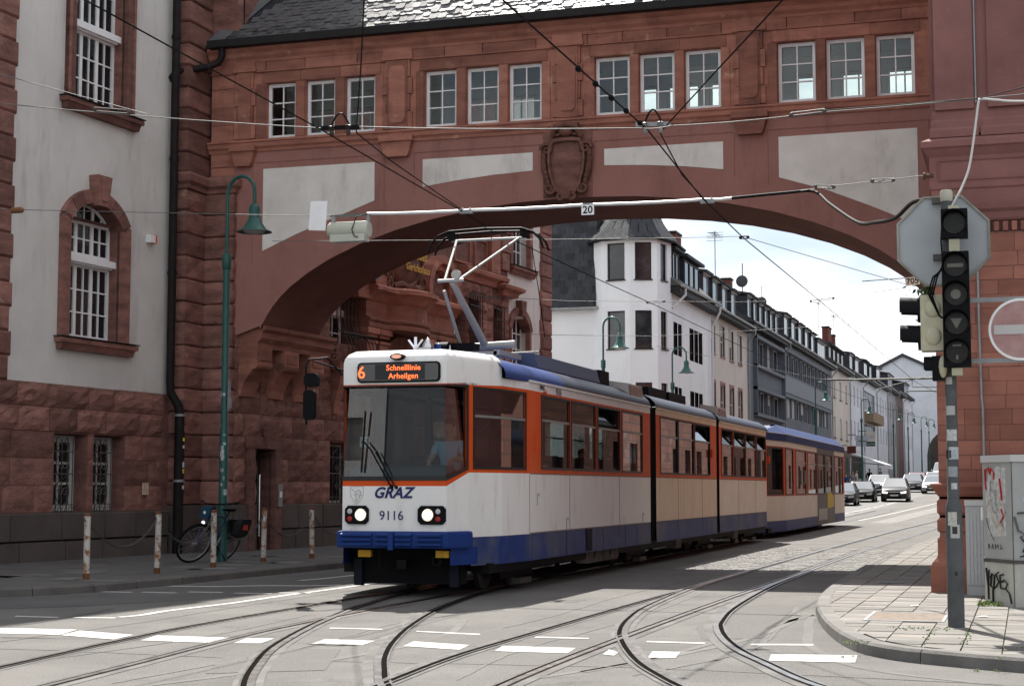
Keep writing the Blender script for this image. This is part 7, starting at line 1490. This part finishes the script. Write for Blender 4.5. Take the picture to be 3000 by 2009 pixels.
# the slanted face: from (0,.55) to (.33,0); draw posters and tags on it
A_ = Vector((0, .55, 0)); Bv = Vector((.33, 0, 0)); DU = (Bv-A_).normalized(); NF = Vector((DU.y, -DU.x, 0)); LF = (Bv-A_).length
def onface(u, z, o=.004): p = A_+DU*u+NF*o; return (p.x, p.y, z)
if NF.x > 0: NF = -NF
random.seed(9); PAP = [M('paper_%d' % k, c, .9, c2, 18, 1, lo=.45, hi=.6) for k, (c, c2) in enumerate((((.60, .60, .58), (.42, .42, .40)), ((.50, .50, .50), (.25, .25, .24)), ((.55, .52, .47), (.35, .33, .30))))]
for k in range(15):
    u = random.uniform(.06, .42); z = random.uniform(.82, 1.42); a, b = random.uniform(.07, .17), random.uniform(.08, .26); pts = [(u+random.uniform(-.02, .02), z), (u+a, z+random.uniform(-.03, .03)), (u+a+random.uniform(-.02, .02), z+b), (u+a*.5, z+b+random.uniform(-.03, .04)), (u, z+b)]
    MB().poly([onface(min(p[0], LF-.03), min(p[1], 1.6), .003+.0006*k) for p in pts]).build('torn_poster', PAP[k % 3], gc)
MB().poly([onface(u, z, .0025) for u, z in ((.20, .78), (.50, .80), (.52, 1.58), (.14, 1.56), (.10, 1.2))]).build('torn_poster', PAP[0], gc)
REDP = M('red_spray', (.45, .02, .02), .6); BLKP = M('black_spray', (.012, .012, .012), .6)
def spray(paths, mat, name='graffiti', r=.008, f=onface):
    mb = MB()
    for pth in paths: mb.tube([f(u, z, .016) for u, z in pth], r, 4)
    return mb.build(name, mat, gc)
spray([[(.08, 1.56), (.09, 1.40), (.11, 1.32)], [(.08, 1.52), (.16, 1.58), (.19, 1.5)], [(.19, 1.5), (.22, 1.57), (.28, 1.52), (.27, 1.44)], [(.40, 1.45), (.43, 1.3), (.44, 1.2)], [(.42, 1.1), (.47, 1.02), (.40, .95)]], REDP, r=.010)
spray([[(.06, .42), (.10, .20), (.12, .40)], [(.07, .30), (.16, .32)], [(.18, .36), (.15, .22), (.22, .18), (.24, .34), (.18, .36)], [(.33, .38), (.27, .36), (.33, .27), (.26, .20)], [(.44, .36), (.36, .35), (.37, .20), (.45, .20)], [(.36, .28), (.43, .28)], [(.44, .30), (.52, .26), (.48, .20), (.56, .15), (.60, .04)], [(.10, .2), (.10, .06)], [(.20, .18), (.20, .02)]], BLKP, r=.011)
spray([[(.13, .70), (.13, .64), (.16, .67), (.13, .70)], [(.20, .64), (.22, .70), (.24, .64)], [(.28, .64), (.28, .70), (.31, .66), (.34, .70), (.34, .64)], [(.40, .70), (.40, .64), (.44, .66), (.40, .67)], [(.08, 1.0), (.16, .85), (.25, .74)]], BLKP, r=.004)
ff = lambda u, z, o=.004: (.33+u, -o, z)
spray([[(.02, 1.02), (.06, .86), (.14, .82), (.18, .95), (.2, 1.05)], [(.05, 1.06), (.24, 1.08)]], M('grey_spray', (.12, .12, .12), .7), r=.012, f=ff)
spray([[(.12, .74), (.08, .79), (.13, .82), (.14, .70), (.10, .62)], [(.2, .80), (.22, .66)], [(.07, .57), (.2, .60)]], BLKP, r=.008, f=ff)
for z, m in ((1.28, 'label_white'), (1.16, 'sticker_w1')): MB().box(.44, .60, -.004, 0, z, z+.10).build('sticker', MATS[m], gc)
MB().tube([onface(.02, 1.12, .03), onface(.02, .97, .03)], .012, 6).build('door_handle', WHITE, gc); MB().box(.325, .335, -.006, .01, .0, 1.64).build('door_gap', IRON_L, gc)
sc = thing('service_cabinet', 'narrow pale ribbed service cabinet beside the stone pier', 'cabinet', (-.76, 21.72, .11)); MB().box(0, .28, 0, .22, .12, 1.12).build('housing', M('cabinet_pale', (.50, .51, .51), .6), sc); MB().box(-.01, .29, -.015, .23, 1.12, 1.19).build('lid', M('lid_pale', (.55, .55, .54), .6), sc); MB().box(.0, .28, .0, .22, 0, .115).build('base', M('cabinet_pale2', (.44, .45, .45), .7), sc)
for k in range(6): MB().box(.025+.042*k, .045+.042*k, -.008, 0, .14, 1.10).build('rib', MATS['cabinet_pale'], sc)
# ================================================================ OVERHEAD WIRES
WIRE = M('copper_wire', (.010, .009, .009), .7, spec=.08); SPANW = M('steel_span', (.13, .13, .13), .6); SLEEVE = M('white_sleeve', (.60, .60, .58), .45); INS = M('insulator', (.05, .03, .025), .4)
def sag(pts, n=6, s=.0):
    out = []
    for a, b in zip(pts, pts[1:]):
        a, b = Vector(a), Vector(b)
        for k in range(n): t = k/n; out.append(a.lerp(b, t)-Vector((0, 0, s*4*t*(1-t))))
    return out+[Vector(pts[-1])]
def wire(pts, r, label, m=WIRE, s=0., name='overhead_wire', cat='wire', group='overhead tram wires'): return tag(MB().tube(smooth_path(pts, 6) if name in ('hanging_cable', 'feed_cable') else sag(pts, 5, s), r, 6).build(name, m), label, cat, group)
wire([(-8.02, 2, 5.86), (-8.02, 13, 5.84), (-8.02, 18.07, 5.75), (-8.02, 23.2, 5.60), (-8.02, 24.5, 5.535), (-8.02, 30, 5.56), (-8.02, 37, 5.62), (-8.02, 66, 5.7), (-8.0, 100, 6.2), (-6.5, 150, 7)], .0095, 'contact wire over the front tram running through the arch')
wire([(-4.0, 2, 5.7), (-4.25, 13.4, 5.68), (-4.25, 19.1, 5.74), (-4.25, 22.6, 5.5), (-4.25, 26.1, 5.45), (-4.25, 36.8, 5.55), (-4.2, 68, 5.72), (-3.5, 100, 6.2), (-1, 150, 7)], .0095, 'contact wire over the right hand track running through the arch')
wire([(-3.6, 8.5, 6.0), (-5.68, 13.67, 5.9), (-6.54, 15.67, 5.85), (-7.73, 18.39, 5.78), (-7.86, 19.93, 5.72), (-8.0, 23.1, 5.61)], .0085, 'steep branch wire that joins the left contact wire at the hanger')
wire([(.6, 9, 6.0), (-2.02, 14.81, 5.9), (-2.94, 16.79, 5.85), (-4.16, 19.4, 5.76), (-4.28, 21.34, 5.6), (-4.25, 23.05, 5.5)], .0085, 'steep branch wire that joins the right contact wire at the hanger')
wire([(-18.0, 18.5, 7.4), (-12.68, 18.5, 6.5), (-8.3, 18.5, 5.9), (-7.75, 18.5, 5.88), (-4.3, 18.8, 5.70), (-3.9, 18.8, 5.70), (-2.2, 18.8, 5.74), (1.5, 19, 5.9)], .0065, 'bright steel span wire carrying both hangers in front of the bridge', SPANW, .02)
wire([(-18.2, 18.5, 8.6), (-12.9, 18.5, 6.93), (-10.66, 18.5, 6.23)], .0055, 'slack second span wire rising to the courthouse at upper left', SPANW)
wire([(-17.3, 22.4, 6.0), (-15.62, 22.5, 5.9), (-10.6, 23.2, 5.66), (-9.5, 23.2, 5.63)], .0055, 'thin span wire from the courthouse to the floodlight', SPANW)
wire([(-9.56, 23.2, 5.64), (-7.9, 23.2, 5.61), (-6.06, 23.2, 5.60), (-4.3, 23.0, 5.55), (-3.9, 23.0, 5.55)], .024, 'white sleeved cable under the arch carrying the 20 plate', SLEEVE, .012, 'sleeved_cable', 'cable')
wire([(-3.9, 23.0, 5.55), (-3.09, 22.8, 5.55), (-2.71, 22.7, 5.53), (-2.4, 21.9, 5.2), (-1.92, 20.5, 4.72), (-1.58, 19, 4.47), (-1.3, 18.2, 4.38), (-1.03, 17.2, 4.38), (-.75, 16.75, 4.30)], .022, 'thick black cable drooping from the span to the octagonal sign', WIRE, .0, 'hanging_cable', 'cable')
wire([(-2.9, 22.75, 5.56), (-2.46, 22.6, 5.57), (-1.2, 22.18, 5.57)], .0055, 'short anchor wire to the right building', SPANW)
wire([(-12.5, 26, 5.75), (-7.69, 26.0, 5.56), (-5.65, 26, 5.49), (-4.26, 26, 5.46), (-2.02, 30, 5.09), (-1.2, 31, 5.0)], .0055, 'thin span wire directly under the arch', SPANW)
wire([(-15.5, 36.8, 6.3), (-13.34, 36.8, 6.07), (-10.09, 36.8, 5.79), (-6., 36.8, 5.63), (-4.24, 36.8, 5.62), (-2.3, 36.8, 5.84), (.1, 36.8, 6.1)], .0055, 'span wire just behind the bridge', SPANW)
wire([(-15.2, 42, 5.85), (-12.24, 42, 5.52), (-9.15, 42, 5.40), (-4.3, 42, 5.55), (.2, 42, 5.8)], .0055, 'second span wire behind the bridge, lower left', SPANW)
wire([(-14.8, 68, 7.44), (-8, 68, 5.9), (-4.2, 68, 5.8), (1, 68, 7.3)], .008, 'span wire at the white corner house', SPANW)
wire([(-10.75, 36, 7.02), (-10.55, 36, 5.75), (-10.44, 36, 4.89)], .010, 'vertical drop wire beside the portal wing', WIRE)
wire([(1.2, 16.4, 5.10), (.07, 16.5, 5.19), (-.18, 16.5, 5.22), (-.33, 16.5, 5.24), (-.36, 16.5, 5.20), (-.40, 16.5, 4.93), (-.46, 16.5, 4.58), (-.53, 16.5, 4.39), (-.57, 16.5, 4.31), (-.64, 16.55, 4.2)], .011, 'white cable hanging down to the top of the signal pole', SLEEVE, 0, 'feed_cable', 'cable')
wire([(-2.2, 18.8, 5.76), (-.34, 16.5, 5.25), (1.2, 15, 5.2)], .005, 'fine wire crossing in front of the right building', WIRE)
def hanger(x, y, z, label, grey=False, w_=.5):
    t = thing('wire_hanger', label, 'wire hanger', (x, y, z), 0, 'contact wire hangers'); m = GALV if grey else BLACKP; mb = MB(); mb.bar((-w_/2, 0, .07), (w_/2, 0, .05), .035, .05); mb.build('hanger_arm', m, t)
    for dx in (-w_*.22, w_*.22):
        i_ = MB().lathe([(.02, .06), (.05, .045), (.03, .03), (.05, .015), (.025, 0), (.03, -.05), (.012, -.08)], (dx, 0, .03), 12).build('insulator', INS if not grey else GALV, t, 50)
    mb = MB(); mb.tube([(-w_*.25+w_*.5*k/10, .0, .08+.16*math.sin(math.pi*k/10)) for k in range(11)], .012, 5); mb.build('jumper_loop', BLACKP, t)
    return t
hanger(-7.95, 18.4, 5.80, 'black double wire hanger over the left track'); hanger(-4.18, 19.1, 5.74, 'grey double wire hanger over the right track', True, .42)
for x, y, z, l in ((-7.95, 23.2, 5.6, 'wire clamp where the sleeved cable meets the left contact wire'), (-4.25, 23.0, 5.53, 'wire clamp where the sleeved cable meets the right contact wire')):
    t = thing('wire_clamp', l, 'clamp', (x, y, z)); mb = MB(); mb.box(-.10, .10, -.03, .03, -.04, .02); mb.sphere((-.06, 0, .03), .02, 6); mb.sphere((.06, 0, .03), .02, 6); mb.build('body', GALV, t)
for x, y, z, dx, dz, l in ((-11.2, 18.5, 6.32, .5, -.07, 'turnbuckle on the span wire in front of the courthouse window'), (-2.3, 18.8, 5.745, .38, .02, 'turnbuckle on the span wire at the right end of the bridge'), (-2.55, 22.6, 5.57, .25, -.02, 'turnbuckle above the drooping black cable'), (-1.75, 22.37, 5.57, .28, .0, 'turnbuckle on the anchor wire at the right building'), (-4.25, 26.2, 5.47, .12, 0, 'black wire clamp on the right contact wire under the arch'), (-4.25, 36.8, 5.62, .5, .05, 'black wire clamp on the span behind the bridge'), (-12, 36.8, 5.95, .4, -.03, 'turnbuckle in front of the carved portal'), (-8.02, 36.8, 5.7, .4, .02, 'wire clamp over the tram behind the bridge')):
    t = thing('turnbuckle', l, 'wire fitting', (x, y, z)); mb = MB(); d = Vector((dx, 0, dz)); n = Vector((0, 0, .022)); mb.tube([-d/2+n, d/2+n], .008, 5); mb.tube([-d/2-n, d/2-n], .008, 5)
    for s in (-.5, .5): mb.sphere(d*s, .028, 6)
    mb.build('body', IRON_L if abs(dx) > .2 else BLACKP, t)
for k in range(5): tag(MB().sphere((-4.25, 15.9+.7*k, 5.695+.01*k), .035, 8, (1, 2, 1)).build('wire_splice', BLACKP), '%s dark splice clip on the right contact wire before the hanger' % ('first', 'second', 'third', 'fourth', 'fifth')[k], 'wire fitting', 'splice clips on the right contact wire')
ai = thing('anchor_insulator', 'brown insulator on the span wire at the far left edge', 'insulator', (-15.3, 22.5, 5.87)); MB().lathe([(.02, -.12), (.05, -.09), (.05, .09), (.02, .12)], (0, 0, 0), 12, 'x').build('body', M('brown_ceramic', (.18, .08, .03), .3), ai, 40)
fl = thing('floodlight', 'cream cylindrical floodlight hanging from the span wire', 'lamp', (-9.85, 23.2, 5.38)); CRM = M('cream_housing', (.50, .51, .42), .4, (.44, .45, .38), 3, 1)
mb = MB(); mb.lathe([(.02, -.34), (.11, -.335), (.13, -.31), (.13, .30), (.12, .33), (.02, .335)], (0, 0, .02), 22, 'x'); mb.build('housing', CRM, fl, 40); mb = MB(); mb.box(-.27, .30, -.13, .06, -.17, -.06); mb.build('lens_box', CRM, fl); mb = MB()
for x in (-.28, .30): mb.bar((x, 0, .08), (x+.02, 0, .24), .05)
mb.build('yoke', GALV, fl); MB().bar((-.32, 0, .25), (.36, 0, .25), .035).build('mounting_bar', M('bar_dark', (.12, .13, .12), .5), fl); mb = MB(); mb.tube([(.30, -.02, .26), (.15, -.1, .2), (.10, -.15, .0), (.14, -.15, -.1), (.2, -.14, -.12)], .008, 5); mb.build('cable', BLACKP, fl)
tag(MB().prism([(-10.48, 5.87), (-10.20, 5.86), (-10.23, 5.40), (-10.51, 5.42)], 23.14, 23.15).build('white_panel', WHITE), 'blank white panel hanging on the span wire left of the floodlight', 'panel')
s20 = thing('speed_plate', 'white plate with black number 20 hanging under the arch', 'sign', (-6.06, 23.18, 5.52)); MB().box(-.095, .095, -.006, .006, -.075, .075).build('plate', WHITE, s20); lettering('20', .155, BLACKP, s20, (0, -.008, -.004), bold=.002); MB().box(-.08, .08, -.004, .01, .075, .10).build('clip', GALV, s20)
for y, x0, x1, z, l in ((85, -9.6, -.5, 6.93, 'nearest overhead cantilever arm far along the street'), (120, -8.1, -1, 8.3, 'second overhead cantilever arm farther away')):
    t = thing('cantilever_arm', l, 'wire support', (x1, y, z)); mb = MB(); mb.tube([(x0-x1, 0, .02), (0, 0, 0)], .05, 6); mb.tube([(x0-x1+4.2, 0, -.05), (x0-x1+4.2, 0, -.4), (x0-x1+7, 0, -.45)], .03, 5); mb.tube([(x0-x1+2.5, 0, -.5), (x0-x1+4.2, 0, -.05)], .02, 5); mb.build('tube', IRON_L, t); MB().tube([(0, 0, -z), (0, 0, .6)], .09, 8).build('mast', IRON_L, t)
# ================================================================ CARS
CGL = M('car_glass', (.03, .034, .038), .03, spec=1.); CGL.node_tree.nodes['Principled BSDF'].inputs['IOR'].default_value = 2.6; TYRE = M('tyre', (.010, .010, .010), .85, spec=.05); PLATE = M('number_plate_white', (.55, .55, .53), .5); HLM = M('car_headlight', (.75, .75, .72), .12, emit=((1, .92, .8), .8)); 
def car(label, x, y, rz, paint, h=1.48, L=4.2, w_=1.78, hood=.30, wagon=True, lit=False):
    t = thing('car', label, 'car', (x, y, gz(y)), rz, 'cars queueing along the street'); hw = w_/2; bl = h*.62; zb = .20
    st = [(0, .70, .40*h), (.06, .86, .47*h), (.35, .95, .54*h), (hood*L, 1.0, bl), (.5*L, 1.0, bl+.01), (.82*L, .99, bl+.02), (.95*L, .95, bl), (L, .86, bl-.12)]
    rings = [[(-hw*f*.92, yy, zb+(.06 if yy < .1 else 0)), (-hw*f, yy, .36), (-hw*f, yy, min(.62, zt-.05)), (-hw*f*.96, yy, zt), (-hw*f*.5, yy, zt+.035), (hw*f*.5, yy, zt+.035), (hw*f*.96, yy, zt), (hw*f, yy, min(.62, zt-.05)), (hw*f, yy, .36), (hw*f*.92, yy, zb+(.06 if yy < .1 else 0))] for yy, f, zt in st]
    mb = MB(); mb.loft(rings, True, True); mb.build('body', paint, t, 50)
    y0, y1, y2, y3 = hood*L-.05, hood*L+.72, L*.80 if wagon else L*.72, L*.97 if wagon else L*.90; a, b = hw*.90, hw*.70
    base = [(-a, y0, bl), (a, y0, bl), (a, y3, bl), (-a, y3, bl)]; top = [(-b, y1, h-.04), (b, y1, h-.04), (b, y2, h-.04), (-b, y2, h-.04)]
    for i, nm in enumerate(('windscreen', 'side_window', 'rear_window', 'side_window')):
        p, q, r_, s_ = base[i], base[(i+1) % 4], top[(i+1) % 4], top[i]; MB().poly([p, q, r_, s_]).build(nm, CGL, t)
    mb = MB(); mb.loft([top, [(-b*.97, y1+.06, h), (b*.97, y1+.06, h), (b*.97, y2-.06, h), (-b*.97, y2-.06, h)]], True); mb.poly([(-b*.97, y1+.06, h), (b*.97, y1+.06, h), (b*.97, y2-.06, h), (-b*.97, y2-.06, h)]); mb.build('roof', paint, t)
    mb = MB()
    for i in range(4): mb.bar(base[i], top[i], .07, .06)
    for s in (-1, 1): mb.bar((s*a*.985, L*.55, bl), (s*b*1.01, L*.55, h-.04), .06)
    mb.build('pillars', paint, t)
    for s in (-1, 1):
        for yy in (.82, L-.80):
            wl = MB().lathe([(.27, -.10), (.315, -.09), (.315, .09), (.27, .10)], (s*(hw-.10), yy, .315), 18, 'x').build('wheel', TYRE, t, 40); MB().lathe([(.20, 0), (.19, s*.012), (.03, s*.02)], (s*(hw-.0), yy, .315), 14, 'x').build('rim', GALV, wl, 40)
        MB().prism([(s*hw*.45, .40*h+.03), (s*hw*.88, .42*h+.06), (s*hw*.86, .42*h-.08), (s*hw*.50, .40*h-.08)], -.015 if s else 0, .09).build('headlight', HLM if lit else CLEAR, t); MB().sphere((s*(hw+.06), hood*L+.25, bl+.07), .10, 8, (1, .6, .75)).build('wing_mirror', paint, t)
    MB().prism([(-hw*.42, .42*h-.03), (hw*.42, .42*h-.03), (hw*.36, .42*h-.12), (-hw*.36, .42*h-.12)], -.012, .05).build('grille', BLACKP, t); MB().prism([(-hw*.55, .42), (hw*.55, .42), (hw*.5, .28), (-hw*.5, .28)], -.005, .06).build('air_intake', BLACKP, t); MB().box(-.26, .26, -.03, .0, .40, .51).build('number_plate', PLATE, t); MB().bar((-hw*.42, -.014, .42*h), (hw*.42, -.014, .42*h), .03).build('trim', CHROME, t)
CP_ = lambda n, c: M('car_'+n, c, .35, spec=.15)
GRYC, BLKC, SILC, REDC, DKC = CP_('grey', (.040, .043, .048)), CP_('black', (.004, .004, .005)), CP_('silver', (.30, .31, .33)), CP_('red', (.24, .015, .02)), CP_('dark', (.018, .022, .03))
car('grey compact minivan with headlights on, nearest in the traffic', -8.55, 113.6, .02, GRYC, 1.62, 4.25, 1.82, lit=True); car('black saloon with pale windscreen left of the grey minivan', -10.7, 112.5, .03, BLKC, 1.42, 4.5, 1.82, .33, False); car('silver estate car behind the black saloon', -10.75, 127.5, .03, SILC, 1.62, 4.5, 1.85, .33); car('white front dark car at the stone pier', -7.1, 133, -.03, SILC, 1.46, 4.1, 1.76, .34, lit=True); car('dark car half hidden behind the grey minivan', -9.0, 138, .0, DKC, 1.5); car('red car behind the grey minivan', -9.2, 147, 0, REDC, 1.55); car('pale silver car farther back in the queue', -8.2, 156, 0, SILC, 1.5); car('white van roof at the back of the queue', -8.1, 170, 0, CP_('white', (.55, .56, .57)), 2.3, 5, 1.95, .22); car('light blue car beside the pier at the back', -7.3, 163, 0, CP_('blue', (.20, .28, .36)), 1.5); car('dark car cut off behind the trailer', -11.1, 104.5, .03, DKC, 1.45); car('silver car parked on the far left pavement edge', -11.6, 136, .03, SILC, 1.45)
# ================================================================ PEOPLE in the street
JB = M('jeans', (.03, .04, .07), .9)
for x, y, rz, m, pose, l in ((-13.0, 112, .2, td, 'stand', 'person in dark clothes standing behind the black saloon'), (-13.3, 103, -.6, M('red_jacket', (.42, .02, .02), .8), 'walk', 'person in red jacket behind the trailer'), (-12.6, 141, .3, td, 'walk', 'person in black walking on the far pavement'), (-12.3, 148, 2.6, tg, 'walk', 'person in grey farther along the pavement'), (-12.9, 133, 1.5, tw, 'stand', 'person in pale shirt by the far shop fronts'), (-12.4, 120, 2.9, M('blue_jacket', (.03, .06, .18), .8), 'walk', 'person in blue jacket on the pavement behind the silver estate'), (-12.5, 126, .4, tg, 'walk', 'person in grey walking toward the viewer near the green shop sign')):
    person(l, (x, y, gz(y)+.12), rz, m, JB, pose, HAIR, 'pedestrians on the far pavement', None, 1.0 if m is not tw else .5)
